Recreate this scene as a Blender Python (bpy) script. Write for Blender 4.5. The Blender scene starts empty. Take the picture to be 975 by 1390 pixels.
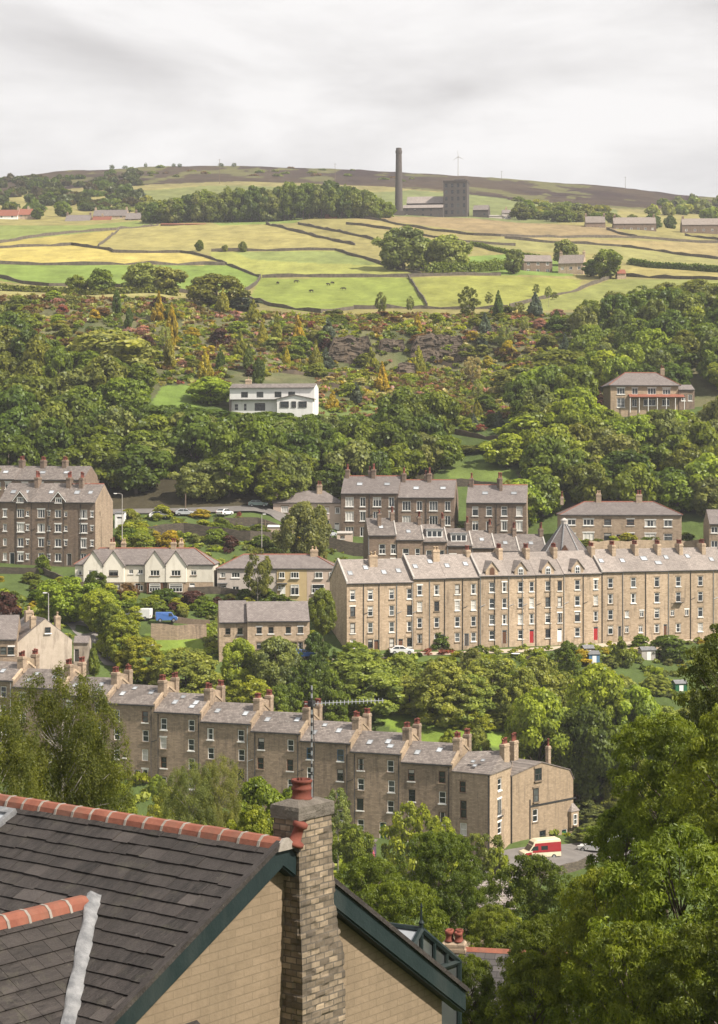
import bpy, math, random
import numpy as np
from mathutils import Vector, Matrix
random.seed(11)
RNG = np.random.default_rng(5)
SC = bpy.context.scene
COL = SC.collection
F = 2600.0          # focal length in pixels of the 975 x 1390 photograph
CX, YH = 487.5, 640.0   # column of the lens axis, row of eye level
R = math.radians

# ------------------------------------------------------------------ helpers
def W(px, py, d):
    return Vector(((px - CX) / F * d, d, -(py - YH) / F * d))

def tag(o, label=None, cat=None, group=None, kind=None):
    if label: o['label'] = label
    if cat: o['category'] = cat
    if group: o['group'] = group
    if kind: o['kind'] = kind
    return o

def empty(name, loc, rz=0.0):
    o = bpy.data.objects.new(name, None)
    o.empty_display_size = 0.3
    COL.objects.link(o)
    o.location = loc
    o.rotation_euler = (0, 0, rz)
    return o

def link(name, me, parent=None, loc=(0, 0, 0), rot=(0, 0, 0), scale=None):
    o = bpy.data.objects.new(name, me)
    COL.objects.link(o)
    if parent is not None: o.parent = parent
    o.location = loc
    o.rotation_euler = rot
    if scale: o.scale = scale
    return o

class MB:
    """collects faces of one mesh"""
    def __init__(s): s.v, s.f, s.m = [], [], []
    def face(s, pts, m=0):
        i = len(s.v); s.v += [tuple(p) for p in pts]
        s.f.append(tuple(range(i, i + len(pts)))); s.m.append(m)
    def box(s, x0, x1, y0, y1, z0, z1, m=0):
        i = len(s.v)
        s.v += [(x, y, z) for z in (z0, z1) for x, y in ((x0, y0), (x1, y0), (x1, y1), (x0, y1))]
        for f in ((0, 3, 2, 1), (4, 5, 6, 7), (0, 1, 5, 4), (1, 2, 6, 5), (2, 3, 7, 6), (3, 0, 4, 7)):
            s.f.append(tuple(i + k for k in f)); s.m.append(m)
    def taper(s, x, y, z0, z1, a0, b0, a1, b1, m=0):
        i = len(s.v)
        for z, a, b in ((z0, a0, b0), (z1, a1, b1)):
            s.v += [(x - a, y - b, z), (x + a, y - b, z), (x + a, y + b, z), (x - a, y + b, z)]
        for f in ((0, 3, 2, 1), (4, 5, 6, 7), (0, 1, 5, 4), (1, 2, 6, 5), (2, 3, 7, 6), (3, 0, 4, 7)):
            s.f.append(tuple(i + k for k in f)); s.m.append(m)
    def prism(s, poly, axis, a, b, m=0):
        """poly: 2-D outline; axis 'x': (y,z) pushed along x, 'y': (x,z) along y, 'z': (x,y) along z"""
        n, i = len(poly), len(s.v)
        def put(p, t):
            return {'x': (t, p[0], p[1]), 'y': (p[0], t, p[1]), 'z': (p[0], p[1], t)}[axis]
        s.v += [put(p, a) for p in poly] + [put(p, b) for p in poly]
        s.f.append(tuple(i + k for k in range(n))); s.m.append(m)
        s.f.append(tuple(i + n + k for k in reversed(range(n)))); s.m.append(m)
        for k in range(n):
            s.f.append((i + (k + 1) % n, i + k, i + n + k, i + n + (k + 1) % n)); s.m.append(m)
    def tube(s, pts, rad, n=6, m=0, cap=True):
        pts = [Vector(p) for p in pts]
        if not hasattr(rad, '__len__'): rad = [rad] * len(pts)
        i0 = len(s.v)
        for k, p in enumerate(pts):
            d = (pts[min(k + 1, len(pts) - 1)] - pts[max(k - 1, 0)]).normalized()
            u = d.cross(Vector((0, 0, 1)) if abs(d.z) < .9 else Vector((1, 0, 0))).normalized()
            w = d.cross(u)
            for j in range(n):
                t = 2 * math.pi * j / n
                s.v.append(tuple(p + (u * math.cos(t) + w * math.sin(t)) * rad[k]))
        for k in range(len(pts) - 1):
            for j in range(n):
                a, b = i0 + k * n + j, i0 + k * n + (j + 1) % n
                s.f.append((a, b, b + n, a + n)); s.m.append(m)
        if cap:
            s.f.append(tuple(i0 + j for j in reversed(range(n)))); s.m.append(m)
            e = i0 + (len(pts) - 1) * n
            s.f.append(tuple(e + j for j in range(n))); s.m.append(m)
    def lathe(s, prof, n=12, x=0, y=0, m=0):
        i0 = len(s.v)
        for r, z in prof:
            for j in range(n):
                t = 2 * math.pi * j / n
                s.v.append((x + r * math.cos(t), y + r * math.sin(t), z))
        for k in range(len(prof) - 1):
            for j in range(n):
                a, b = i0 + k * n + j, i0 + k * n + (j + 1) % n
                s.f.append((a, b, b + n, a + n)); s.m.append(m)
        s.f.append(tuple(i0 + j for j in reversed(range(n)))); s.m.append(m)
        e = i0 + (len(prof) - 1) * n
        s.f.append(tuple(e + j for j in range(n))); s.m.append(m)
    def mesh(s, name, mats, smooth=False, fix=True):
        me = bpy.data.meshes.new(name)
        me.from_pydata(s.v, [], s.f)
        for m in (mats if isinstance(mats, (list, tuple)) else [mats]): me.materials.append(m)
        me.polygons.foreach_set('material_index', s.m)
        if fix:
            import bmesh
            bm = bmesh.new(); bm.from_mesh(me)
            bmesh.ops.remove_doubles(bm, verts=bm.verts, dist=1e-5)
            bmesh.ops.recalc_face_normals(bm, faces=bm.faces)
            bm.to_mesh(me); bm.free()
        if smooth: me.polygons.foreach_set('use_smooth', [True] * len(me.polygons))
        me.update()
        return me
    def build(s, name, mats, parent=None, loc=(0, 0, 0), rot=(0, 0, 0), smooth=False, fix=True):
        return link(name, s.mesh(name, mats, smooth, fix), parent, loc, rot)

def np_mesh(name, V, Q, mats, tint=None, smooth=False, col=None, fcol=None):
    """numpy vertices and quads (or triangles) into a mesh"""
    me = bpy.data.meshes.new(name)
    V = np.asarray(V, dtype=np.float32); Q = np.asarray(Q, dtype=np.int32)
    k = Q.shape[1]
    me.vertices.add(len(V)); me.vertices.foreach_set('co', V.ravel())
    me.loops.add(Q.size); me.loops.foreach_set('vertex_index', Q.ravel())
    me.polygons.add(len(Q))
    me.polygons.foreach_set('loop_start', np.arange(0, Q.size, k, dtype=np.int32))
    me.polygons.foreach_set('use_smooth', np.full(len(Q), smooth))
    for m in (mats if isinstance(mats, (list, tuple)) else [mats]): me.materials.append(m)
    if tint is not None:
        a = me.attributes.new('tint', 'FLOAT', 'FACE'); a.data.foreach_set('value', np.asarray(tint, dtype=np.float32))
    if col is not None:
        a = me.attributes.new('cover', 'FLOAT_COLOR', 'POINT')
        a.data.foreach_set('color', np.asarray(col, dtype=np.float32).ravel())
    if fcol is not None:
        a = me.attributes.new('fcol', 'FLOAT_COLOR', 'FACE'); f4 = np.ones((len(fcol), 4), np.float32); f4[:, :3] = fcol; a.data.foreach_set('color', f4.ravel())
    me.update(calc_edges=True); me.validate()
    return me

def _hash(i, j, k):
    n = (i.astype(np.int64) * 374761393 + j.astype(np.int64) * 668265263 + k.astype(np.int64) * 2147483647) & 0xffffffff
    n = ((n ^ (n >> 13)) * 1274126177) & 0xffffffff
    return ((n ^ (n >> 16)) & 0xffff) / 65535.0
def vnoise(x, y, z=None):
    x = np.asarray(x, float); y = np.asarray(y, float)
    z = np.zeros_like(x) if z is None else np.asarray(z, float)
    i, j, k = np.floor(x), np.floor(y), np.floor(z)
    u, v, w = x - i, y - j, z - k
    u, v, w = [t * t * (3 - 2 * t) for t in (u, v, w)]
    o = 0
    for a in (0, 1):
        for b in (0, 1):
            for c in (0, 1):
                o = o + _hash(i + a, j + b, k + c) * (u if a else 1 - u) * (v if b else 1 - v) * (w if c else 1 - w)
    return o
def fbm(x, y, z=None, n=4):
    o, a, t = 0, 1, 0
    for q in range(n):
        s = 2 ** q
        o = o + a * vnoise(x * s + 17 * q, y * s + 5 * q, None if z is None else z * s); t += a; a *= .5
    return o / t

# ------------------------------------------------------------------ materials
class N:
    def __init__(s, name):
        s.mat = bpy.data.materials.new(name); s.mat.use_nodes = True
        s.t = s.mat.node_tree; s.t.nodes.clear()
        s.out = s.t.nodes.new('ShaderNodeOutputMaterial')
    def n(s, ty, **kw):
        o = s.t.nodes.new(ty)
        for k, v in kw.items(): setattr(o, k, v)
        return o
    def l(s, a, b): s.t.links.new(a, b)
    def setin(s, node, key, v):
        if hasattr(v, 'is_output') or isinstance(v, bpy.types.NodeSocket): s.l(v, node.inputs[key])
        else: node.inputs[key].default_value = v
    def math(s, op, a, b=0.0, clamp=False):
        o = s.n('ShaderNodeMath', operation=op, use_clamp=clamp); s.setin(o, 0, a); s.setin(o, 1, b); return o.outputs[0]
    def mix(s, f, a, b, mode='MIX'):
        o = s.n('ShaderNodeMix', data_type='RGBA', blend_type=mode); s.setin(o, 0, f)
        s.setin(o, 6, a if hasattr(a, 'is_output') else (*a[:3], 1)); s.setin(o, 7, b if hasattr(b, 'is_output') else (*b[:3], 1))
        return o.outputs[2]
    def noise(s, vec, scale, detail=4, rough=.6):
        o = s.n('ShaderNodeTexNoise'); s.l(vec, o.inputs['Vector'])
        o.inputs['Scale'].default_value = scale; o.inputs['Detail'].default_value = detail; o.inputs['Roughness'].default_value = rough
        return o.outputs['Fac']
    def ramp(s, f, lo, hi):
        o = s.n('ShaderNodeMapRange'); s.l(f, o.inputs[0]); o.inputs[1].default_value = lo; o.inputs[2].default_value = hi
        return o.outputs[0]
    def obj(s): return s.n('ShaderNodeTexCoord').outputs['Object']
    def geo(s): return s.n('ShaderNodeNewGeometry').outputs['Position']
    def rnd(s): return s.n('ShaderNodeObjectInfo').outputs['Random']
    def mapv(s, v, sc):
        o = s.n('ShaderNodeVectorMath', operation='MULTIPLY'); s.l(v, o.inputs[0]); o.inputs[1].default_value = sc; return o.outputs[0]
    def addv(s, v, w):
        o = s.n('ShaderNodeVectorMath', operation='ADD'); s.l(v, o.inputs[0]); s.l(w, o.inputs[1]); return o.outputs[0]
    def bsdf(s, col, rough=.85, bump=None, bs=.3, bd=.05, spec=.3, metal=0, sub=None):
        b = s.n('ShaderNodeBsdfPrincipled')
        s.setin(b, 'Base Color', col if hasattr(col, 'is_output') else (*col[:3], 1)); s.setin(b, 'Roughness', rough)
        b.inputs['Specular IOR Level'].default_value = spec; b.inputs['Metallic'].default_value = metal
        if bump is not None:
            u = s.n('ShaderNodeBump'); u.inputs['Strength'].default_value = bs; u.inputs['Distance'].default_value = bd
            s.l(bump, u.inputs['Height']); s.l(u.outputs[0], b.inputs['Normal'])
        s.l(b.outputs[0], s.out.inputs[0])
        return s.mat

def m_noise(name, c1, c2, scale=1.0, rough=.85, bump=0.0, spec=.3, stain=None, metal=0, var=.12, space='obj'):
    m = N(name); v = m.obj() if space == 'obj' else m.geo()
    f = m.ramp(m.noise(v, scale, 6, .65), .3, .7)
    c = m.mix(f, c1, c2)
    if stain:
        g = m.ramp(m.noise(m.mapv(v, (1.2, 1.2, .25)), .9, 5, .7), .5, .72)
        c = m.mix(m.math('MULTIPLY', g, stain[1]), c, stain[0])
    k = m.math('ADD', m.math('MULTIPLY', m.rnd(), 2 * var), 1 - var)
    hs = m.n('ShaderNodeHueSaturation'); m.l(c, hs.inputs['Color']); m.l(k, hs.inputs['Value'])
    return m.bsdf(hs.outputs[0], rough, m.noise(v, scale * 6, 4) if bump else None, bump, .03, spec, metal)

def m_stone(name, cA, cB, mort, soot=(.05, .045, .04), sootf=.5, bw=.5, bh=.19, var=.12):
    """coursed stone: courses follow the wall's own length and height; soot runs and damp patches as weathering"""
    m = N(name); o = m.obj(); r = m.rnd()
    sp = m.n('ShaderNodeSeparateXYZ'); m.l(o, sp.inputs[0])
    u = m.math('ADD', m.math('ADD', sp.outputs[0], sp.outputs[1]), m.math('MULTIPLY', r, 40))
    cb = m.n('ShaderNodeCombineXYZ'); m.l(u, cb.inputs[0]); m.l(sp.outputs[2], cb.inputs[1])
    b = m.n('ShaderNodeTexBrick'); m.l(cb.outputs[0], b.inputs['Vector'])
    b.inputs['Scale'].default_value = 1; b.inputs['Brick Width'].default_value = bw; b.inputs['Row Height'].default_value = bh
    b.inputs['Mortar Size'].default_value = .012; b.inputs['Bias'].default_value = 0
    b.inputs['Color1'].default_value = (*cA, 1); b.inputs['Color2'].default_value = (*cB, 1); b.inputs['Mortar'].default_value = (*mort, 1)
    off = m.n('ShaderNodeCombineXYZ'); m.l(m.math('MULTIPLY', r, 60), off.inputs[0]); m.l(m.math('MULTIPLY', r, 33), off.inputs[2])
    v = m.addv(o, off.outputs[0])
    c = m.mix(m.math('MULTIPLY', m.ramp(m.noise(v, 1.6, 5, .7), .35, .75), .45), b.outputs['Color'], [x * .62 for x in cB])
    streak = m.ramp(m.noise(m.mapv(v, (1.4, 1.4, .16)), 1.0, 5, .7), .48, .74)
    patch = m.ramp(m.noise(v, .22, 4, .6), .4, .7)
    c = m.mix(m.math('MULTIPLY', m.math('MULTIPLY', streak, m.math('ADD', patch, .35)), sootf), c, soot)
    k = m.math('ADD', m.math('MULTIPLY', r, 2 * var), 1 - var)
    hs = m.n('ShaderNodeHueSaturation'); m.l(c, hs.inputs['Color']); m.l(k, hs.inputs['Value'])
    h = m.math('ADD', m.math('MULTIPLY', b.outputs['Fac'], -.6), m.noise(v, 7, 4))
    return m.bsdf(hs.outputs[0], .92, h, .5, .03, .15)

def m_slate(name, c1, c2, lich=(.42, .39, .35), lf=.4, var=.12):
    m = N(name); o = m.obj(); r = m.rnd()
    sp = m.n('ShaderNodeSeparateXYZ'); m.l(o, sp.inputs[0])
    cb = m.n('ShaderNodeCombineXYZ'); m.l(m.math('ADD', sp.outputs[0], m.math('MULTIPLY', r, 30)), cb.inputs[0]); m.l(sp.outputs[2], cb.inputs[1])
    b = m.n('ShaderNodeTexBrick'); m.l(cb.outputs[0], b.inputs['Vector'])
    b.inputs['Scale'].default_value = 1; b.inputs['Brick Width'].default_value = .42; b.inputs['Row Height'].default_value = .17
    b.inputs['Mortar Size'].default_value = .012
    b.inputs['Color1'].default_value = (*c1, 1); b.inputs['Color2'].default_value = (*c2, 1); b.inputs['Mortar'].default_value = (*[x * .45 for x in c1], 1)
    off = m.n('ShaderNodeCombineXYZ'); m.l(m.math('MULTIPLY', r, 50), off.inputs[0])
    v = m.addv(o, off.outputs[0])
    c = m.mix(m.math('MULTIPLY', m.ramp(m.noise(v, .55, 5, .7), .45, .75), .5), b.outputs['Color'], [x * .55 for x in c1])
    c = m.mix(m.math('MULTIPLY', m.ramp(m.noise(m.mapv(v, (1, .5, .5)), 2.2, 6, .75), .56, .74), lf), c, lich)
    k = m.math('ADD', m.math('MULTIPLY', r, 2 * var), 1 - var)
    hs = m.n('ShaderNodeHueSaturation'); m.l(c, hs.inputs['Color']); m.l(k, hs.inputs['Value'])
    h = m.math('ADD', m.math('MULTIPLY', b.outputs['Fac'], -.6), m.noise(v, 5, 4))
    return m.bsdf(hs.outputs[0], .62, h, .4, .03, .3)

def m_glass(name, col=(.012, .016, .018)):
    m = N(name); v = m.geo()
    c = m.mix(m.ramp(m.noise(v, .8, 3), .4, .7), col, [x * 2.2 for x in col])
    return m.bsdf(c, .08, None, spec=.6)

def m_leaf(name, spread=.5, yellow=(1.5, 1.38, .75), trans=.42, own=False):
    m = N(name)
    oi = m.n('ShaderNodeAttribute', attribute_name='fcol') if own else m.n('ShaderNodeObjectInfo')
    a = m.n('ShaderNodeAttribute', attribute_name='tint')
    dark = m.mix(1.0, oi.outputs['Color'], (1 - spread, 1 - spread * .9, 1 - spread), 'MULTIPLY')
    lite = m.mix(1.0, oi.outputs['Color'], yellow, 'MULTIPLY')
    c = m.mix(a.outputs['Fac'], dark, lite)
    d = m.n('ShaderNodeBsdfDiffuse'); m.l(c, d.inputs[0])
    t = m.n('ShaderNodeBsdfTranslucent'); m.l(m.mix(1.0, c, (1.25, 1.3, .6), 'MULTIPLY'), t.inputs[0])
    s = m.n('ShaderNodeMixShader'); s.inputs[0].default_value = trans
    m.l(d.outputs[0], s.inputs[1]); m.l(t.outputs[0], s.inputs[2])
    g = m.n('ShaderNodeBsdfGlossy'); g.inputs['Roughness'].default_value = .45; g.inputs[0].default_value = (.7, .75, .7, 1)
    s2 = m.n('ShaderNodeMixShader'); s2.inputs[0].default_value = .02
    m.l(s.outputs[0], s2.inputs[1]); m.l(g.outputs[0], s2.inputs[2])
    m.l(s2.outputs[0], m.out.inputs[0])
    return m.mat

MT = {}
MT['stone1'] = m_stone('sooty_gritstone', (.40, .305, .222), (.275, .208, .152), (.2, .155, .115), sootf=.8, var=.16)
MT['stone1l'] = m_stone('pale_sunlit_gritstone', (.41, .315, .22), (.31, .235, .16), (.27, .205, .145), sootf=.6)  # lighter gritstone: sun on the terrace's right-facing walls put into the colour
MT['stone2'] = m_stone('buff_gritstone', (.53, .41, .295), (.39, .295, .205), (.34, .26, .19), sootf=.75, var=.16)
MT['stone3'] = m_stone('brown_gritstone', (.25, .185, .14), (.18, .132, .10), (.15, .115, .092), sootf=.75, var=.16)
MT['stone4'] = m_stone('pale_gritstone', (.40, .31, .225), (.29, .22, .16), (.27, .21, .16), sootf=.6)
MT['dark_stone'] = m_stone('mill_stone', (.11, .095, .088), (.075, .066, .062), (.07, .062, .057), sootf=.5)
MT['rubble'] = m_stone('dry_rubble', (.15, .125, .095), (.085, .072, .058), (.04, .035, .03), sootf=.6, bw=.45, bh=.2)
MT['fieldwall'] = m_noise('field_wall_stone', (.05, .043, .034), (.15, .125, .095), .9, bump=.6, space='geo')
MT['slate1'] = m_slate('grey_slate', (.125, .106, .096), (.215, .184, .166), lf=.6)
MT['slate2'] = m_slate('mauve_grey_slate', (.215, .184, .165), (.30, .258, .232), lf=.55)
MT['slate5'] = m_slate('blackened_slate', (.05, .045, .044), (.085, .075, .072), lf=.2)
MT['slate3'] = m_slate('dark_stone_slate', (.15, .127, .12), (.205, .178, .166), lf=.3)
MT['slate4'] = m_slate('brown_stone_slate', (.20, .165, .145), (.26, .22, .19), lf=.3)
MT['redtile'] = m_noise('terracotta_tile', (.165, .055, .036), (.26, .10, .064), 3.5, bump=.3, stain=((.13, .085, .062), .6))
MT['mortar'] = m_noise('ridge_mortar', (.20, .175, .15), (.30, .27, .24), 6, bump=.4)
MT['pot'] = m_noise('terracotta_pot', (.13, .036, .027), (.20, .062, .04), 4, bump=.1, var=.25)
MT['potbuff'] = m_noise('buff_pot', (.36, .26, .16), (.45, .33, .22), 4, var=.2)
MT['white'] = m_noise('white_paint', (.74, .73, .70), (.80, .79, .77), 2, .6, var=.05)
MT['cream'] = m_noise('cream_render', (.60, .56, .485), (.68, .635, .55), .7, bump=.2, stain=((.33, .29, .23), .45))
MT['whitewall'] = m_noise('white_render', (.70, .69, .67), (.78, .77, .75), .6, bump=.15, stain=((.45, .43, .4), .35))
MT['grimy'] = m_noise('grimy_white_render', (.35, .295, .235), (.46, .39, .32), .8, bump=.2, stain=((.15, .12, .095), .85))
MT['pebble'] = m_noise('pale_pebbledash', (.43, .38, .34), (.52, .46, .42), 3, bump=.4, stain=((.3, .27, .24), .4))
MT['yellowwall'] = m_noise('ochre_render', (.42, .32, .18), (.48, .37, .21), 1.2, bump=.2)
MT['pinkwall'] = m_noise('pinkish_render', (.44, .34, .28), (.50, .40, .33), 1.2, bump=.2)
MT['brown'] = m_noise('brown_paint', (.10, .045, .025), (.14, .07, .04), 3, .5)
MT['darkframe'] = m_noise('dark_frame_paint', (.05, .045, .042), (.08, .07, .065), 3, .5)
MT['blue'] = m_noise('blue_paint', (.06, .13, .22), (.09, .18, .28), 3, .5)
MT['red'] = m_noise('red_paint', (.33, .02, .025), (.40, .035, .035), 3, .45)
MT['green'] = m_noise('green_paint', (.015, .09, .045), (.025, .12, .06), 3, .45)
MT['teal'] = m_noise('dark_teal_paint', (.005, .0125, .013), (.010, .019, .0195), 2.5, .6, bump=.25, stain=((.03, .036, .034), .6))
MT['iron'] = m_noise('black_iron', (.025, .025, .027), (.05, .05, .05), 4, .5)
MT['sill'] = m_noise('painted_sill', (.62, .60, .56), (.72, .70, .67), 2, .7, var=.2)
MT['sillstone'] = m_noise('stone_sill', (.17, .13, .09), (.26, .2, .14), 2, .9, var=.2)
MT['lead'] = m_noise('lead_sheet', (.10, .103, .11), (.25, .25, .255), 5, .5, bump=.5, metal=.15, stain=((.2, .2, .2), .5))
MT['glass'] = m_glass('dark_window_glass')
MT['glass2'] = m_glass('grey_window_glass', (.05, .055, .055))
MT['skyglass'] = m_noise('rooflight_glass', (.26, .28, .30), (.44, .46, .49), .6, .12, spec=.6, var=.3)
MT['curtain'] = m_noise('net_curtain', (.42, .40, .37), (.56, .54, .50), 3, .5, var=.25)
MT['conc'] = m_noise('grey_concrete', (.30, .28, .26), (.40, .37, .34), 1, bump=.3)
MT['asphalt'] = m_noise('asphalt', (.13, .12, .115), (.19, .175, .165), .5, bump=.3, space='geo')
MT['path'] = m_noise('pale_gravel_path', (.36, .30, .23), (.46, .39, .31), .6, bump=.3, space='geo')
MT['bark'] = m_noise('bark', (.07, .055, .042), (.13, .105, .08), 3, bump=.5)
MT['birchbark'] = m_noise('birch_bark', (.34, .31, .27), (.16, .14, .12), 4, bump=.3)
MT['leaf'] = m_leaf('leaf')
MT['leafmass'] = m_leaf('leaf_mass', own=True)
MT['leafn'] = m_leaf('near_leaf', .45, (1.7, 1.5, .75), .45)
MT['wood'] = m_noise('weathered_timber', (.12, .085, .06), (.2, .15, .11), 3)
MT['steel'] = m_noise('galvanised_steel', (.32, .33, .34), (.42, .43, .44), 3, .4, metal=.6)
MT['rock'] = m_noise('quarry_rock', (.05, .04, .03), (.15, .115, .085), .35, bump=.9, space='geo', stain=((.2, .14, .08), .5))
MT['tyre'] = m_noise('tyre_rubber', (.02, .02, .02), (.03, .03, .03), 4)
def paint(name, c): 
    m = N(name); return m.bsdf(m.mix(m.ramp(m.noise(m.obj(), 2, 3), .3, .7), c, [x * .88 for x in c]), .3, None, spec=.5)
MT['p_white'] = paint('white_car_paint', (.72, .72, .72)); MT['p_silver'] = paint('silver_car_paint', (.45, .47, .5))
MT['p_blue'] = paint('blue_car_paint', (.05, .13, .38)); MT['p_red'] = paint('red_car_paint', (.30, .022, .028))
MT['p_cream'] = paint('cream_van_paint', (.68, .60, .44)); MT['p_dark'] = paint('dark_car_paint', (.04, .045, .055)); MT['p_green'] = paint('grey_green_car_paint', (.2, .27, .25))
MT['p_purple'] = paint('purple_paint', (.10, .06, .12)); MT['p_pink'] = paint('pink_cloth', (.55, .12, .16)); MT['p_sky'] = paint('pale_blue_sheet', (.25, .42, .62))
MT['orange'] = paint('orange_paint', (.55, .2, .05))

# ------------------------------------------------------------------ terrain
NEAR = [(1, -1.75), (10, -4.6), (20, -7.6), (32, -11.6), (60, -19.6), (100, -31), (150, -45), (190, -55), (226, -56)]
PR = {   # column of the photograph: (distance, height) or (distance, 'y', row of the photograph)
 0: [(270, -45), (283, -43.5), (291, -36), (300, -30), (320, -25), (345, -21.5), (370, -18.6), (385, -13), (400, -9), (430, 1), (470, 15), (500, 26), (560, 44),
     (590, 'y', 404), (640, 'y', 380), (700, 'y', 358), (760, 'y', 338), (830, 'y', 327), (900, 'y', 309), (1000, 'y', 301), (1100, 'y', 290), (1300, 'y', 262), (1600, 'y', 241), (2100, 262)],
 105: [(262, -49), (279, -44.5), (290, -37.5), (300, -31.5), (318, -26), (345, -23.0), (366, -18.6), (372, -18), (390, -10.5), (400, -8), (430, 2), (468, 17), (490, 23), (520, 32),
     (560, 45), (590, 'y', 403), (640, 'y', 381), (700, 'y', 360), (760, 'y', 341), (830, 'y', 328), (900, 'y', 310), (1000, 'y', 301), (1100, 'y', 287), (1300, 'y', 258), (1600, 'y', 231), (2100, 275)],
 210: [(258, -51), (272, -46.5), (285, -39.5), (297, -35), (312, -31), (320, -28), (327, -25.4), (350, -22.7), (370, -16.8), (390, -9.8), (400, -8), (430, 2), (465, 17), (485, 21), (520, 32),
     (560, 45), (590, 'y', 402), (640, 'y', 382), (700, 'y', 362), (760, 'y', 343), (830, 'y', 328), (900, 'y', 311), (1000, 'y', 301), (1100, 'y', 285), (1300, 'y', 255), (1600, 'y', 226), (2100, 278)],
 340: [(258, -51), (269, -48.5), (285, -41.5), (300, -35.5), (312, -31.2), (330, -27), (350, -22.9), (370, -16.6), (385, -12.6), (395, -9), (402, -7), (430, 2), (470, 15), (500, 24), (540, 35),
     (580, 47), (600, 'y', 418), (640, 'y', 401), (680, 'y', 380), (740, 'y', 350), (840, 'y', 322), (940, 'y', 304), (1000, 'y', 297), (1060, 'y', 290), (1300, 'y', 256), (1600, 'y', 225), (2100, 279)],
 480: [(250, -52), (263, -50.2), (276, -44.5), (290, -39.6), (298, -36.9), (322, -32.5), (330, -31.4), (345, -26.5), (375, -21.5), (398, -14.5), (412, -8), (430, -1), (470, 13), (500, 21),
     (540, 29), (550, 40), (580, 46.5), (600, 'y', 422), (680, 'y', 378), (740, 'y', 350), (840, 'y', 320), (940, 'y', 300), (1000, 'y', 291), (1060, 'y', 287), (1300, 'y', 258), (1600, 'y', 230), (2100, 274)],
 620: [(255, -52.2), (270, -46.5), (290, -40.3), (310, -35), (330, -32), (338, -31.2), (350, -27), (375, -21.5), (398, -14), (412, -8), (430, 0), (470, 12), (500, 19.5), (540, 28.5), (550, 39.5),
     (580, 46.5), (600, 'y', 422), (660, 'y', 386), (740, 'y', 355), (840, 'y', 330), (940, 'y', 308), (1000, 'y', 296), (1060, 'y', 291), (1300, 'y', 262), (1600, 'y', 238), (2100, 266)],
 780: [(262, -52.2), (272, -51.3), (290, -44), (310, -38), (335, -32.3), (345, -30.7), (352, -28), (370, -18.5), (383, -14), (395, -13), (410, -7), (430, -1), (460, 12), (500, 21), (540, 33),
     (590, 'y', 420), (640, 'y', 399), (700, 'y', 376), (760, 'y', 357), (840, 'y', 338), (940, 'y', 315), (1000, 'y', 304), (1060, 'y', 299), (1300, 'y', 275), (1600, 'y', 249), (2100, 258)],
 975: [(262, -50), (300, -41), (335, -34), (352, -31), (375, -22), (385, -15), (410, -7), (440, 5), (460, 15.3), (472, 16), (500, 26), (540, 38), (600, 'y', 400), (640, 'y', 383), (700, 'y', 373),
     (760, 'y', 362), (840, 'y', 348), (940, 'y', 326), (1000, 'y', 316), (1060, 'y', 311), (1300, 'y', 287), (1600, 'y', 268), (2100, 245)],
}
DG = np.concatenate([np.arange(1, 226, 3.0), np.arange(226, 620, 1.25), np.arange(620, 1100, 3.0), np.arange(1100, 1640, 8.0), np.arange(1640, 2101, 40.0)])
PC = np.array(sorted(PR), float)
ZC = []
for c in sorted(PR):
    pts = NEAR + [(p[0], p[1]) if len(p) == 2 else (p[0], -(p[2] - YH) / F * p[0]) for p in PR[c]]
    z = np.interp(DG, [p[0] for p in pts], [p[1] for p in pts])
    for _ in range(2):
        zs = z.copy(); zs[1:-1] = .25 * z[:-2] + .5 * z[1:-1] + .25 * z[2:]; z = zs
    ZC.append(z)
ZC = np.array(ZC)
def rough_(px, d):
    X = (px - CX) / F * d
    k = np.clip((d - 225) / 60, 0, 1) * np.clip(d / 700, .35, 3)
    return (fbm(X / 22 + 40, d / 22, n=3) - .5) * 1.1 * k
def zcol(px):
    px = float(px)
    if px <= PC[0]: z = ZC[0].copy()
    elif px >= PC[-1]: z = ZC[-1].copy()
    else:
        i = int(np.searchsorted(PC, px)) - 1
        t = (px - PC[i]) / (PC[i + 1] - PC[i]); t = t * t * (3 - 2 * t) * .5 + t * .5
        z = ZC[i] * (1 - t) + ZC[i + 1] * t
    return z + rough_(np.full_like(DG, px), DG)
def tz(px, d): return float(np.interp(d, DG, zcol(px)))
def tzw(x, y): return tz(CX + F * x / max(y, 1), y)
def ground(px, py, dmin=226):
    z = zcol(px); row = YH - F * z / DG
    k = np.where((row <= py) & (DG >= dmin))[0]
    if len(k) == 0: i = len(DG) - 1
    else: i = max(k[0], 1)
    r0, r1 = row[i - 1], row[i]
    t = 0 if r0 == r1 else min(max((r0 - py) / (r0 - r1), 0), 1)
    d = DG[i - 1] * (1 - t) + DG[i] * t
    return Vector(((px - CX) / F * d, d, z[i - 1] * (1 - t) + z[i] * t))

def inpoly(px, py, poly):
    c = np.zeros(px.shape, bool); n = len(poly)
    for i in range(n):
        x0, y0 = poly[i]; x1, y1 = poly[(i + 1) % n]
        if y0 == y1: continue
        c ^= ((y0 > py) != (y1 > py)) & (px < (x1 - x0) * (py - y0) / (y1 - y0) + x0)
    return c

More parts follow.
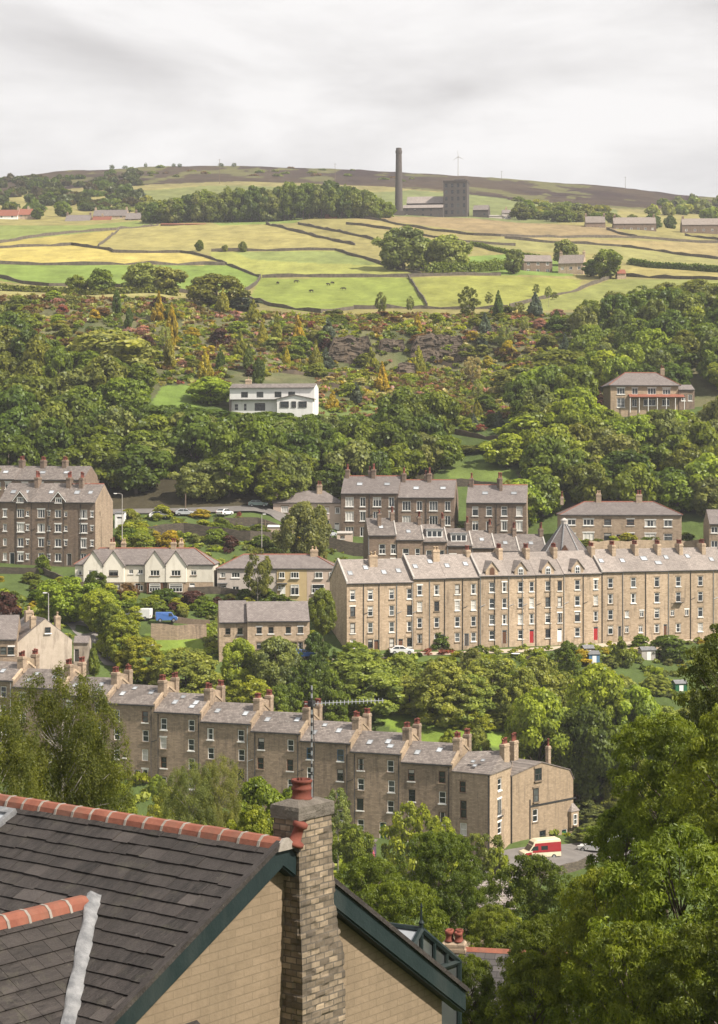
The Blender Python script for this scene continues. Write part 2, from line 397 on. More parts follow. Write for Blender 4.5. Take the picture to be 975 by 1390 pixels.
FIELDS = [   # land parcels: outline in the photograph, colour of the sward
 ([(-60, 268), (330, 250), (560, 262), (700, 275), (1040, 300), (1040, 440), (700, 440), (440, 425), (340, 404), (-60, 404)], (.20, .175, .065)),
 ([(-60, 306), (115, 306), (160, 302), (185, 300), (215, 305), (100, 318), (-60, 334)], (.15, .175, .05)),
 ([(-60, 336), (82, 334), (97, 333), (149, 340), (246, 343), (287, 352), (277, 360), (-60, 358)], (.33, .27, .08)),
 ([(-60, 334), (60, 322), (160, 312), (134, 334), (-60, 336)], (.27, .225, .065)),
 ([(160, 312), (215, 306), (362, 305), (482, 334), (456, 340), (287, 342), (149, 340), (134, 334)], (.235, .205, .075)),
 ([(-60, 358), (277, 360), (308, 360), (354, 377), (333, 396), (267, 398), (215, 393), (144, 388), (67, 389), (31, 385), (-60, 374)], (.14, .19, .04)),
 ([(-60, 380), (31, 386), (67, 390), (144, 389), (267, 401), (180, 406), (-60, 404)], (.235, .215, .085)),
 ([(287, 342), (456, 340), (475, 347), (526, 362), (572, 374), (557, 376), (354, 377), (308, 360), (287, 352)], (.215, .22, .06)),
 ([(320, 342), (456, 341), (520, 360), (420, 357), (340, 352)], (.165, .19, .06)),
 ([(354, 378), (554, 377), (580, 417), (475, 420), (436, 426), (369, 417), (338, 405)], (.165, .195, .042)),
 ([(557, 377), (680, 374), (790, 380), (783, 396), (695, 417), (582, 416)], (.195, .20, .048)),
 ([(695, 417), (783, 396), (829, 379), (975, 380), (1040, 384), (1040, 440), (690, 440)], (.175, .185, .055)),
 ([(600, 350), (690, 345), (760, 352), (780, 375), (680, 373), (575, 366)], (.13, .185, .04)),
 ([(500, 262), (560, 258), (740, 272), (840, 285), (840, 300), (680, 305), (520, 292)], (.13, .145, .055)),
 ([(160, 262), (330, 248), (520, 262), (500, 285), (330, 280), (190, 285), (165, 275)], (.135, .145, .05)),
 ([(430, 288), (475, 292), (640, 296), (700, 302), (830, 308), (860, 322), (680, 320), (560, 304), (475, 296)], (.205, .155, .08)),
 ([(280, 300), (430, 288), (400, 303), (300, 306)], (.15, .19, .05)),
 ([(680, 321), (975, 330), (1040, 334), (1040, 352), (926, 346), (844, 334)], (.24, .19, .085)),
 ([(480, 296), (640, 318), (680, 324), (620, 329), (480, 306)], (.21, .175, .07)),
 ([(620, 330), (680, 324), (844, 335), (975, 353), (975, 362), (857, 359), (820, 345), (700, 340)], (.20, .19, .07)),
 ([(857, 362), (1040, 373), (1040, 382), (849, 374)], (.25, .21, .075)),
 ([(220, 524), (300, 520), (312, 545), (240, 556), (205, 548)], (.14, .20, .04)),
 ([(428, 548), (500, 540), (540, 552), (500, 572), (430, 566)], (.13, .17, .05)),
 ([(-60, 640), (590, 640), (590, 697), (372, 692), (250, 690), (120, 694), (-60, 697)], (.055, .047, .028)),
 ([(700, 640), (1040, 640), (1040, 700), (720, 690)], (.05, .047, .027)),
 ([(500, 965), (690, 968), (700, 1015), (560, 1010)], (.17, .24, .04)),
 ([(195, 862), (270, 862), (282, 885), (215, 892)], (.16, .22, .04)),
 ([(600, 625), (700, 632), (690, 655), (610, 650)], (.12, .16, .04)),
 ([(775, 1062), (850, 1058), (850, 1105), (780, 1110)], (.27, .155, .085)),
 ([(720, 1040), (830, 1035), (850, 1062), (770, 1062)], (.16, .22, .05)),
]
def lawn(px, py):
    return any(inpoly(np.array([px]), np.array([py]), p)[0] for p, c in FIELDS[-6:])
def build_ground():
    px = np.concatenate([np.arange(-1500, -60, 60.0), np.arange(-60, 1036, 3.0), np.arange(1038, 2500, 60.0)])
    Z = np.array([zcol(p) for p in px])
    PX, D = np.meshgrid(px, DG, indexing='ij')
    X = (PX - CX) / F * D
    V = np.stack([X, D, Z], -1).reshape(-1, 3)
    n, k = PX.shape
    ii = (np.arange(n - 1)[:, None] * k + np.arange(k - 1)[None, :])
    Q = np.stack([ii, ii + k, ii + k + 1, ii + 1], -1).reshape(-1, 4)
    PY = YH - F * Z / D
    C = np.zeros(PX.shape + (4,)); C[..., 3] = 1
    C[..., :3] = (.075, .105, .03)
    rockg = (D > 470) & (D < 592)
    f = fbm(X / 6, D / 6, n=4)[..., None]
    C[..., :3] = np.where(rockg[..., None], (.085, .075, .04) * (1 - f) * 2 + np.array((.05, .07, .025)) * f, C[..., :3])
    hi = D > 586
    C[..., :3] = np.where(hi[..., None], (.20, .175, .07), C[..., :3])
    moor = (PY < np.interp(PX, [-60, 0, 160, 330, 520, 640, 700, 760, 840, 975], [262, 262, 252, 246, 253, 264, 272, 276, 283, 288])) & (D > 1000)
    g = np.clip((fbm(X / 90, D / 140, n=5) - .45) * 5, 0, 1)[..., None]
    C[..., :3] = np.where(moor[..., None], np.array((.032, .019, .017)) * (1 - g * .6) + np.array((.07, .05, .028)) * g * .6, C[..., :3])
    g2 = (fbm(X / 30 + 9, D / 60, n=4) > .6) & (D > 1080)
    C[..., :3] = np.where((g2 & moor)[..., None], (.10, .095, .035), C[..., :3])
    MC = C.copy()
    for poly, c in FIELDS:
        q = inpoly(PX, PY, poly) & ((D > 590) if poly[0][1] < 440 else (D < 590)) & (D < 1330)
        C[q, :3] = np.array(c) * (1.12 if poly[0][1] < 440 else 1)
    C[moor] = MC[moor]
    m = N('hillside_sward'); geo = m.geo()
    a = m.n('ShaderNodeAttribute', attribute_name='cover')
    n1 = m.noise(geo, .35, 6, .7); n2 = m.noise(m.mapv(geo, (1, .5, 1)), .03, 5, .65); n3 = m.noise(geo, 2.2, 4, .7)
    c = m.mix(m.math('MULTIPLY', m.ramp(n2, .35, .68), .35), a.outputs['Color'], m.mix(1.0, a.outputs['Color'], (.62, .66, .75), 'MULTIPLY'))
    k = m.math('ADD', m.math('MULTIPLY', n1, .7), m.math('MULTIPLY', n3, .5))
    k = m.math('ADD', k, .40)
    n4 = m.noise(m.mapv(geo, (1, .35, 1)), .11, 6, .75); k = m.math('MULTIPLY', k, m.math('ADD', m.math('MULTIPLY', n4, 1.7), .15))
    hs = m.n('ShaderNodeHueSaturation'); m.l(c, hs.inputs['Color']); m.l(k, hs.inputs['Value'])
    mat = m.bsdf(hs.outputs[0], .95, m.math('ADD', n1, n3), .6, .25, .1)
    me = np_mesh('ground', V, Q, mat, smooth=True, col=C.reshape(-1, 4))
    tag(link('ground', me), kind='structure')
build_ground()

def ribbon(name, pts, width, mat, lift=.06, dmin=226):
    P = [ground(*p, dmin) if len(p) == 2 else Vector(((p[0] - CX) / F * p[2], p[2], tz(p[0], p[2]))) for p in pts]
    Q = []
    for a, b in zip(P[:-1], P[1:]):
        n = max(int((b - a).length / 2), 1)
        Q += [a.lerp(b, i / n) for i in range(n)]
    Q.append(P[-1])
    mb = MB(); L, Rr = [], []
    for i, q in enumerate(Q):
        t = (Q[min(i + 1, len(Q) - 1)] - Q[max(i - 1, 0)]); t.z = 0; t.normalize()
        s = Vector((t.y, -t.x, 0)) * width / 2
        for lst, p in ((L, q - s), (Rr, q + s)):
            lst.append((p.x, p.y, max(tzw(p.x, p.y), tzw(q.x, q.y) - .3) + lift))
    for i in range(len(Q) - 1): mb.face([L[i], Rr[i], Rr[i + 1], L[i + 1]])
    o = mb.build(name, mat); tag(o, kind='structure'); return o

def wall_run(name, pts, h, th, mat, label, cat, group=None, dmin=226, jag=.12, step=2.5, cap=None):
    """a wall or hedge following the ground along points of the photograph or (column, row, distance)"""
    P = [ground(*p, dmin) if len(p) == 2 else Vector(((p[0] - CX) / F * p[2], p[2], tz(p[0], p[2]))) for p in pts]
    Q = []
    for a, b in zip(P[:-1], P[1:]):
        n = max(int((b - a).length / step), 1)
        Q += [a.lerp(b, i / n) for i in range(n)]
    Q.append(P[-1])
    org = P[0].copy()
    V, fs = [], []
    for i, q in enumerate(Q):
        t = (Q[min(i + 1, len(Q) - 1)] - Q[max(i - 1, 0)]); t.z = 0; t.normalize()
        s = Vector((t.y, -t.x, 0)); z = tzw(q.x, q.y)
        hh = h * (1 + random.uniform(-jag, jag)) * (1 if jag < .2 or random.random() > .07 else .5)
        for off, zz in ((-th / 2, z - 1.0), (-th / 2 * .75, z + hh), (th / 2 * .75, z + hh), (th / 2, z - 1.0)):
            p = q + s * off; V.append((p.x - org.x, p.y - org.y, zz - org.z))
    for i in range(len(Q) - 1):
        a = i * 4
        for k in range(3): fs.append((a + k, a + k + 1, a + k + 5, a + k + 4))
    fs.append((0, 1, 2, 3)); e = 4 * (len(Q) - 1); fs.append((e + 3, e + 2, e + 1, e))
    mb = MB(); mb.v, mb.f, mb.m = V, fs, [0] * len(fs)
    o = mb.build(name, mat, None, org)
    return tag(o, label, cat, group)
# ------------------------------------------------------------------ trees and shrubs
def cards(P, Nrm, size, rng, diamond=False, jit=.5):
    """one leaf face per point, roughly facing Nrm"""
    n = len(P)
    Nn = Nrm + rng.normal(0, jit, (n, 3)); Nn /= np.linalg.norm(Nn, axis=1, keepdims=True) + 1e-9
    t = rng.normal(0, 1, (n, 3)); U = np.cross(Nn, t); U /= np.linalg.norm(U, axis=1, keepdims=True) + 1e-9
    Vv = np.cross(Nn, U)
    s = size * rng.uniform(.65, 1.35, (n, 1))
    if diamond:
        w = .36
        c = [P - U * s, P - Vv * s * w + Nn * s * .12 + U * s * .1, P + U * s, P + Vv * s * w + Nn * s * .12 + U * s * .1]
    else:
        j = lambda: 1 + rng.uniform(-.35, .35, (n, 1))
        c = [P + (-U * j() - Vv * j()) * s * .7, P + (U * j() - Vv * j()) * s * .7, P + (U * j() + Vv * j()) * s * .7, P + (-U * j() + Vv * j()) * s * .7]
    V = np.stack(c, 1).reshape(-1, 3)
    return V, np.arange(4 * n).reshape(-1, 4)

def profile(shape, t):
    if shape == 'round': return np.sqrt(np.clip(1 - (2 * t - 1) ** 2, 0, 1)) ** .85
    if shape == 'tall': return np.sqrt(np.clip(1 - (2 * t - .85) ** 2 / 1.35, 0, 1))
    if shape == 'cone': return np.clip(1 - t, 0, 1) ** .85 * np.clip(t * 9, 0, 1)
    if shape == 'column': return np.clip(1 - t ** 3.2, 0, 1) * np.clip(t * 6, .3, 1) * .95
    if shape == 'dome': return np.sqrt(np.clip(1 - t ** 2.2, 0, 1)) * np.clip(t * 4 + .5, 0, 1)
    return np.ones_like(t)

def crown(seed, npuff=46, per=85, size=.05, shape='round', z0=.14, pr=(.11, .2), diamond=False, inner=.5, flat=.72, mat='leaf', droop=0, trunk=True, bark='bark', limbs=9, tr=.03):
    rng = np.random.default_rng(seed)
    C, Rr = [], []
    while len(C) < npuff:
        t = rng.uniform(0, 1); r = profile(shape, np.array([t]))[0]
        if rng.uniform() > r + .12: continue
        a = rng.uniform(0, 2 * math.pi); q = r * rng.uniform(inner, 1) ** .6
        p = rng.uniform(*pr) * (1 if shape in ('round', 'tall', 'dome') else (1.1 - .75 * t))
        rad = max(.5 * q - p * .45, 0)
        lump = 1 + .30 * math.sin(a * 2 + seed) + .18 * math.sin(a * 3 + t * 5 + seed * 2)
        C.append((rad * lump * math.cos(a), rad * lump * math.sin(a), z0 + (1 - z0 - p * .5) * t)); Rr.append(p)
    C = np.array(C); Rr = np.array(Rr)
    idx = np.repeat(np.arange(npuff), per)
    d = rng.normal(0, 1, (len(idx), 3)); d[:, 2] += .35
    d /= np.linalg.norm(d, axis=1, keepdims=True)
    out = C[idx] - np.array([0, 0, z0 + .3 * (1 - z0)]); out /= np.linalg.norm(out, axis=1, keepdims=True) + 1e-9
    d2 = d + .5 * out; d2 /= np.linalg.norm(d2, axis=1, keepdims=True)
    rr = Rr[idx][:, None] * rng.uniform(.45, 1.12, (len(idx), 1))
    P = C[idx] + d2 * rr * np.array([1, 1, flat])
    if droop: P[:, 2] -= droop * rng.uniform(0, 1, len(P)) ** 2 * np.linalg.norm(P[:, :2], axis=1) * 2
    V, Q = cards(P, d2 + np.array([0, 0, .25]), size, rng, diamond)
    puff = rng.uniform(0, 1, npuff)
    tint = np.clip(.22 + .62 * puff[idx] + rng.normal(0, .17, len(idx)), 0, 1)
    cm = np_mesh('crown', V, Q, MT[mat], tint)
    if not trunk: return cm, None
    mb = MB()
    top = z0 + .62 * (1 - z0)
    bend = rng.normal(0, .012, (6, 2)); bend[0] = 0
    pts = [(bend[i][0], bend[i][1], top * i / 5) for i in range(6)]
    mb.tube([(0, 0, -1.6 if shape in ('round', 'tall') else -.1)] + pts, [tr * 1.5] + [tr * (1.25 - .2 * i) for i in range(6)], 7)
    for i in rng.choice(npuff, min(limbs, npuff), replace=False):
        e = C[i]; h = max(z0 * .7, e[2] - .22 - .2 * np.hypot(e[0], e[1]))
        h = min(h, top * .95)
        k = (e[0] * .45, e[1] * .45, h + (e[2] - h) * .4)
        mb.tube([(0, 0, h), k, tuple(e)], [tr * .45, tr * .28, tr * .1], 5)
    return cm, mb.mesh('trunk', MT[bark], True)

KIND = {}
def protos():
    KIND['far'] = [crown(s, 50, 150, .034, 'round') for s in range(5)] + [crown(20 + s, 54, 145, .033, 'tall') for s in range(3)]
    KIND['mid'] = [crown(40 + s, 110, 230, .019, 'round', z0=.1, pr=(.08, .16), inner=.45) for s in range(4)]
    KIND['bush'] = [crown(60 + s, 190, 150, .0155, 'dome', z0=.0, pr=(.05, .11), inner=.5, limbs=5, tr=.02) for s in range(4)]
    KIND['airy'] = [crown(80 + s, 80, 90, .019, 'tall', z0=.2, pr=(.06, .12), bark='birchbark', limbs=16, tr=.014) for s in range(3)]
    KIND['birch'] = [crown(90 + s, 230, 200, .0110, 'tall', z0=.12, pr=(.05, .1), bark='birchbark', limbs=34, tr=.014, droop=.06, diamond=True, flat=1.1, inner=.3, mat='leafn') for s in range(2)]
    KIND['near'] = [crown(100 + s, 300, 135, .0150, 'round', z0=.08, pr=(.05, .10), diamond=True, inner=.25, limbs=46, tr=.016, mat='leafn', flat=.6) for s in range(3)]
    KIND['cone'] = [crown(120 + s, 60, 90, .042, 'cone', z0=.03, pr=(.12, .2), limbs=3, inner=.7) for s in range(2)]
    KIND['col'] = [crown(130 + s, 50, 90, .055, 'column', z0=.02, pr=(.16, .26), limbs=3, inner=.7) for s in range(2)]
    KIND['shrub'] = [crown(140 + s, 34, 100, .045, 'dome', z0=.0, pr=(.14, .24), limbs=4, tr=.02) for s in range(4)]
protos()

REG = []
def ordinal(i):
    w = ['', 'first', 'second', 'third', 'fourth', 'fifth', 'sixth', 'seventh', 'eighth', 'ninth', 'tenth', 'eleventh', 'twelfth', 'thirteenth', 'fourteenth', 'fifteenth', 'sixteenth', 'seventeenth', 'eighteenth', 'nineteenth', 'twentieth']
    return w[i] if i < len(w) else str(i) + ('th' if 10 <= i % 100 <= 20 else {1: 'st', 2: 'nd', 3: 'rd'}.get(i % 10, 'th'))

def plant(kind, x, y, z, w, h, col, name='broadleaf_tree', cat='tree', label=None, group=None, key=None, var=None):
    cm, tm = KIND[kind][random.randrange(len(KIND[kind])) if var is None else var]
    o = empty(name, (x, y, z), random.uniform(0, 6.28))
    tag(o, label, cat, group)
    c = link('crown' if cat == 'tree' else 'foliage', cm, o, scale=(w, w * random.uniform(.9, 1.1), h))
    j = 1 + random.uniform(-.13, .13)
    c.color = (col[0] * j * random.uniform(.92, 1.08), col[1] * j, col[2] * j, 1)
    hc = min(h, w * (1.7 if kind in ('cone', 'col', 'airy') and kind != 'cone' else 1.45)) if kind not in ('cone', 'col') else h
    c.scale[2] = hc; c.location[2] = h - hc
    link('trunk' if cat == 'tree' else 'stems', tm, o, (0, 0, h - hc), scale=(w, w, hc))
    if key: REG.append((key, CX + F * x / y, o))
    return o

def tree(kind, px, ytop, wpx, col, d=None, H=None, dmin=395, **kw):
    """by the column of its stem, the row of its top, crown width in the photograph and distance (or its height)"""
    if d is None:
        z = zcol(px) + H
        k = np.where((DG >= dmin) & (YH - F * z / DG <= ytop))[0]
        d = float(DG[k[0]]) if len(k) else 900.0
    p = W(px, ytop, d); g = tz(px, d)
    h = max(p.z - g, 1.0)
    return plant(kind, p.x, d, g - .15, wpx * d / F, h + .15, col, **kw)

DG_ = (.092, .135, .024); MG = (.145, .19, .030); LG = (.235, .29, .042); YG = (.27, .30, .04); GG = (.18, .205, .080); PALE = (.255, .28, .10)
OL = (.158, .178, .040); GOLD = (.38, .30, .035); GOLDG = (.25, .25, .04); BURG = (.075, .032, .036); PINK = (.42, .22, .27); RUST = (.17, .10, .05); ROSE = (.26, .09, .10); NR = (.085, .118, .02); NL = (.135, .175, .028); SG = (.27, .31, .085); NB = (.088, .108, .026); CREAMF = (.40, .36, .24); BLUEG = (.10, .13, .125)
CN = {DG_: 'dark green', MG: 'mid green', LG: 'bright green', YG: 'yellow green', SG: 'soft pale green', NR: 'deep leafy green', NL: 'fresh leafy green', NB: 'soft olive green', GG: 'grey green', PALE: 'pale green', OL: 'olive green', GOLD: 'golden yellow', GOLDG: 'lime gold', BURG: 'dark burgundy', PINK: 'pink flowering', RUST: 'rusty brown', ROSE: 'deep rose red', CREAMF: 'cream flowering', BLUEG: 'blue grey'}

def wood(poly, n, cols, wr, hr, key, group, mind, dmin, dmax, kind='far', avoid=(), keep=(), top=None):
    """trees of a wood, spread over the ground behind an outline (columns x distances)"""
    pts = []; tries = 0
    xs = [p[0] for p in poly]; ys = [p[1] for p in poly]
    while len(pts) < n and tries < n * 60:
        tries += 1
        px, d = random.uniform(min(xs), max(xs)), random.uniform(dmin, dmax)
        if not inpoly(np.array([px]), np.array([d]), poly)[0]: continue
        x = (px - CX) / F * d
        if any((x - q[0]) ** 2 + (d - q[1]) ** 2 < mind ** 2 for q in pts): continue
        row = YH - F * (tz(px, d) + 4) / d
        if any(a[0] < px < a[1] and a[2] < row < a[3] for a in avoid): continue
        pts.append((x, d, px))
    for x, d, px in pts:
        col = random.choice(cols); w = random.uniform(*wr); h = random.uniform(*hr)
        if d < dmin + 12: h *= .85
        g = tz(px, d); lim = -999; hw = w / 2 * F / d
        for x0, x1, row, dh in keep:          # leave a view of the house that stands behind
            if d < dh and x0 - hw < px < x1 + hw: lim = max(lim, row)
        if top is not None: lim = max(lim, np.interp(px, [q[0] for q in top], [q[1] for q in top]))
        h = min(h, (YH - lim) / F * d - g)
        if h < 3.5: continue
        if h < w * .8: w = max(h * 1.15, 3.5)
        band = 'front' if d < dmin + (dmax - dmin) * .33 else ('middle' if d < dmin + (dmax - dmin) * .66 else 'upper')
        plant(kind, x, d, g - .2, w, h, col, key=(CN[col], 'tree', 'in ' + band + ' rank of ' + key), group=group)

def shrub(kind, px, py, wpx, hpx, col, key, group, name='garden_shrub', d=None, dmin=226):
    """by the foot of the plant on the ground in the photograph"""
    if d is None: p = ground(px, py, dmin)
    else: p = Vector(((px - CX) / F * d, d, tz(px, d)))
    s = p.y / F
    nm = {'cone': 'conical conifer', 'col': 'columnar conifer'}.get(kind, 'shrub')
    if kind in ('cone', 'col'): name = 'garden_conifer'
    if kind == 'airy': nm, name = 'young tree', 'young_tree'
    return plant(kind, p.x, p.y, p.z - .1, wpx * s, hpx * s, col, name=name, cat='tree' if nm != 'shrub' else 'shrub', key=(CN[col], nm, key), group=group)

def mass(name, items, label, per=60, npuff=16, size=.09, rng=None, kind=None):
    """many plants nobody could count, as one object: items (x, y, z, w, h, colour)"""
    rng = np.random.default_rng(77); Vs, Qs, T, FC = [], [], [], []; n0 = 0; o = np.array(items[0][:3])
    for x, y, z, w, h, c in items:
        k = per * npuff; pc = rng.normal(0, 1, (npuff, 3)); pc /= np.linalg.norm(pc, axis=1, keepdims=True); pc *= rng.uniform(.2, .42, (npuff, 1)); pc[:, 2] = np.abs(pc[:, 2]) * 1.3 + .12
        i = np.repeat(np.arange(npuff), per); d = rng.normal(0, 1, (k, 3)); d[:, 2] += .4; d /= np.linalg.norm(d, axis=1, keepdims=True)
        P = (pc[i] + d * rng.uniform(.08, .2, (k, 1))) * np.array([w, w, h]) + np.array([x, y, z]) - o
        V, Q = cards(P, d, size * w, rng); Vs.append(V); Qs.append(Q + n0); n0 += len(V)
        T.append(np.clip(.3 + .4 * rng.uniform(0, 1, npuff)[i] + rng.normal(0, .15, k), 0, 1)); FC.append(np.tile(np.array(c) * rng.uniform(.85, 1.15), (k, 1)))
    ob = link(name, np_mesh(name, np.concatenate(Vs), np.concatenate(Qs), MT['leafmass'], np.concatenate(T), fcol=np.concatenate(FC)), None, tuple(o))
    return tag(ob, label, kind=kind or 'stuff')

def finish_labels():
    d = {}
    for key, px, o in REG: d.setdefault(key, []).append((px, o))
    for (c, nm, place), l in d.items():
        l.sort(key=lambda t: t[0])
        n = len(l)
        for i, (px, o) in enumerate(l):
            if n == 1: s = f'{c} {nm} {place}'
            else:
                pos = 'leftmost' if i == 0 else ('rightmost' if i == n - 1 else ordinal(i + 1) + ' from left')
                s = f'{c} {nm} {place}, {pos}'
            o['label'] = s

# ------------------------------------------------------------------ house parts
WC = {}
def window_meshes(w, h, style):
    k = (round(w, 2), round(h, 2), style)
    if k in WC: return WC[k]
    fm = {'s': 'white', 'c': 'white', 'm': 'white', 'p': 'white', 'b': 'brown', 'd': 'darkframe', 'u': 'blue', 'f': 'white', 'g': 'teal'}[style[0]]
    fw = .085 if w < 1.6 else .08
    mb = MB(); a, b = w / 2, h / 2; y0, y1 = .05, .13
    mb.box(-a, -a + fw, y0, y1, -b, b); mb.box(a - fw, a, y0, y1, -b, b)
    mb.box(-a + fw, a - fw, y0, y1, -b, -b + fw); mb.box(-a + fw, a - fw, y0, y1, b - fw, b)
    s = style[0]
    if s in 'sbdug': mb.box(-a + fw, a - fw, y0 + .01, y1 - .01, -.035, .035)        # meeting rail of a sash
    if s in 'c': mb.box(-a + fw, a - fw, y0 + .01, y1 - .01, b * .38, b * .38 + .06)  # top light
    n = {'m': 3, 'p': 2, 'f': 2}.get(s, 1)
    if len(style) > 1 and style[1].isdigit(): n = int(style[1])
    for i in range(1, n):
        x = -a + w * i / n
        z0, z1 = -b + fw, b - fw
        if s in 'sbdug': z1 = -.036
        if s == 'c': z1 = b * .38 - .001
        mb.box(x - .035, x + .035, y0 + .015, y1 - .015, z0, z1)
    if s == 'f': mb.box(-a + fw, a - fw, y0 + .02, y1 - .02, -b * .3, -b * .3 + .07)
    fr = mb.mesh('window', MT[fm])
    gl = []
    for g in ('glass', 'glass2', 'curtain'):
        q = MB(); q.box(-a + .02, a - .02, .135, .16, -b + .02, b - .02); gl.append(q.mesh('pane', MT[g]))
    for fr_ in (.32, .55):      # a blind or curtain drawn part of the way
        q = MB(); q.box(-a + .02, a - .02, .135, .16, -b + .02, b - .02)
        if fr_ < .5: q.box(-a + .03, a - .03, .126, .1345, b - 2 * b * fr_, b - .02, 1)
        else: q.box(-a + .03, -a + a * .5, .126, .1345, -b + .03, b - .03, 1); q.box(a - a * .5, a - .03, .126, .1345, -b + .03, b - .03, 1)
        gl.append(q.mesh('pane', [MT['glass'], MT['curtain']]))
    sl = []
    for g in ('sill', 'sillstone'):
        q = MB(); q.box(-a - .12, a + .12, -.12, .14, -b - .16, -b + .004); sl.append(q.mesh('sill', MT[g]))
    ln = []
    for g in ('sill', 'sillstone'):
        q = MB(); q.box(-a - .14, a + .14, -.014, .1, b + .003, b + .24); ln.append(q.mesh('lintel', MT[g]))
    WC[k] = (fr, gl, sl, ln); return WC[k]

def put_window(parent, loc, rz, w, h, style='s', sill=1, lintel=1, curtain=.22):
    fr, gl, sl, ln = window_meshes(w, h, style)
    o = link('window', fr, parent, loc, (0, 0, rz))
    r = random.random()
    link('pane', gl[2] if r < curtain * .5 else (gl[3] if r < curtain * 1.1 else (gl[4] if r < curtain * 1.7 else (gl[1] if r < curtain * 1.7 + .15 else gl[0]))), o)
    if sill is not None: link('sill', sl[0 if random.random() < sill else 1], o)
    if lintel is not None: link('lintel', ln[0 if random.random() < lintel else 1], o)
    return o

DC = {}
def put_door(parent, loc, rz, w, h, col):
    k = (w, h, col)
    if k not in DC:
        mb = MB(); mb.box(-w / 2 + .07, w / 2 - .07, .1, .15, 0.02, h - .35)
        for x in (-.2, .2):
            for z0, z1 in ((.2, .8), (1.0, 1.55)): mb.box(x * w - .12, x * w + .12, .085, .1, z0, z1)
        fr = MB(); fr.box(-w / 2, -w / 2 + .07, .06, .16, 0, h); fr.box(w / 2 - .07, w / 2, .06, .16, 0, h); fr.box(-w / 2 + .07, w / 2 - .07, .06, .16, h - .08, h)
        gl = MB(); gl.box(-w / 2 + .07, w / 2 - .07, .12, .14, h - .33, h - .09)
        DC[k] = (mb.mesh('door', MT[col]), fr.mesh('door_frame', MT['white']), gl.mesh('fanlight', MT['glass']))
    a, b, c = DC[k]
    o = link('door', a, parent, loc, (0, 0, rz)); link('door_frame', b, o); link('fanlight', c, o)
    return o

def facade(mb, org, u, nrm, L, z0, z1, holes, m=0, top=None):
    """wall face from org along u; holes (s, z, w, h) get reveals going in against nrm"""
    u = Vector(u); nn = -Vector(nrm)
    xs = sorted({0, L, *[round(a - c / 2, 4) for a, b, c, d in holes], *[round(a + c / 2, 4) for a, b, c, d in holes]})
    zs = sorted({z0, z1, *[round(b - d / 2, 4) for a, b, c, d in holes], *[round(b + d / 2, 4) for a, b, c, d in holes]})
    def P(s, z, dp=0): q = Vector(org) + u * s + nn * dp; return (q.x, q.y, z)
    for i in range(len(xs) - 1):
        for j in range(len(zs) - 1):
            cx, cz = (xs[i] + xs[i + 1]) / 2, (zs[j] + zs[j + 1]) / 2
            if any(abs(cx - a) < c / 2 and abs(cz - b) < d / 2 for a, b, c, d in holes): continue
            mb.face([P(xs[i], zs[j]), P(xs[i + 1], zs[j]), P(xs[i + 1], zs[j + 1]), P(xs[i], zs[j + 1])], m)
    for a, b, c, d in holes:
        l, r, lo, hi = a - c / 2, a + c / 2, b - d / 2, b + d / 2
        for p, q in (((l, lo), (r, lo)), ((r, lo), (r, hi)), ((r, hi), (l, hi)), ((l, hi), (l, lo))):
            mb.face([P(*p), P(*q), P(*q, .17), P(*p, .17)], m)

PC_ = {}
def pot_mesh(kind):
    if kind not in PC_:
        mb = MB(); h = {'r': .75, 't': 1.1, 'b': .6, 's': .5}[kind]
        mb.lathe([(.18, 0), (.18, .06), (.15, .1), (.14, h - .18), (.18, h - .16), (.18, h - .04), (.15, h), (.115, h - .02), (.11, h - .3)], 10)
        PC_[kind] = mb.mesh('chimney_pot', MT['potbuff' if kind == 'b' else 'pot'], True)
    return PC_[kind]
def put_stack(parent, x, y, z0, z1, wx, wy, mat, pots=3, kind='r', along='y'):
    mb = MB(); h = z1 - z0
    mb.box(-wx / 2, wx / 2, -wy / 2, wy / 2, 0, h - .42)
    mb.box(-wx / 2 - .07, wx / 2 + .07, -wy / 2 - .07, wy / 2 + .07, h - .42, h - .28)
    mb.box(-wx / 2 - .02, wx / 2 + .02, -wy / 2 - .02, wy / 2 + .02, h - .28, h - .1)
    mb.taper(0, 0, h - .1, h, wx / 2 + .02, wy / 2 + .02, wx / 2 - .06, wy / 2 - .06)
    o = mb.build('chimney', MT[mat], parent, (x, y, z0))
    for i in range(pots):
        t = (i + .5) / pots - .5; L = (wy if along == 'y' else wx) - .1
        lx, ly = (0, t * L) if along == 'y' else (t * L, 0)
        if wx >= .9 and pots > 2: c = (pots + 1) // 2; lx, ly = ((i % c + .5) / c - .5) * (wx - .15), (-.25 if i < c else .25) * (wy - .1)
        link('chimney_pot', pot_mesh(kind), o, (lx, ly, h - .01), (0, 0, random.uniform(0, 3)), scale=(1, 1, random.uniform(.8, 1.15)))
    return o
SK = {}
def put_skylight(parent, x, y, z, slope, w=.8, h=1.1, flip=False):
    k = (w, h)
    if k not in SK:
        mb = MB(); f = .07
        mb.box(-w / 2, -w / 2 + f, -h / 2, h / 2, 0, .09); mb.box(w / 2 - f, w / 2, -h / 2, h / 2, 0, .09)
        mb.box(-w / 2 + f, w / 2 - f, -h / 2, -h / 2 + f, 0, .09); mb.box(-w / 2 + f, w / 2 - f, h / 2 - f, h / 2, 0, .09)
        g = MB(); g.box(-w / 2 + f, w / 2 - f, -h / 2 + f, h / 2 - f, .01, .06)
        SK[k] = (mb.mesh('skylight', MT['lead']), g.mesh('pane', MT['skyglass']))
    o = link('skylight', SK[k][0], parent, (x, y, z), (slope, 0, 0)); link('pane', SK[k][1], o); return o

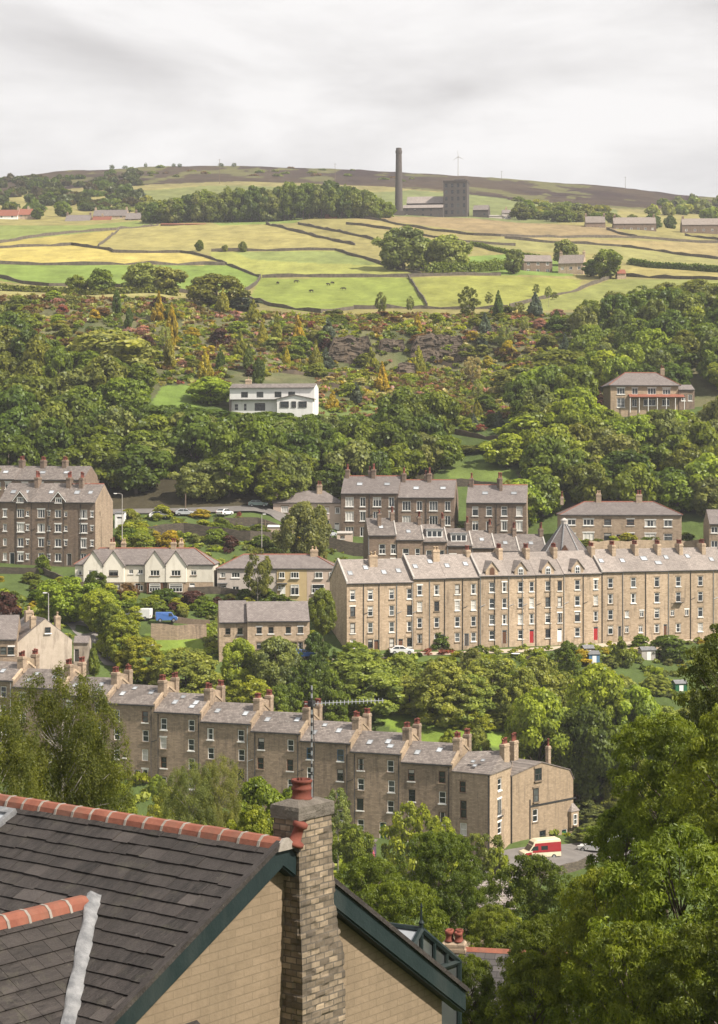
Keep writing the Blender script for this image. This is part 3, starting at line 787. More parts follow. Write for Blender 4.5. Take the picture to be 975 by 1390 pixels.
def house(name, label, cat, p0, yaw, w, dep, H, rise, wall, roof, group=None, wins=(), doors=(), left=(), right=(), stacks=(), sky=(), pipes=(), style='gable',
          found=4.0, ridge=None, ov=.0, gut=True, sill=.5, lintel=.15, side_wall=None, curtain=.16, eave_ov=.22, hipin=None, splits=None):
    """front-left eave corner p0 (column, row, distance); windows (s, z, w, h, style) from the base; stacks (s, depth share, top above ridge, wx, wy, pots, kind)"""
    e = W(*p0)
    t = empty(name, (e.x, e.y, e.z - H), yaw); tag(t, label, cat, group)
    mats = [MT[wall], MT[side_wall or wall]] + ([MT[m] for _, m in splits] if splits else [])
    mb = MB()
    hol = [(a, b, c, d) for a, b, c, d, *_ in wins] + [(a, c2 / 2 + z, b, c2) for a, z, b, c2, *_ in doors]
    if splits:      # ground floor of another material up to a height
        zc = splits[0][0]
        up = [h for h in hol if h[1] > zc]; lo = [h for h in hol if h[1] <= zc]
        facade(mb, (0, 0, 0), (1, 0, 0), (0, -1, 0), w, zc, H, up); facade(mb, (0, .03, 0), (1, 0, 0), (0, -1, 0), w, -found, zc, lo, 2)
        mb.face([(0, 0, zc), (w, 0, zc), (w, .03, zc), (0, .03, zc)])
    else: facade(mb, (0, 0, 0), (1, 0, 0), (0, -1, 0), w, -found, H, hol)
    facade(mb, (0, dep, 0), (0, -1, 0), (-1, 0, 0), dep, -found, H, [(dep - a, b, c, d) for a, b, c, d, *_ in left], 1)
    facade(mb, (w, 0, 0), (0, 1, 0), (1, 0, 0), dep, -found, H, [(a, b, c, d) for a, b, c, d, *_ in right], 1)
    mb.face([(w, dep, -found), (0, dep, -found), (0, dep, H), (w, dep, H)], 1)
    if style == 'gable':
        for x in (0, w): mb.face([(x, 0, H), (x, dep, H), (x, dep / 2, H + rise)], 1)
    link('wall', mb.mesh('wall', mats, fix=False), t)
    for a, b, c, d, st in wins: put_window(t, (a, 0, b), 0, c, d, st, sill, lintel, curtain)
    for a, z, b, c, col in doors: put_door(t, (a, 0, z), 0, b, c, col)
    for a, b, c, d, st in left: put_window(t, (0, a, b), -math.pi / 2, c, d, st, sill, lintel)
    for a, b, c, d, st in right: put_window(t, (w, a, b), math.pi / 2, c, d, st, sill, lintel)
    # roof
    mb = MB(); k = rise / (dep / 2); th = .13; eo = eave_ov
    if style == 'gable':
        a, b = -ov + .004, w + ov - .004
        mb.prism([(-eo, H - eo * k + .01), (dep / 2, H + rise + .01), (dep + eo, H - eo * k + .01), (dep + eo, H - eo * k + th + .01), (dep / 2, H + rise + th * 1.2), (-eo, H - eo * k + th + .01)], 'x', a, b)
        ra, rb = a, b
    else:
        hi = hipin or dep / 2
        z = H + .02
        A = [(-eo, -eo, z), (w + eo, -eo, z), (w + eo, dep + eo, z), (-eo, dep + eo, z)]
        B = [(x, y, z + th) for x, y, _ in A]
        r0, r1 = (hi, dep / 2, H + rise), (w - hi, dep / 2, H + rise)
        if style == 'hipl': r1 = (w + eo, dep / 2, H + rise)
        if style == 'hipr': r0 = (-eo, dep / 2, H + rise)
        mb.face([A[3], A[2], A[1], A[0]])
        for i in range(4): mb.face([A[i], A[(i + 1) % 4], B[(i + 1) % 4], B[i]])
        mb.face([B[0], B[1], r1, r0]); mb.face([B[2], B[3], r0, r1]); mb.face([B[1], B[2], r1]); mb.face([B[3], B[0], r0])
        ra, rb = r0[0], r1[0]
    mb.build('roof', MT[roof], t)
    if ridge:
        mb = MB(); zt = H + rise + (th if style == 'gable' else 0)
        mb.prism([(dep / 2 - .2, zt - .09), (dep / 2, zt + .1), (dep / 2 + .2, zt - .09)], 'x', ra, rb)
        if style != 'gable':
            for q, r_, on in (((-eo, -eo, H + th), ra, style != 'hipr'), ((-eo, dep + eo, H + th), ra, style != 'hipr'), ((w + eo, -eo, H + th), rb, style != 'hipl'), ((w + eo, dep + eo, H + th), rb, style != 'hipl')):
                if on: mb.tube([q, (r_, dep / 2, zt)], .12, 5)
        mb.build('ridge_tiles', MT[ridge], t)
    if gut:
        mb = MB(); z = H - eo * k if style == 'gable' else H
        mb.box(ra if style == 'gable' else -eo, rb if style == 'gable' else w + eo, -eo - .12, -eo - .005, z - .06, z + .07)
        mb.build('gutter', MT['iron'], t)
    for s in pipes:
        mb = MB(); mb.tube([(s, -.09, H - .3), (s, -.09, -1.0)], .06, 6)
        if random.random() < .5: mb.tube([(s, -.09, H * .55), (s + .9, -.09, H * .55 + .35)], .045, 5)
        mb.build('downpipe', MT['iron' if random.random() < .7 else 'steel'], t)
    for s, fy, up, wx, wy, pots, kd in stacks:
        y = dep * fy; zr = H + rise * (1 - abs(2 * fy - 1))
        put_stack(t, s, y, zr - .7, H + rise + up, wx, wy, wall if wall.startswith('stone') else 'stone2', pots, kd, 'y' if wy > wx else 'x')
    ang = math.atan2(rise, dep / 2)
    for s, f, *wh in sky:
        y = dep / 2 * f; put_skylight(t, s, y, H + k * y + th + .01, ang, *(wh or ()))
    return t

def s_of(px, p0, yaw):
    e = W(*p0); q = (px - CX) / F
    return (q * e.y - e.x) / (math.cos(yaw) - q * math.sin(yaw))
# ------------------------------------------------------------------ bottom terrace (steps down to the right)
def bottom_terrace():
    ex = [-47, 18, 82, 146, 210, 273, 341, 408, 476, 545, 614]
    ey = [921, 932, 943, 954, 965.6, 979, 992, 1005, 1019.6, 1034, 1048]
    ed = [286.0, 283.2, 280.4, 277.6, 274.8, 272, 269.2, 266.4, 263.6, 260.8, 258]
    marks = ['at the far uphill end, mostly behind the birch', 'behind the top of the birch, with rooflights', 'beside the small cypress, half hidden by the birch', 'with its red back door showing beside the birch',
             'above the bright shrubs, three windows to each column', 'between the birch pair and the red-door house', 'directly behind the aerial boom and dark hedge trees', 'directly behind the aerial mast, with blue windows', 'with a green door and potted plants', 'behind the yellow spring tree']
    tones = ['s', 's', 's', 's', 'd', 's', 'd', 'u', 's', 'b']
    for i in range(10):
        a, b = W(ex[i], ey[i], ed[i]), W(ex[i + 1], ey[i + 1], ed[i + 1])
        dx, dy = b.x - a.x, b.y - a.y
        w, yaw = math.hypot(dx, dy), math.atan2(dy, dx)
        H = 11.8; wins = []; doors = []
        for j, z in enumerate((10.05, 7.3, 4.55, 1.75)):
            for q in (.2, .8):
                s = w * (q + random.uniform(-.012, .012))
                st = tones[i] if random.random() < .45 else random.choice('ssssdbsg')
                if j == 3 and q > .5 and i in (3, 8): doors.append((w * .64, .05, 1.0, 2.3, 'red' if i == 3 else 'green'))
                if j == 3 and i == 8 and q > .5: continue
                wins.append((s, z, .98, 1.62 if j < 3 else 1.5, st))
        if i == 3: wins.append((w * .36, 4.35, .5, .7, 'd'))
        sky = [(w * random.uniform(.16, .3), random.uniform(.35, .6)), (w * random.uniform(.6, .78), random.uniform(.45, .65))]
        if i in (1, 3, 4, 7): sky.append((w * random.uniform(.2, .4), random.uniform(.7, .8), .7, .8))
        if i in (2, 4, 8): sky.append((w * .72, .3, .9, .9))
        t = house('terrace_house', 'sooty stone house of the bottom terrace ' + marks[i], 'house', (ex[i], ey[i], ed[i]), yaw, w + .02, 8.8, H, 2.15, 'stone1', 'slate1',
              'stepped stone houses of the bottom terrace', wins, doors, stacks=[(w - .36, .36, 1.15, .98, 1.1, 4, 'r'), (w - .32, .80, 1.15, .9, 1.05, 4, 'r')],
              sky=sky, pipes=(w * .93,) if i % 2 else (w * .08, w * .95), sill=.45, lintel=.08, side_wall='stone1l' if i in (7, 8, 9) else 'stone1', curtain=.1, found=5)
        # party wall that carries both stacks, with its pale flashing
        mb = MB(); k = 2.15 / 4.4
        mb.prism([(-.1, H - .1), (4.4, H + 2.15), (8.9, H - .1), (8.9, H + .22), (4.4, H + 2.5), (-.1, H + .22)], 'x', w - .2, w + .12)
        mb.build('party_wall', MT['stone1l' if i > 4 else 'stone2'], t)
        mb = MB(); mb.prism([(3.0, H + 1.4), (7.2, H + 1.0), (7.2, H + 2.5), (4.6, H + 3.0), (3.0, H + 2.6)], 'x', w - .5, w - .14)
        mb.build('stack_wall', MT['stone1' if i % 3 else 'stone1l'], t)
    # corner house: turns the end of the terrace
    P0, P1, P2 = W(614, 1048, 258), W(665, 1052, 255), W(693, 1041.5, 261.8)
    zE = (P0.z + P1.z) / 2; H = 11.6; base = zE - H
    yaw = math.atan2(P1.y - P0.y, P1.x - P0.x)
    t = empty('terrace_house', (P0.x, P0.y, base), yaw)
    tag(t, 'corner house of the bottom terrace with rust-brown windows and one sunlit flank', 'house', 'stepped stone houses of the bottom terrace')
    M = Matrix.Rotation(-yaw, 3, 'Z')
    loc = lambda p: M @ Vector((p.x - P0.x, p.y - P0.y, 0))
    a, b = loc(P1), loc(P2)
    back = Vector((0, 8.8, 0)); b2 = b + Vector((-2.5, 5.5, 0))
    w = a.x; u = (b - a).normalized(); L = (b - a).length
    fw = [(w * .28, 9.7, .95, 1.5, 'b'), (w * .3, 6.7, 1.0, 2.4, 'b'), (w * .3, 4.0, 1.0, 1.7, 's'), (w * .3, 1.2, 1.0, 1.5, 's')]
    sw = [(L * .47, 9.85, 1.35, 1.6, 's'), (L * .47, 6.75, 1.5, 2.3, 'p'), (L * .47, 4.0, 1.35, 1.6, 's'), (L * .47, 1.3, 1.35, 1.5, 's')]
    mb = MB()
    facade(mb, (0, 0, 0), (1, 0, 0), (0, -1, 0), w, -5, H, [q[:4] for q in fw])
    facade(mb, a, u, (u.y, -u.x, 0), L, -5, H, [q[:4] for q in sw], 1)
    for p, q in ((b, b2), (b2, back), (back, Vector((0, 0, 0)))): mb.face([(p.x, p.y, -5), (q.x, q.y, -5), (q.x, q.y, H), (p.x, p.y, H)])
    link('wall', mb.mesh('wall', [MT['stone1'], MT['stone1l']], fix=False), t)
    for s, z, c, d, st in fw: put_window(t, (s, 0, z), 0, c, d, st, .4, .1)
    rz = math.atan2(u.y, u.x)
    for s, z, c, d, st in sw: put_window(t, tuple(a + u * s + Vector((0, 0, z))), rz, c, d, st, .7, .1)
    mb = MB(); E = [Vector((-.0, -.2, H)), a + Vector((.15, -.2, H)), b + Vector((.15, 0, H)), b2 + Vector((0, 0, H)), back + Vector((0, 0, H))]
    T = [e + Vector((0, 0, .13)) for e in E]
    r0, r1 = Vector((0, 4.4, H + 2.2)), b + Vector((-1.3, .4, H + 2.2))
    mb.face(E[::-1])
    for i in range(5): mb.face([E[i], E[(i + 1) % 5], T[(i + 1) % 5], T[i]])
    mb.face([T[0], T[1], r1, r0]); mb.face([T[1], T[2], r1]); mb.face([T[2], T[3], r1]); mb.face([T[3], T[4], r0, r1]); mb.face([T[4], T[0], r0])
    mb.build('roof', MT['slate1'], t)
    for x, y in ((w - .15, -.1), ): 
        mb = MB(); mb.tube([(x, y, H), (x, y, -1)], .07, 6); mb.build('downpipe', MT['iron'], t)
    put_stack(t, b.x - .6, b.y - .6, H + .6, H + 3.3, .75, 1.5, 'stone2', 3); put_stack(t, b.x - .8, b.y + 2.6, H + .6, H + 3.3, .75, 1.3, 'stone1', 3, 't')
    for x, y in ((2.0, 2.2), (3.3, 2.6), (2.7, 1.4)): put_skylight(t, x, y, H + y * .5 + .15, math.atan(.5), .6, .6)
    mb = MB(); q = a + u * (L * .47); n = Vector((u.y, -u.x, 0))
    for s in (-.8, -.4, 0, .4, .8):
        p = q + u * s + n * .35; mb.tube([(p.x, p.y, 5.6), (p.x, p.y, 6.4)], .025, 4)
    p, r = q - u * .85 + n * .35, q + u * .85 + n * .35; mb.tube([(p.x, p.y, 6.4), (r.x, r.y, 6.4)], .03, 4)
    p2, r2 = q - u * .85, q + u * .85
    mb.face([(p.x, p.y, 5.6), (r.x, r.y, 5.6), (r2.x, r2.y, 5.6), (p2.x, p2.y, 5.6)]); mb.face([(p.x, p.y, 5.5), (r.x, r.y, 5.5), (r2.x, r2.y, 5.5), (p2.x, p2.y, 5.5)])
    mb.build('balcony', MT['iron'], t)
    # end house with the broad sunlit gable
    P3 = W(778, 1057, 271.6); g = Vector((P3.x - P2.x, P3.y - P2.y, 0)); L = g.length; yaw = math.atan2(g.y, g.x)
    base = -51.9; t = empty('end_house', (P2.x + .03, P2.y - .03, base), yaw)
    tag(t, 'broad sunlit stone gable house at the end of the bottom terrace, behind the van', 'house')
    S = lambda px: s_of(px, (693, 1041.5, 261.8), yaw)
    def Z(px, py):
        s = S(px); y = P2.y + math.sin(yaw) * s; return -(py - YH) / F * y - base
    wn = [(S(730), Z(730, 1051), 1.5, 1.75, 'd2'), (S(727), Z(727, 1079), 1.15, 1.95, 'd'), (S(726.5), Z(726.5, 1107), 1.1, 1.75, 's'), (S(736.5), Z(736.5, 1134.5), 1.4, 1.5, 'd')]
    dr = [(S(766), Z(766, 1148.5), 1.15, 2.4, 'green')]
    zl, za, zq, zr = Z(693, 1053), Z(735, 1035), Z(773, 1045), Z(778, 1057)
    mb = MB(); zt = min(zl, zr) - .4
    hol = [q[:4] for q in wn if q[1] + q[3] / 2 < zt] + [(a_, z + c / 2, b_, c) for a_, z, b_, c, _ in dr]
    facade(mb, (0, 0, 0), (1, 0, 0), (0, -1, 0), L, -5, zt, hol)
    mb.face([(0, 0, zt), (L, 0, zt), (L, 0, zr), (S(773), 0, zq), (S(735), 0, za), (0, 0, zl)])
    D = 9
    mb.face([(0, D, -5), (0, 0, -5), (0, 0, zl), (0, D, zl)], 1); mb.face([(L, 0, -5), (L, D, -5), (L, D, zr), (L, 0, zr)])
    mb.face([(L, D, -5), (0, D, -5), (0, D, zl), (S(735), D, za), (S(773), D, zq), (L, D, zr)], 1)
    link('wall', mb.mesh('wall', [MT['stone1l'], MT['stone1']], fix=False), t)
    for s, z, c, d, st in wn: put_window(t, (s, -.15 if z + d / 2 >= zt else 0, z), 0, c, d, st, .2, .1)
    for s, z, c, d, col in dr: put_door(t, (s, 0, z), 0, c, d, col)
    mb = MB()
    pr = [(-.15, zl - .1), (S(735), za), (S(773), zq), (L + .12, zr - .1)]
    mb.prism(pr + [(x, z + .14) for x, z in reversed(pr)], 'y', -.12, D + .1)
    mb.build('roof', MT['slate1'], t)
    mb = MB(); s0, s1 = S(719), L + .5
    z0 = Z(719, 1095); mb.box(s0, s1, -.09, .02, z0 - .1, z0 + .14); mb.box(s0 - .08, s0 + .08, -.1, -.01, z0 - 5, z0 + 1)
    mb.tube([(.12, -.1, zl), (.12, -.1, -1)], .08, 6)
    mb.build('downpipe', MT['iron'], t)
    mb = MB(); zb = Z(778, 1122); zc = Z(778, 1100)     # corner oriel under its own slate cap
    pl = [(L - 1.1, -.55), (L + .55, -.55), (L + .75, .5), (L + .4, 1.2), (L - 1.1, .4)]
    mb.prism(pl, 'z', zb, zc); mb.prism([(L - .9, -.05), (L + .2, -.05), (L + .3, .4), (L, .9), (L - .9, .3)], 'z', -4, zb)
    br = mb.build('bay', MT['stone1l'], t)
    mb = MB(); c = (L - .1, .2, zc + 1.35)
    pe = [(x + (x - c[0]) * .18, y + (y - c[1]) * .18, zc + .01) for x, y in pl]
    for i in range(5): mb.face([pe[i], pe[(i + 1) % 5], c])
    mb.face(pe[::-1]); mb.build('bay_roof', MT['slate2'], br)
    put_window(t, (L - .35, -.72, (zb + zc) / 2), 0, .8, 1.5, 's', 0, None)
    put_stack(t, S(750), .8, za - 1.0, za + 2.0, .55, .55, 'stone1', 1, 't')
    put_stack(t, 1.2, 2.2, zl - .3, za + 1.9, .8, 1.5, 'stone1', 3, 'r')

# ------------------------------------------------------------------ long middle terrace
def middle_terrace():
    yaw = R(18)
    U = [  # left col, eave row, right col, window columns, cottage kind
     (471, 791.5, 516, (479, 503), 'a', 'with a plain left gable, first of the long terrace'),
     (516, 790.5, 561, (532, 556), 'a', 'with dark sashes, second of the long terrace'),
     (561.5, 785.2, 605, (570, 593), 'a', 'just past the step in the roofline of the long terrace'),
     (605, 784, 651, (621, 643), 'a', 'with white sashes and broad skylit roof before the first arched dormer'),
     (651.5, 781.5, 690, (668, 685), 'g', 'with a bricked-up arched dormer gable, the leftmost dormer of the terrace'),
     (690, 781, 727, (707, 722), 'g', 'with a white arched dormer window and red front door'),
     (727, 780, 765, (744, 760), 'g', 'with the third arched dormer gable and a white ground-floor door'),
     (765, 778.5, 816.5, (784, 809), 'g', 'with the last arched dormer and a dark red door'),
     (817, 776, 845, (829,), 'n', 'narrow single-window house just right of the last arched dormer'),
     (845, 775.3, 876, (860,), 'n', 'with a crimson curtain in its top window'),
     (876, 774.7, 907, (892,), 'n', 'with pale blue blinds under two wide rooflights'),
     (907, 774, 937, (921,), 'n', 'with a little iron balcony on its second floor'),
     (937, 773.4, 968, (951,), 'n', 'with a cranked white drainpipe near the frame edge'),
     (968, 772.8, 999, (983,), 'n', 'cut by the frame edge, last of the long terrace'),
     (999, 772.2, 1030, (1014,), 'n', 'beyond the frame edge')]
    d0 = 330.0; P = W(471, 791.5, d0)
    for i, (l, ey, r, cols, kd, mark) in enumerate(U[:-1]):
        s = s_of(l, (471, 791.5, d0), yaw); d = P.y + s * math.sin(yaw)
        p0 = (l, ey, d); w = s_of(r, p0, yaw); H = 12.1
        wins, doors, sky, left = [], [], [], []
        for c in cols:
            sc = s_of(c, p0, yaw)
            for j, z in enumerate((10.0, 7.15, 4.3, 1.55)):
                if kd == 'n' and j == 2 and i in (9, 11):
                    wins += [(w * .2, z, .75, 1.1, 'p'), (w * .85, z, .75, 1.1, 'p')]; continue
                if kd == 'n' and j == 3 and i in (9,): wins += [(w * .2, z, .75, 1.2, 'p'), (w * .8, z, .75, 1.2, 'p')]; continue
                st = random.choice('sssds' if kd != 'n' else 'cscs')
                wins.append((sc, z, (1.0 if c == cols[0] else .85) if kd != 'a' else .92, 1.72 if j < 3 else 1.55, st))
        if kd == 'a': doors.append((w * (.62 if i % 2 else .97 - .08), .02, .95, 2.2, 'brown' if i < 2 else 'darkframe'))
        if kd == 'g':
            c = s_of(cols[1], p0, yaw); wins = [q for q in wins if not (q[1] < 2 and abs(q[0] - c) < .3)]
            doors.append((c, .02, .95, 2.4, ('brown', 'red', 'white', 'red')[i - 4]))
        if kd == 'n' and i in (10,): doors.append((w * .88, .02, .8, 2.3, 'brown'))
        if kd == 'n' and i in (8,): doors.append((w * .87, .02, .7, 2.2, 'darkframe'))
        for q in range(2 if i < 4 else (1 if kd == 'n' else 0)): sky.append((w * (.22 + .5 * q + random.uniform(-.05, .05)), random.uniform(.35, .7), *((.9, 1.1) if i not in (10,) else (1.3, 1.2))))
        if i == 10: sky.append((w * .75, .32, 1.3, 1.0))
        st = []
        if i not in (1, 3): st = [(w - .1, .42, .95, .75, 1.9, 4, 'r')] if i != 0 else [(w - .1, .36, .9, 1.5, .8, 4, 'b')]
        if i == 1: st = []
        if i == 2: st = [(w * .93, .38, 1.1, 1.2, .8, 4, 'b')]
        if i == 3: st = [(w - .4, .5, .9, .8, 1.6, 3, 'r')]
        t = house('terrace_house', 'sunlit buff stone house ' + mark, 'house', p0, yaw, w + .01, 10, H, 3.7, 'stone2', 'slate2', 'sunlit stone houses of the long middle terrace', wins, doors,
                  stacks=st, sky=sky, pipes=(w * .5, w * .97) if kd == 'a' else ((w * .52, .1) if kd == 'g' else (.08,)), sill=.6 if kd != 'g' else .85, lintel=.1, found=5, curtain=.3,
                  side_wall='stone2')
        if i in (0, 2, 4, 8):        # stone verge where the roofline steps
            mb = MB(); k = 3.7 / 5
            mb.prism([(-.25, H - .1), (5, H + 3.7), (10.2, H - .1), (10.2, H + .3), (5, H + 4.1), (-.25, H + .3)], 'x', -.16, .16); mb.build('verge_coping', MT['conc'], t)
        if kd == 'g':
            c = s_of(cols[0], p0, yaw); g = MB(); hw = 1.18
            g.face([(c - hw, -.03, H - .3), (c + hw, -.03, H - .3), (c + hw, -.03, H + .9), (c, -.03, H + 2.35), (c - hw, -.03, H + .9)])
            for a, b in ((-hw, 1), (hw, 1)): g.face([(c + a, -.03, H - .3), (c + a, 2.2, H - .3), (c + a, 2.2, H + .9), (c + a, -.03, H + .9)])
            g.face([(c - hw, 3.2, H + .9), (c + hw, 3.2, H + .9), (c, 3.2, H + 2.35)])
            dm = g.build('dormer', MT['stone2'], t, fix=False)
            g = MB(); pr = [(c - hw - .28, H + .62), (c, H + 2.42), (c + hw + .28, H + .62)]
            g.prism(pr + [(x, z + .16) for x, z in reversed(pr)], 'y', -.2, 3.4); g.build('dormer_roof', MT['slate2'], dm)
            arch = [(-.42, -.75), (.42, -.75), (.42, .35)] + [(.42 * math.cos(q), .35 + .5 * math.sin(q)) for q in (.5, 1.0, 1.57, 2.14, 2.64)] + [(-.42, .35)]
            oz = H + .55
            g = MB(); g.prism([(c + x * 1.42, oz + z * 1.22) for x, z in arch], 'y', -.06, -.035); g.build('arch_surround', MT['conc' if i > 4 else 'stone4'], dm)
            g = MB(); g.prism([(c + x * 1.05, oz + z * 1.02) for x, z in arch], 'y', -.085, -.055); q = g.build('dormer_window', MT['white' if i > 4 else 'brown'], dm)
            if i > 4:
                g = MB(); 
                for x0, x1 in ((-.36, -.04), (.04, .36)): g.prism([(c + x0, oz - .66), (c + x1, oz - .66), (c + x1, oz - .08), (c + x0, oz - .08)], 'y', -.1, -.083); g.prism([(c + x0, oz), (c + x1, oz), (c + x1, oz + .42), (c + (x0 + x1) / 2, oz + .6), (c + x0, oz + .42)], 'y', -.1, -.083)
                g.build('dormer_pane', MT['glass'], dm)
        if i == 11:
            c = s_of(921, p0, yaw); g = MB(); g.box(c - .8, c + .8, -.75, -.02, 6.1, 6.2)
            for q in range(9): g.box(c - .8 + q * .2 - .02, c - .8 + q * .2 + .02, -.74, -.7, 6.2, 7.0)
            g.box(c - .82, c + .82, -.75, -.69, 7.0, 7.06); g.build('balcony', MT['iron'], t)
        if i == 0:
            mb = MB(); mb.tube([(-.1, 5, 3.6), (-.1, 5, 8)], .05, 5)

# ------------------------------------------------------------------ the other buildings
def other_buildings():
    # terraces behind the middle one
    U = [(500, 726.5, 538, (519, 534), 's2', 'with a blank left end, first of the sunken row'),
         (538, 732.5, 575, (551, 567), 's', 'with a pale rooflight between two stacks in the sunken row'),
         (575, 735, 607, (583, 600), 's', 'with a white box dormer in the sunken row'),
         (607, 740.5, 641, (615, 634), 's2', 'with a white three-light dormer in the sunken row'),
         (641, 743.5, 672, (655,), 's', 'with a narrow roof, fifth along the sunken row'),
         (672, 748, 705, (690,), 's', 'with the next to last roof before the octagonal roof'),
         (705, 748.5, 742, (724,), 's', 'with its roof touching the octagonal roof')]
    yaw = R(6)
    for i, (l, ey, r, cols, st, mark) in enumerate(U):
        d = 372 + (l - 500) / F * 372 * math.tan(yaw); p0 = (l, ey, d); w = s_of(r, p0, yaw); H = 8.2
        wins = [(s_of(c, p0, yaw), H - z, 1.25 if q == 0 else .95, 1.9, st) for q, c in enumerate(cols) for z in (2.7, 5.6)]
        t = house('terrace_house', 'brown stone house ' + mark, 'house', p0, yaw, w + .01, 9, H, 3.1, 'stone3', 'slate1', 'brown stone houses of the sunken row', wins,
                  stacks=[(w - .25, .5, 1.25, .75, 1.8, 3, 't')] + ([(w * .45, .3, 1.1, .7, 1.0, 2, 'r')] if i == 0 else []), sky=[(w * .5, .45, .9, 1.0)] if i not in (2, 3) else [], sill=.8, lintel=.1, pipes=(.1,), found=5)
        mb = MB(); mb.prism([(-.2, H - .05), (4.5, H + 3.1), (9.2, H - .05), (9.2, H + .2), (4.5, H + 3.38), (-.2, H + .2)], 'x', w - .12, w + .14); mb.build('party_wall', MT['conc'], t)
        if i in (2, 3):
            c = w * .5; g = MB(); g.box(c - 1.55, c + 1.55, .9, 4.2, H + .5, H + 2.25); dm = g.build('dormer', MT['white'], t)
            g = MB(); g.box(c - 1.75, c + 1.75, .7, 4.3, H + 2.25, H + 2.4); g.build('dormer_roof', MT['lead'], dm)
            g = MB()
            for q in (-1, 0, 1): g.box(c + q * .98 - .4, c + q * .98 + .4, .87, .9, H + .95, H + 1.95)
            g.build('dormer_pane', MT['glass'], dm)
    # octagonal roof
    p = W(766, 752, 366); t = empty('octagonal_hall', (p.x, p.y, p.z - 9), R(10)); tag(t, 'octagonal stone hall with a steep slate roof ribbed in pale lead and a tiny gablet', 'hall')
    oc = lambda r: [(r * math.cos(R(22.5 + 45 * k)), r * math.sin(R(22.5 + 45 * k))) for k in range(8)]
    mb = MB(); mb.prism(oc(3.7), 'z', -5, 9); mb.build('wall', MT['stone2'], t)
    mb = MB(); o = oc(4.75); top = oc(.45)
    for k in range(8): mb.face([(*o[k], 9.02), (*o[(k + 1) % 8], 9.02), (*top[(k + 1) % 8], 14.7), (*top[k], 14.7)])
    mb.face([(*q, 14.7) for q in top]); mb.face([(*q, 9.02) for q in reversed(o)]); mb.build('roof', MT['slate3'], t)
    mb = MB()
    for k in range(8): mb.tube([(*o[k], 9.05), (*top[k], 14.75)], .13, 5)
    mb.build('hip_rolls', MT['lead'], t)
    mb = MB(); mb.prism(oc(.62), 'z', 14.7, 15.4); mb.lathe([(.75, 15.4), (.6, 15.6), (.1, 15.9)], 8); mb.build('roof_cap', MT['conc'], t)
    mb = MB(); mb.prism([(-1.1, 9.2), (1.1, 9.2), (0, 10.9)], 'y', -4.4, -2.5); g = mb.build('gablet', MT['brown'], t, rot=(0, 0, R(-14)))
    # upper terraces
    for (l, ey, r, marks, d, yaw, nst, wl) in (
        (463, 669.5, 541, 'pair of tall brown stone houses, left higher half of the upper block', 400, R(-8), 2, [(475, 483.5), (493, 501), (513, 521), (531, 539)]),
        (540.5, 675, 617, 'pair of tall brown stone houses, right lower half of the upper block', 398, R(-8), 2, []),
        (633, 682, 715, 'separate pair of brown stone houses with a sunlit right gable and sash windows', 395, R(-8), 2, [])):
        p0 = (l, ey, d); w = s_of(r, p0, yaw); H = 10.4; wins = []
        big = 'm' if l < 620 else 'c'
        for q in range(4):
            c = w * (.15, .38, .63, .88)[q]
            for z in (8.6, 5.6, 2.4): wins.append((c, z, (1.75 if q % 2 == 0 else 1.15) if l < 620 else 1.25, 1.95, ('m' if q % 2 == 0 else 'p') if l < 620 else ('c' if z > 8 else 'p')))
        house('terrace_house', marks, 'house', p0, yaw, w, 9.5, H, 3.5, 'stone3', 'slate3', None, wins, stacks=[(w * .06, .5, 1.5, .8, 1.6, 4, 't'), (w * .52, .5, 1.5, .8, 1.7, 4, 't')] + ([(w * .56, .35, 1.6, .6, .8, 2, 't')] if l > 600 else [(w * .45, .5, 1.3, .6, .8, 2, 'r')]),
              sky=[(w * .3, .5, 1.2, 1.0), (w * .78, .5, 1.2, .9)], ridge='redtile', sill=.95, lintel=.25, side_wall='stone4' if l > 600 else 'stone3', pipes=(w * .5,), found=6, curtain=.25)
    # pale house with garage
    p0 = (371, 683, 402); yaw = R(-3); w = s_of(464, p0, yaw)
    house('semi_detached_house', 'pinkish rendered semi with a hipped slate roof beside the upper brown stone block', 'house', p0, yaw, w, 8, 7.2, 2.6, 'pinkwall', 'slate3', None,
          [(w * .17, 5.9, 1.5, 1.3, 'm'), (w * .77, 5.7, 1.2, 1.2, 'p'), (w * .94, 5.7, 1.0, 1.2, 'p'), (w * .78, 3.0, 1.2, 1.3, 'p'), (w * .3, 3.0, 1.5, 1.4, 'm')], [(w * .93, .9, 1.0, 2.2, 'white')],
          stacks=[(w * .66, .4, 1.3, 1.1, .8, 3, 'r')], style='hipr', sill=.4, lintel=.1, found=6)
    q = ground(382, 731, 340); p0 = (363, YH - F * (q.z + 2.3) / q.y, q.y); w = s_of(402, p0, 0)
    g = house('garage', 'flat-roofed concrete garage below the pinkish semi', 'garage', p0, 0, w, 6, 2.3, .25, 'pinkwall', 'white', None, [], found=4, gut=False, eave_ov=.15)
    q = ground(468, 740, 340); p0 = (457.5, YH - F * (q.z + 2.4) / q.y, q.y); w = s_of(479, p0, 0)
    house('shed', 'small pale concrete shed with one dark window under the upper stone block', 'shed', p0, 0, w, 3, 2.5, .3, 'pinkwall', 'conc', None, [(w * .35, 1.7, .9, .6, 'd')], found=1.2, gut=False, eave_ov=.15)
    # long semi on the right
    p0 = (761, 699.5, 385); yaw = R(-2); w = s_of(925.5, p0, yaw)
    ws = [(776, 696.5, 1.6, 1.0), (799, 706, 2.1, 1.2), (825, 706, 1.5, 1.4), (856, 706, 1.5, 1.4), (883, 707.5, 2.1, 1.3), (907, 708.5, 1.6, 1.3)]
    s = lambda c: s_of(c, p0, yaw)
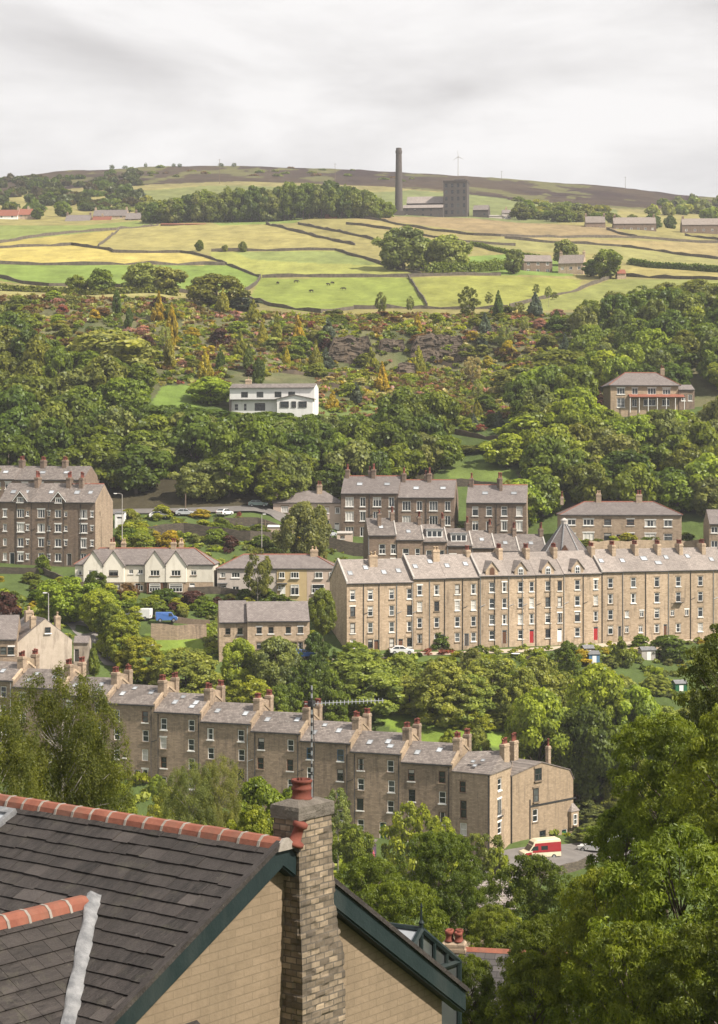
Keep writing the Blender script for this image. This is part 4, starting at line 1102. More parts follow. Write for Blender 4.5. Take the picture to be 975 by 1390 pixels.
    wins = [(s(776), 4.9, 1.6, 1.1, 'p'), (s(799), 4.9, 2.1, 1.2, 'm'), (s(825), 4.9, 1.4, 1.2, 'd'), (s(856), 4.9, 1.5, 1.2, 'b'), (s(883), 4.7, 2.2, 1.3, 'p'), (s(907), 4.7, 1.6, 1.3, 'p'),
            (s(777), 2.0, 1.3, 1.2, 'p'), (s(799), 2.0, 2.2, 1.6, 'm'), (s(825), 2.0, 1.5, 1.5, 'd'), (s(856), 1.9, 1.5, 1.6, 'd'), (s(883), 1.5, 2.2, 2.3, 'p'), (s(907), 1.7, 1.7, 1.8, 'c')]
    house('semi_detached_house', 'long brown stone semi with a hipped slate roof above its garden wall', 'house', p0, yaw, w, 9, 6.3, 2.7, 'stone4', 'slate3', None, wins, [(s(840), .1, 1.1, 2.4, 'brown')],
          stacks=[(s(815.5), .5, 1.6, 1.0, .8, 3, 'b'), (s(871), .5, 1.5, 1.2, .8, 4, 'r'), (.6, .5, 1.0, .6, 1.3, 2, 't')], style='hip', hipin=5.2, ridge='redtile', sill=.8, lintel=.6, side_wall='stone4')
    p0 = (963, 711, 378); w = s_of(1012, p0, R(-2))
    house('semi_detached_house', 'pale stone semi cut by the frame edge beyond the garden wall', 'house', p0, R(-2), w, 8, 5.8, 2.6, 'stone4', 'slate3', None, [(1.0, 4.6, 1.3, 1.2, 'p'), (1.0, 1.8, 1.3, 1.3, 'p'), (4.5, 4.6, 1.3, 1.2, 'p')], ridge=None, sill=.5)
    # dark block on the left
    yaw = R(-14)
    for k, (l, ey, r, mk) in enumerate(((-45, 680.2, -1, 'beyond the frame edge'), (-1, 680.6, 42, 'left house of the tall left block, with a white timber gable dormer'),
                                       (42, 681.1, 85.5, 'middle house of the tall left block, between two long downpipes'), (85.5, 681.6, 129.5, 'end house of the tall left block, with a sunlit blank right gable'))):
        if k == 0: continue
        d = 372 - (l + 1) / F * 372 * math.tan(R(14)) * .95; p0 = (l, ey, d); w = s_of(r, p0, yaw); H = 12.2
        wins = []
        cs = (28, 37.5) if k == 1 else ((56, 66.5) if k == 2 else ((113.5, 125) if k == 3 else ()))
        if k == 3: cs = (113.5, 125)
        for z in (9.9, 7.15, 4.3, 1.5):
            a, b = s_of(cs[0], p0, yaw), s_of(cs[1], p0, yaw)
            wins += [(a, z, 1.5 if z > 5 else 1.2, 1.65, 'm' if z > 5 else 'p'), (b, z, .55, .95, 's')]
            if k == 2 or k == 3: wins.append((w - 1.0 if k == 2 else .85 - .25, z, .62 if k == 3 else 1.3, 1.5 if k == 2 else 1.0, 'p' if k == 2 else 's'))
            if k == 1: wins.append((1.2, z, .8, 1.4, 'p'))
        wins = [q for q in wins if q[0] - q[2] / 2 > .1 and q[0] + q[2] / 2 < w - .1]
        drs = [(s_of(94, p0, yaw), .0, 1.0, 2.3, 'darkframe')] if k == 3 else ([(1.3 + s_of(8, p0, yaw), .0, 1.0, 2.3, 'teal')] if k == 1 else [])
        wins = [q for q in wins if not any(abs(q[0] - x[0]) < .9 and q[1] < 2.5 for x in drs)]
        t = house('terrace_house', 'dark sooty stone ' + mk, 'house', p0, yaw, w + .01, 9.2, H, 3.4, 'stone3', 'slate1', 'dark four-storey houses of the left block', wins, drs,
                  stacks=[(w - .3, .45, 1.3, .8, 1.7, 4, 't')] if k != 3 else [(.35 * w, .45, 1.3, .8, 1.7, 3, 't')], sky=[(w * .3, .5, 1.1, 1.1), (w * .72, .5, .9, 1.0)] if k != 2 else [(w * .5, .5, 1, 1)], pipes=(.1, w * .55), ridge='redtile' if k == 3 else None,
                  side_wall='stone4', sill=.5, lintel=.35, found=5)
        if k in (1, 2):
            c = s_of(28, p0, yaw) if k == 1 else s_of(84, p0, yaw) - .6; g = MB(); hw = 1.25
            g.prism([(c - hw, H - .2), (c + hw, H - .2), (c + hw, H + .3), (c, H + 1.9), (c - hw, H + .3)], 'y', -.1, 2.6); dm = g.build('dormer', MT['stone3'], t)
            g = MB(); pr = [(c - hw - .35, H + .1), (c, H + 2.0), (c + hw + .35, H + .1)]; g.prism(pr + [(x, z + .2) for x, z in reversed(pr)], 'y', -.35, 3.0); g.build('dormer_roof', MT['slate1'], dm)
            g = MB(); g.prism([(x, z - .16) for x, z in pr] + [(x, z + .02) for x, z in reversed(pr)], 'y', -.42, -.36); g.build('bargeboard', MT['white'], dm)
            put_window(t, (c, -.28, H + .35), 0, 1.3, 1.0, 'm', 1, None)
    yaw = R(-14)
    for k, (l, ey, r, mk) in enumerate(((-40, 650.3, 20, 'row behind the tall left block, cut by the frame edge'), (20, 651, 113, 'row end behind the tall left block, with a small white gable window'))):
        d = 402 - (l) / F * 402 * math.tan(R(14)); p0 = (l, ey, d); w = s_of(r, p0, yaw)
        house('terrace_house', 'dark stone ' + mk, 'house', p0, yaw, w, 9, 8, 2.7, 'stone3', 'slate1', None, [(w * q, 6.6, 1.3, 1.5, 'p') for q in (.15, .38, .62, .85)],
              stacks=[(w * .3, .5, 1.4, .9, 1.6, 4, 'r'), (w * .62 if k == 1 else w - .3, .5, 1.4, .9, 1.6, 4, 'r')], sky=[(w * .35, .5, 1.3, 1.0), (w * .7, .5, 1.2, 1.0)], right=[(3.0, 8.6 - 2.2, 1.0, 1.3, 's')] if k else [], sill=.9, lintel=.5, found=6)
    # cream semis with front gables
    yaw = R(-2); base = None
    for k, (l, r, gs, mk) in enumerate(((102, 196, ((115, 141), (141.5, 169.5)), 'left cream rendered semi with twin front gables and a red-ridged slate roof'), (196, 290, ((198, 225), (226, 254)), 'right cream rendered semi with twin front gables and a bay window below'))):
        p0 = (l, 767, 352); w = s_of(r, p0, yaw); S = lambda c: s_of(c, p0, yaw); H = 5.4
        xs = [(c, z, b, h, st) for c, z, b, h, st in ((S(109), 4.0, .7, .9, 'c'), (S(178), 4.2, .8, .8, 'p'), (S(191), 4.2, .9, .8, 'p'), (S(179), 1.2, 1.3, 1.2, 'm'), (S(191), 1.2, .9, 1.0, 'p'))] if k == 0 else \
             [(S(263), 4.0, 1.0, .9, 'p')]
        t = house('semi_detached_house', mk, 'house', p0, yaw, w + .01, 8, H, 3.0, 'cream', 'slate3', 'cream semis with front gables', xs, [(S(187 if k == 0 else 261), .0, 1.0, 2.1, 'brown' if k == 0 else 'white')], stacks=[(S(148 if k == 0 else 232), .5, 1.1, 1.0, .8, 2, 'r'), (S(163 if k == 0 else 242), .55, 1.1, .8, .8, 2, 'b')],
                  style='hipr' if k else 'hipl', ridge='redtile', splits=[(2.3, 'stone2')], sill=.5, lintel=None, right=[(4, 4, .1, .1, 's')][:0])
        for j, (a, b) in enumerate(gs):
            a, b = S(a), S(b); c = (a + b) / 2; g = MB(); y0 = -1.1
            hol = [(c - a, 4.0, 1.7, 1.0, 'm')]
            facade(g, (a, y0, 0), (1, 0, 0), (0, -1, 0), b - a, 2.3, H, [h[:4] for h in hol])
            g.face([(a, y0, H), (b, y0, H), (c, y0, H + 2.6)])
            for x in (a, b): g.face([(x, y0, 2.3), (x, 1.5, 2.3), (x, 1.5, H), (x, y0, H)])
            g.face([(a, y0, 2.3), (b, y0, 2.3), (b, 0, 2.3), (a, 0, 2.3)])
            gb = link('gable_bay', g.mesh('gable_bay', MT['cream'], fix=False), t)
            put_window(t, (c, y0, 4.0), 0, 1.7, 1.0, 'm' if (k, j) != (0, 1) else 'd2', 0, None)
            q = MB(); pr = [(a - .22, H - .22), (c, H + 2.66), (b + .22, H - .22)]
            q.prism(pr + [(x, z + .15) for x, z in reversed(pr)], 'y', y0 - .2, 4.0); q.build('gable_roof', MT['slate3'], gb)
            q = MB(); q.box(a + .35, b - .35, y0 + .1, -.02, -3, 2.25); q.build('bay', MT['stone4' if j % 2 else 'brown'], gb)
            put_window(t, (c, y0 - .08, 1.3), 0, 2.4 if j else 2.0, 1.5, 's4' if k else 'd4', 0, None, .5)
    # pebble-dashed semis
    p0 = (295, 772.3, 352); yaw = R(-1); w = s_of(458, p0, yaw); S = lambda c: s_of(c, p0, yaw); H = 5.0
    t = house('semi_detached_house', 'long hipped-roof block of pebbledash, ochre and pale pink cottages', 'house', p0, yaw, w, 8.5, H, 2.55, 'pebble', 'slate3', None,
          [(S(302.5), 3.9, 1.0, 1.0, 'm'), (S(320), 3.9, 1.5, 1.0, 'm'), (S(320), 1.1, 1.2, 1.4, 'p'), (S(301), 1.4, .6, .7, 's')], [(S(304), .0, .9, 2.0, 'white')], style='hip', hipin=4.6, ridge='redtile', stacks=[(S(425.5), .45, .9, 1.4, .8, 2, 'b')], lintel=None, sill=.3)
    for a, b, mt, ws in ((376, 416.7, 'yellowwall', [(383, 3.6, 1.0, 1.1, 'p'), (400.5, 3.6, 1.5, 1.1, 'm'), (400.5, .9, 1.5, 1.9, 'p'), (380, 1.3, .6, .7, 's')]), (417, 455, 'pinkwall', [(433, 3.6, 1.4, 1.1, 'p'), (451, 3.6, 1.0, 1.1, 'p'), (432, 1.1, 2.3, 1.6, 's4')])):
        g = MB(); x0, x1 = S(a), S(b); g.box(x0, x1, -.12, -.004, -3, H - .03); g.build('front_wall', MT[mt], t)
        for c, z, bw, bh, st in ws: put_window(t, (S(c), -.29, z + .3), 0, bw, bh, st, .8, None)
        if a < 400: put_door(t, (S(384), -.24, .0), 0, .95, 2.1, 'white')
    g = MB(); g.box(S(377), S(390), -.9, -.13, 2.3, 2.45); g.box(S(296), S(309), -.9, -.01, 2.3, 2.45); g.build('porch_canopy', MT['lead'], t)
    # two stone houses stepping, centre left
    for k, (l, ey, r, gl, ws, mk) in enumerate(((297.5, 843.8, 336, None, (309.5, 326), 'smaller left part of the modern buff stone pair, one roof step lower'), (336, 842.5, 420.5, None, (352, 368, 391.5, 408), 'larger right part of the modern buff stone pair, four upper windows'))):
        p0 = (l, ey, 312 - k * .6); yaw = R(6); w = s_of(r, p0, yaw); S = lambda c: s_of(c, p0, yaw); H = 7.8
        wins = [(S(c), z, .85, 1.05, 'd') for c in ws for z in (6.2, 3.7)] + ([(S(335.5) - .5, 3.7, .6, 1.05, 'd')] if not k else [(S(400), 3.7, .8, 1.05, 'd')])
        house('stone_house', mk, 'house', p0, yaw, w, 8, H, 3.0 - k * .3, 'stone2', 'slate3', 'modern buff stone pair', wins, [(S(411), -.4, 2.2, 2.0, 'brown')] if k else [], sill=.3, lintel=.2, found=5, curtain=.12, eave_ov=.3)
    # grimy gabled house, low left
    Pa, Pb = W(24, 872, 293), W(98, 868, 297); yaw = math.atan2(Pb.y - Pa.y, Pb.x - Pa.x); w = math.hypot(Pb.x - Pa.x, Pb.y - Pa.y)
    t = empty('cottage', (Pa.x, Pa.y, Pa.z - 4.6), yaw); tag(t, 'low cottage with a grimy white gable end, dark slate roof and two short stacks', 'house')
    g = MB(); H = 4.6; ap = 3.4; D = 9
    g.face([(0, 0, -4), (w, 0, -4), (w, 0, H), (w * .5, 0, H + ap), (0, 0, H)])
    g.face([(w, 0, -4), (w, D, -4), (w, D, H), (w, 0, H)], 1); g.face([(w, D, -4), (0, D, -4), (0, D, H), (w * .5, D, H + ap), (w, D, H)], 1); g.face([(0, D, -4), (0, 0, -4), (0, 0, H), (0, D, H)], 1)
    link('wall', g.mesh('wall', [MT['grimy'], MT['stone1']], fix=False), t)
    g = MB(); pr = [(-.3, H - .25), (w * .5, H + ap + .02), (w + .2, H - .2)]; g.prism(pr + [(x, z + .16) for x, z in reversed(pr)], 'y', .15, D + .2); g.build('roof', MT['slate3'], t)
    put_stack(t, w * .30, .6, H + 1.2, H + ap + .5, .8, .8, 'stone2', 1, 'b'); put_stack(t, w * .75, .6, H + 1.2, H + ap + .4, .8, .8, 'stone2', 1, 'b'); put_stack(t, w * .42, 6, H + 2, H + ap + 1.0, 1.2, .9, 'stone4', 2, 'b')
    put_window(t, (w * .55, -.17, H + 1.7), 0, .9, .9, 'd', .5, None)
    # wing of the cottage running off to the left
    p0 = (-60, 868, 291); w2 = s_of(23, p0, R(5))
    house('cottage', 'low slate-roofed wing with small dark windows, left of the grimy white gable', 'house', p0, R(5), w2, 9, 4.4, 3.2, 'stone1', 'slate3', None, [(w2 * .78, 2.6, 1.0, 1.2, 'd'), (w2 * .9, 2.6, 1.0, 1.2, 'd')], found=4)
    p0 = (100, 872, 300); w = s_of(121, p0, 0)
    house('shed', 'small grey lean-to outhouse beside the grimy gable', 'shed', p0, 0, w, 2.5, 3.0, .8, 'grimy', 'slate3', None, [], [(w * .2, 0, .8, 2, 'darkframe')], found=3, gut=False)
    q = ground(162, 717, 340); p0 = (156, YH - F * (q.z + 3.0) / q.y, q.y); w = s_of(169, p0, R(-5))
    house('garage', 'small white flat-roofed garage just right of the dark block gable', 'garage', p0, R(-5), w, 4, 3.0, .2, 'whitewall', 'lead', None, [], [(w * .5, .1, 1.2, 2.2, 'white')], found=2, gut=False, eave_ov=.1)
    # white modern house on the hillside
    p0 = (312, 526.5, 468); yaw = R(-7); w = s_of(427, p0, yaw); S = lambda c: s_of(c, p0, yaw); H = 5.9
    t = house('hillside_house', 'long white modern house with a low dark roof and picture windows above the wood', 'house', p0, yaw, w, 7, H, 1.0, 'whitewall', 'slate1', None,
          [(S(332), 4.2, 1.7, 1.4, 'd2'), (S(353), 4.2, 1.7, 1.4, 'd2'), (S(377.5), 4.2, 1.7, 1.4, 'd2'), (S(396), 4.2, 1.7, 1.4, 'd2'), (S(353), 1.2, 2.6, 1.9, 'd2'), (S(321), 1.2, 1.0, 1.6, 's'), (S(333), 1.2, .8, 1.8, 's')], [(S(377.5), .0, 1.0, 2.1, 'green')], gut=False, eave_ov=.5, sill=None, lintel=None, curtain=.05)
    g = MB(); x0, x1 = S(378), S(426.5)
    pr = [(x0, -4), (x1, -4), (x1, 3.0), ((x0 + x1) / 2, 3.9), (x0, 3.0)]; g.prism(pr, 'y', -2.2, -.01); wg = g.build('front_wing', MT['whitewall'], t)
    g = MB(); pr = [(x0 - .5, 2.9), ((x0 + x1) / 2, 3.92), (x1 + .5, 2.9)]; g.prism(pr + [(x, z + .18) for x, z in reversed(pr)], 'y', -2.5, -.03); g.build('wing_roof', MT['slate1'], wg)
    for c, b in ((388.5, 2.1), (401, 1.1), (413, 2.0)): put_window(t, (S(c), -2.38, 1.7), 0, b, 1.5, 'd2', None, None, .05)
    g = MB(); g.box(S(312), S(377), -1.0, -.02, 2.9, 3.05); g.box(S(312), S(314.5), -1.0, -.05, -3, 2.9); g.build('veranda_canopy', MT['darkframe'], t)
    put_stack(t, S(334), 3.5, H, H + 2.2, 1.4, .9, 'stone2', 1, 'b')
    # right hillside house
    p0 = (829, 523.5, 460); yaw = R(4); w = s_of(921, p0, yaw); S = lambda c: s_of(c, p0, yaw); H = 5.5
    t = house('hillside_house', 'stone villa with hipped slate roof, red ridge and red veranda above the right wood', 'house', p0, yaw, w, 9, H, 3.4, 'stone1l', 'slate3', None,
          [(S(843), 4.2, 1.9, 1.5, 'm'), (S(862), 4.2, 1.4, 1.5, 'p'), (S(885), 4.2, 2.0, 1.5, 'm'), (S(905), 4.2, 1.9, 1.5, 'm'), (S(843), 1.4, 1.9, 2.2, 'f'), (S(861.5), 1.4, 1.2, 1.8, 'p'), (S(882), 1.5, 3.0, 1.5, 'm'), (S(904), 1.5, 1.8, 1.5, 'm')], [], style='hip', hipin=4.5, ridge='redtile', eave_ov=.5, sill=.8, lintel=.5,
          stacks=[(S(905), .5, 1.0, 1.0, .8, 2, 'r')])
    g = MB(); x0, x1 = S(853), S(928); g.prism([(-1.6, 2.6), (-.02, 3.3), (-.02, 3.48), (-1.7, 2.78)], 'x', x0, x1); v = g.build('veranda_roof', MT['redtile'], t)
    for q in range(7): g = MB(); g.box(x0 + .1 + (x1 - x0 - .3) * q / 6, x0 + .22 + (x1 - x0 - .3) * q / 6, -1.55, -1.4, -1, 2.6); g.build('veranda_post', MT['white'], v)
    p0 = (921.5, 529, 461); w = s_of(943, p0, yaw)
    house('stone_annexe', 'single-storey stone annexe with a slate roof at the villa side', 'house', p0, yaw, w, 6, 4.3, 1.2, 'stone3', 'slate3', None, [(w * .3, 2.4, 1.0, 1.5, 'p'), (w * .72, 2.4, 1.0, 1.5, 'p')], sill=.9)
    # roof in the trees at the valley foot
    p0 = (610, 1236, 200); w = s_of(700, p0, R(8))
    house('valley_house', 'pale slate roof among the dark trees below the van', 'house', p0, R(8), w, 8, 6, 2.2, 'stone1', 'slate2', None, [], found=4)
    p0 = (566, 1366, 78); yaw = R(-12); w = s_of(830, p0, yaw)
    house('valley_house', 'dark slate roof with red ridge tiles and clustered chimney pots at the bottom edge', 'house', p0, yaw, w, 6, 4.0, 1.55, 'stone1', 'slate5', None, [], ridge='redtile', stacks=[(1.05, .5, .45, .95, .6, 4, 's')], found=4)

def hill_buildings():
    def farm(name, label, l, ey, r, d, H, rise, wall='stone3', roof='slate3', yaw=0.0, dep=8, n=3, group=None, st=1, cat='house', sty='p', ridge=None):
        p0 = (l, ey, d); w = s_of(r, p0, yaw)
        wins = [(w * (i + .5) / n, z, 1.2, 1.2, sty) for i in range(n) for z in ((1.5, 4.1) if H > 4.5 else (1.6,))] if n else []
        return house(name, label, cat, p0, yaw, w, dep, H, rise, wall, roof, group, wins, stacks=[(w * q, .5, 1.2, 1.0, .8, 2, 'b') for q in ((.5,) if st == 1 else ((.04, .96) if st == 2 else ()))], found=5, gut=False, eave_ov=.3, sill=None, lintel=None, ridge=ridge)
    # old mill with its chimney
    D = 1022
    p0 = (602, 247.5, D); yaw = R(-10); w = s_of(634, p0, yaw); H = 19
    t = empty('mill_tower', tuple(W(602, 247.5, D) - Vector((0, 0, H))), yaw); tag(t, 'dark square mill tower of five storeys beside the tall chimney', 'mill')
    g = MB(); wn = [(w * (i + .5) / 4, z, 1.5, 2.2) for i in range(4) for z in (3, 6.6, 10.2, 13.8, 17.2)]
    facade(g, (0, 0, 0), (1, 0, 0), (0, -1, 0), w, -6, H, wn); g.face([(w, 0, -6), (w, 10, -6), (w, 10, H), (w, 0, H)]); g.face([(w, 10, -6), (0, 10, -6), (0, 10, H), (w, 10, H)]); g.face([(0, 10, -6), (0, 0, -6), (0, 0, H), (0, 10, H)]); g.face([(0, 0, H), (w, 0, H), (w, 10, H), (0, 10, H)])
    link('wall', g.mesh('wall', MT['dark_stone'], fix=False), t)
    for a, z, b, c in wn: put_window(t, (a, 0, z), 0, b, c, 'd', None, None, .02)
    g = MB(); g.box(-.2, w + .2, -.2, .3, H, H + .9); g.box(-.2, .3, .3, 10.2, H, H + .9); g.box(w - .3, w + .2, .3, 10.2, H, H + .9); g.build('parapet', MT['dark_stone'], t)
    g = MB(); g.box(w * .45, w * .9, 2, 7, H, H + 1.6); g.prism([(2, H + 1.6), (7, H + 1.6), (4.5, H + 2.4)], 'x', w * .45 - .1, w * .9 + .1); g.build('stair_tower', MT['dark_stone'], t)
    p0 = (547, 283, D - 4); w = s_of(602, p0, yaw)
    farm('mill_shed', 'low front range of the mill with a pale slate roof', 547, 282.5, 601.5, D - 6, 5.2, 2.0, 'dark_stone', 'slate2', R(-6), 8, 5, st=0, cat='mill', sty='d')
    farm('mill_shed', 'long mill weaving shed with a sunlit pale roof between chimney and tower', 552, 276, 602, D + 6, 9, 4.2, 'dark_stone', 'slate2', R(-6), 12, 5, st=0, cat='mill', sty='d')
    farm('mill_annexe', 'small gabled mill building right of the tower', 642, 285, 663, D, 6.5, 3.0, 'dark_stone', 'slate1', R(-10), 10, 2, st=0, cat='mill', sty='d')
    farm('shed', 'low pale-roofed shed right of the mill', 664, 293, 684, D, 2.6, .8, 'pebble', 'conc', 0, 8, 0, st=0, cat='shed')
    farm('field_cottage', 'tiny pale cottage by the mill lane', 682, 289, 694, D, 4, 2, 'pebble', 'slate3', 0, 7, 2)
    p = W(541.5, 293.5, D - 8); t = empty('mill_chimney', tuple(p)); tag(t, 'tall dark tapering mill chimney standing against the sky', 'chimney')
    g = MB(); g.lathe([(2.2, -4), (2.15, 0), (1.55, 33), (1.75, 33.4), (1.78, 34.6), (1.55, 34.9), (1.5, 36), (1.35, 36.1), (1.25, 35)], 16); g.build('shaft', MT['dark_stone'], t)
    g = MB(); g.box(-2.9, 2.9, -2.9, 2.9, -6, 2.5); g.build('plinth', MT['dark_stone'], t)
    # farms in the fields
    farm('farmhouse', 'barn end of the farm among the trees, low brown slate roof', 711, 354.5, 750, 715, 5.0, 2.6, 'stone3', 'slate4', R(4), 8, 3, st=0)
    farm('farmhouse', 'farmhouse with pale front and twin stacks beside the round field trees', 758, 357.5, 792, 712, 6.0, 3.4, 'stone2', 'slate4', R(-14), 9, 3, st=2)
    farm('farm_shed', 'small stone byre with a red roof below the farm', 838, 371, 850, 690, 2.8, 1.5, 'stone2', 'redtile', 0, 5, 0, st=0, cat='shed')
    for l, ey, r, mk, n in ((795, 302, 822, 'short brown-roofed farm cottage at the lane end right of the mill', 2), (833, 303.5, 891, 'long low farm row with a brown slate roof right of the mill', 6), (926, 305, 985, 'farm row at the skyline lane cut by the frame edge', 5)):
        farm('farmhouse', mk, l, ey, r, 985, 4.4, 3.6, 'stone3', 'slate4', R(-3), 9, n, st=2)
    # hamlet on the left
    for l, ey, r, wl, rf, mk, n in ((-20, 293, 24, 'whitewall', 'redtile', 'red-roofed white cottages at the hamlet edge', 3), (22, 291.5, 50, 'stone2', 'redtile', 'short red-roofed cottage next to the white one', 2), (88, 300, 122, 'stone3', 'slate3', 'grey-roofed barn house in the hamlet', 2), (126, 293, 172, 'stone2', 'slate3', 'longest grey-roofed house of the hamlet', 3), (124, 302, 150, 'stone2', 'redtile', 'low front cottage of the hamlet with a reddish roof', 2), (170, 297, 196, 'stone3', 'slate3', 'small house at the right end of the hamlet under the trees', 2)):
        farm('hamlet_house', mk, l, ey, r, 1010 if ey > 295 else 1030, 4.6, 3.6, wl, rf, R(-4), 9, n, st=2 if r - l > 30 else 1)
    for l, r, c, mk in ((218, 229, 'redtile', 'left bay'), (229.5, 250, 'redtile', 'middle bay'), (251, 279, 'redtile', 'right bay')):
        farm('poultry_shed', f'{mk} of the low rust-red sheds below the copse', l, 304.5, r, 945, 2.4, .7, 'wood', c, 0, 6, 0, st=0, cat='shed')
    farm('farm_shed', 'reddish hut with a pitched roof by the right end of the copse', 441, 296, 458, 965, 3.2, 2.4, 'wood', 'redtile', 0, 6, 0, st=0, cat='shed')
# ------------------------------------------------------------------ near house with the big slate roof
def near_house():
    A = W(385, 1147, 32); yaw = R(-38.2); T1, T2 = .53, .68
    base = Vector((A.x, A.y, A.z - 5.2)); t = empty('near_house', base, yaw)
    tag(t, 'near house with a big dark slate roof, red ridge and teal bargeboards', 'house')
    Z0 = 5.2                                        # ridge height in the house's own axes
    Mi = Matrix.Rotation(-yaw, 3, 'Z')
    def hit(px, py, slope, off=0):                  # where the sight line through a point of the photograph meets the front slope
        dr = Mi @ Vector(((px - CX) / F, 1, -(py - YH) / F)); o = Mi @ (-base); o.z -= Z0
        k = (slope * o.y - o.z + off) / (dr.z - slope * dr.y); p = o + dr * k; return p
    # slates, laid course by course over boarding
    sl = N('stone_slates'); isl = sl.n('ShaderNodeNewGeometry').outputs['Random Per Island']; v = sl.obj()
    c = sl.mix(isl, (.009, .0075, .007), (.036, .030, .028))
    g = sl.ramp(sl.noise(sl.mapv(v, (4, 1.2, 1.2)), 2.6, 6, .7), .42, .75)
    c = sl.mix(sl.math('MULTIPLY', g, .55), c, (.072, .061, .056))
    c = sl.mix(sl.math('MULTIPLY', sl.ramp(sl.noise(v, 9, 3), .68, .74), .5), c, (.2, .19, .15))
    c = sl.mix(sl.math('MULTIPLY', sl.ramp(sl.noise(v, 2.2, 6, .75), .55, .7), .5), c, (.085, .08, .055))
    big = sl.math('GREATER_THAN', isl, .94); c = sl.mix(sl.math('MULTIPLY', big, .4), c, (.105, .09, .084))
    fine = sl.ramp(sl.noise(sl.mapv(v, (3.2, .45, .45)), 3.0, 6, .8), .46, .68); c = sl.mix(sl.math('MULTIPLY', fine, .6), c, (.075, .064, .059))
    dirt = sl.ramp(sl.noise(v, .7, 4, .6), .4, .65); c = sl.mix(sl.math('MULTIPLY', dirt, .5), c, (.035, .03, .027))
    slm = sl.bsdf(c, .62, sl.noise(sl.mapv(v, (3, 1, 1)), 14, 5), .9, .03, .25)
    def slope_slates(mb, x0, x1, run, slope, sgn, zr, keep=None, gauge=.30, seed=1):
        rg = random.Random(seed); L = math.hypot(1, slope); s = .02; k = 0
        while s < run * L:
            gz = gauge * (1 - .0 * s) * rg.uniform(.97, 1.03)
            x = x0 - rg.uniform(0, .35)
            while x < x1:
                w = rg.uniform(.30, .56); a, b = max(x, x0) + .004, min(x + w, x1) - .004
                if b - a > .05 and (keep is None or keep((a + b) / 2, (s + gz / 2) / L)):
                    lo = s + gz + rg.uniform(-.022, .016); hi = s - .05; th = .034 + rg.uniform(0, .012); tl = rg.uniform(-.004, .004)
                    pts = []
                    for q, u, h in ((a, hi, 0.0), (b, hi, 0.0), (b, lo, .03 + tl), (a, lo, .03 - tl)):
                        for hh in (h, h + th):
                            y = u / L + hh * slope / L; z = -u * slope / L + hh / L
                            pts.append((q, -y * sgn, zr + z))
                    i = len(mb.v); mb.v += pts
                    for f in ((1, 3, 5, 7), (0, 6, 4, 2), (0, 2, 3, 1), (2, 4, 5, 3), (4, 6, 7, 5), (6, 0, 1, 7)):
                        mb.f.append(tuple(i + e for e in f)); mb.m.append(0)
                x += w
            s += gz
    M = hit(128, 1222, T1); sk = hit(-26, 1126, T1)
    def keep(x, y):
        if abs(x - sk.x) < .52 and abs(-y - sk.y) < .62: return False
        return True
    mb = MB(); slope_slates(mb, -11, -.0, 7.6, T1, 1, Z0 - .02, keep); slope_slates(mb, -11, 0, 5.2, T2, -1, Z0 - .02, seed=5)
    rf = mb.build('roof', slm, t)
    mb = MB(); mb.prism([(-7.7, Z0 - .05 - 7.7 * T1), (0, Z0 - .05), (5.3, Z0 - .05 - 5.3 * T2), (5.3, Z0 - .25 - 5.3 * T2), (0, Z0 - .25), (-7.7, Z0 - .25 - 7.7 * T1)], 'x', -11, -.08)
    mb.build('roof_boarding', MT['darkframe'], t)
    # ridge tiles
    def ridge(parent, n, place, mats=('redtile', 'mortar')):
        mb = MB(); w = .45
        for i in range(n):
            o = place(i * w); e = place((i + 1) * w - .012); j = place((i + 1) * w - .035); k2 = place((i + 1) * w + .018)
            prof = [(-.19, -.13), (-.15, -.02), (-.06, .055), (.06, .055), (.15, -.02), (.19, -.13)]
            for (p, q, s_, m) in ((o, e, 1.0 + random.uniform(-.03, .03), 0), (j, k2, 1.07, 1)):
                d = (q - p).normalized(); side = Vector((-d.y, d.x, 0)).normalized(); dz = random.uniform(-.006, .006) if m == 0 else 0
                L_ = [p + side * a * s_ + Vector((0, 0, b * s_ + dz)) for a, b in prof]; R_ = [q + side * a * s_ + Vector((0, 0, b * s_ + dz)) for a, b in prof]
                for a in range(5): mb.face([L_[a], R_[a], R_[a + 1], L_[a + 1]], m)
                mb.face(L_, m); mb.face(R_[::-1], m)
        return mb.build('ridge_tiles', [MT[m] for m in mats], parent)
    ridge(t, 25, lambda s: Vector((-11.2 + s, 0, Z0 + .06)))
    mb = MB(); mb.lathe([(.17, 0), (.17, .06), (.10, .1), (.085, .3), (.13, .33), (.13, .4), (.09, .42)], 14); mb.build('ridge_finial', MT['pot'], t, (-.02, .28, Z0 - .05), (R(-12), R(14), 0), True)
    # gable wall
    mb = MB(); x = -.27
    mb.face([(x, -7.0, -7), (x, 4.9, -7), (x, 4.9, Z0 - .2 - 4.9 * T2), (x, 0, Z0 - .2), (x, -7.0, Z0 - .2 - 7.0 * T1)])
    mb.face([(-11, -7, -7), (x, -7, -7), (x, -7, Z0 - .2 - 7 * T1), (-11, -7, Z0 - .2 - 7 * T1)]); mb.face([(x, 4.9, -7), (-11, 4.9, -7), (-11, 4.9, Z0 - .2 - 4.9 * T2), (x, 4.9, Z0 - .2 - 4.9 * T2)])
    cw = m_stone('cream_painted_stonework', (.235, .178, .122), (.205, .156, .106), (.185, .142, .097), (.10, .08, .056), .75, bw=.42, bh=.14, var=0)
    link('gable_wall', mb.mesh('gable_wall', cw, fix=False), t)
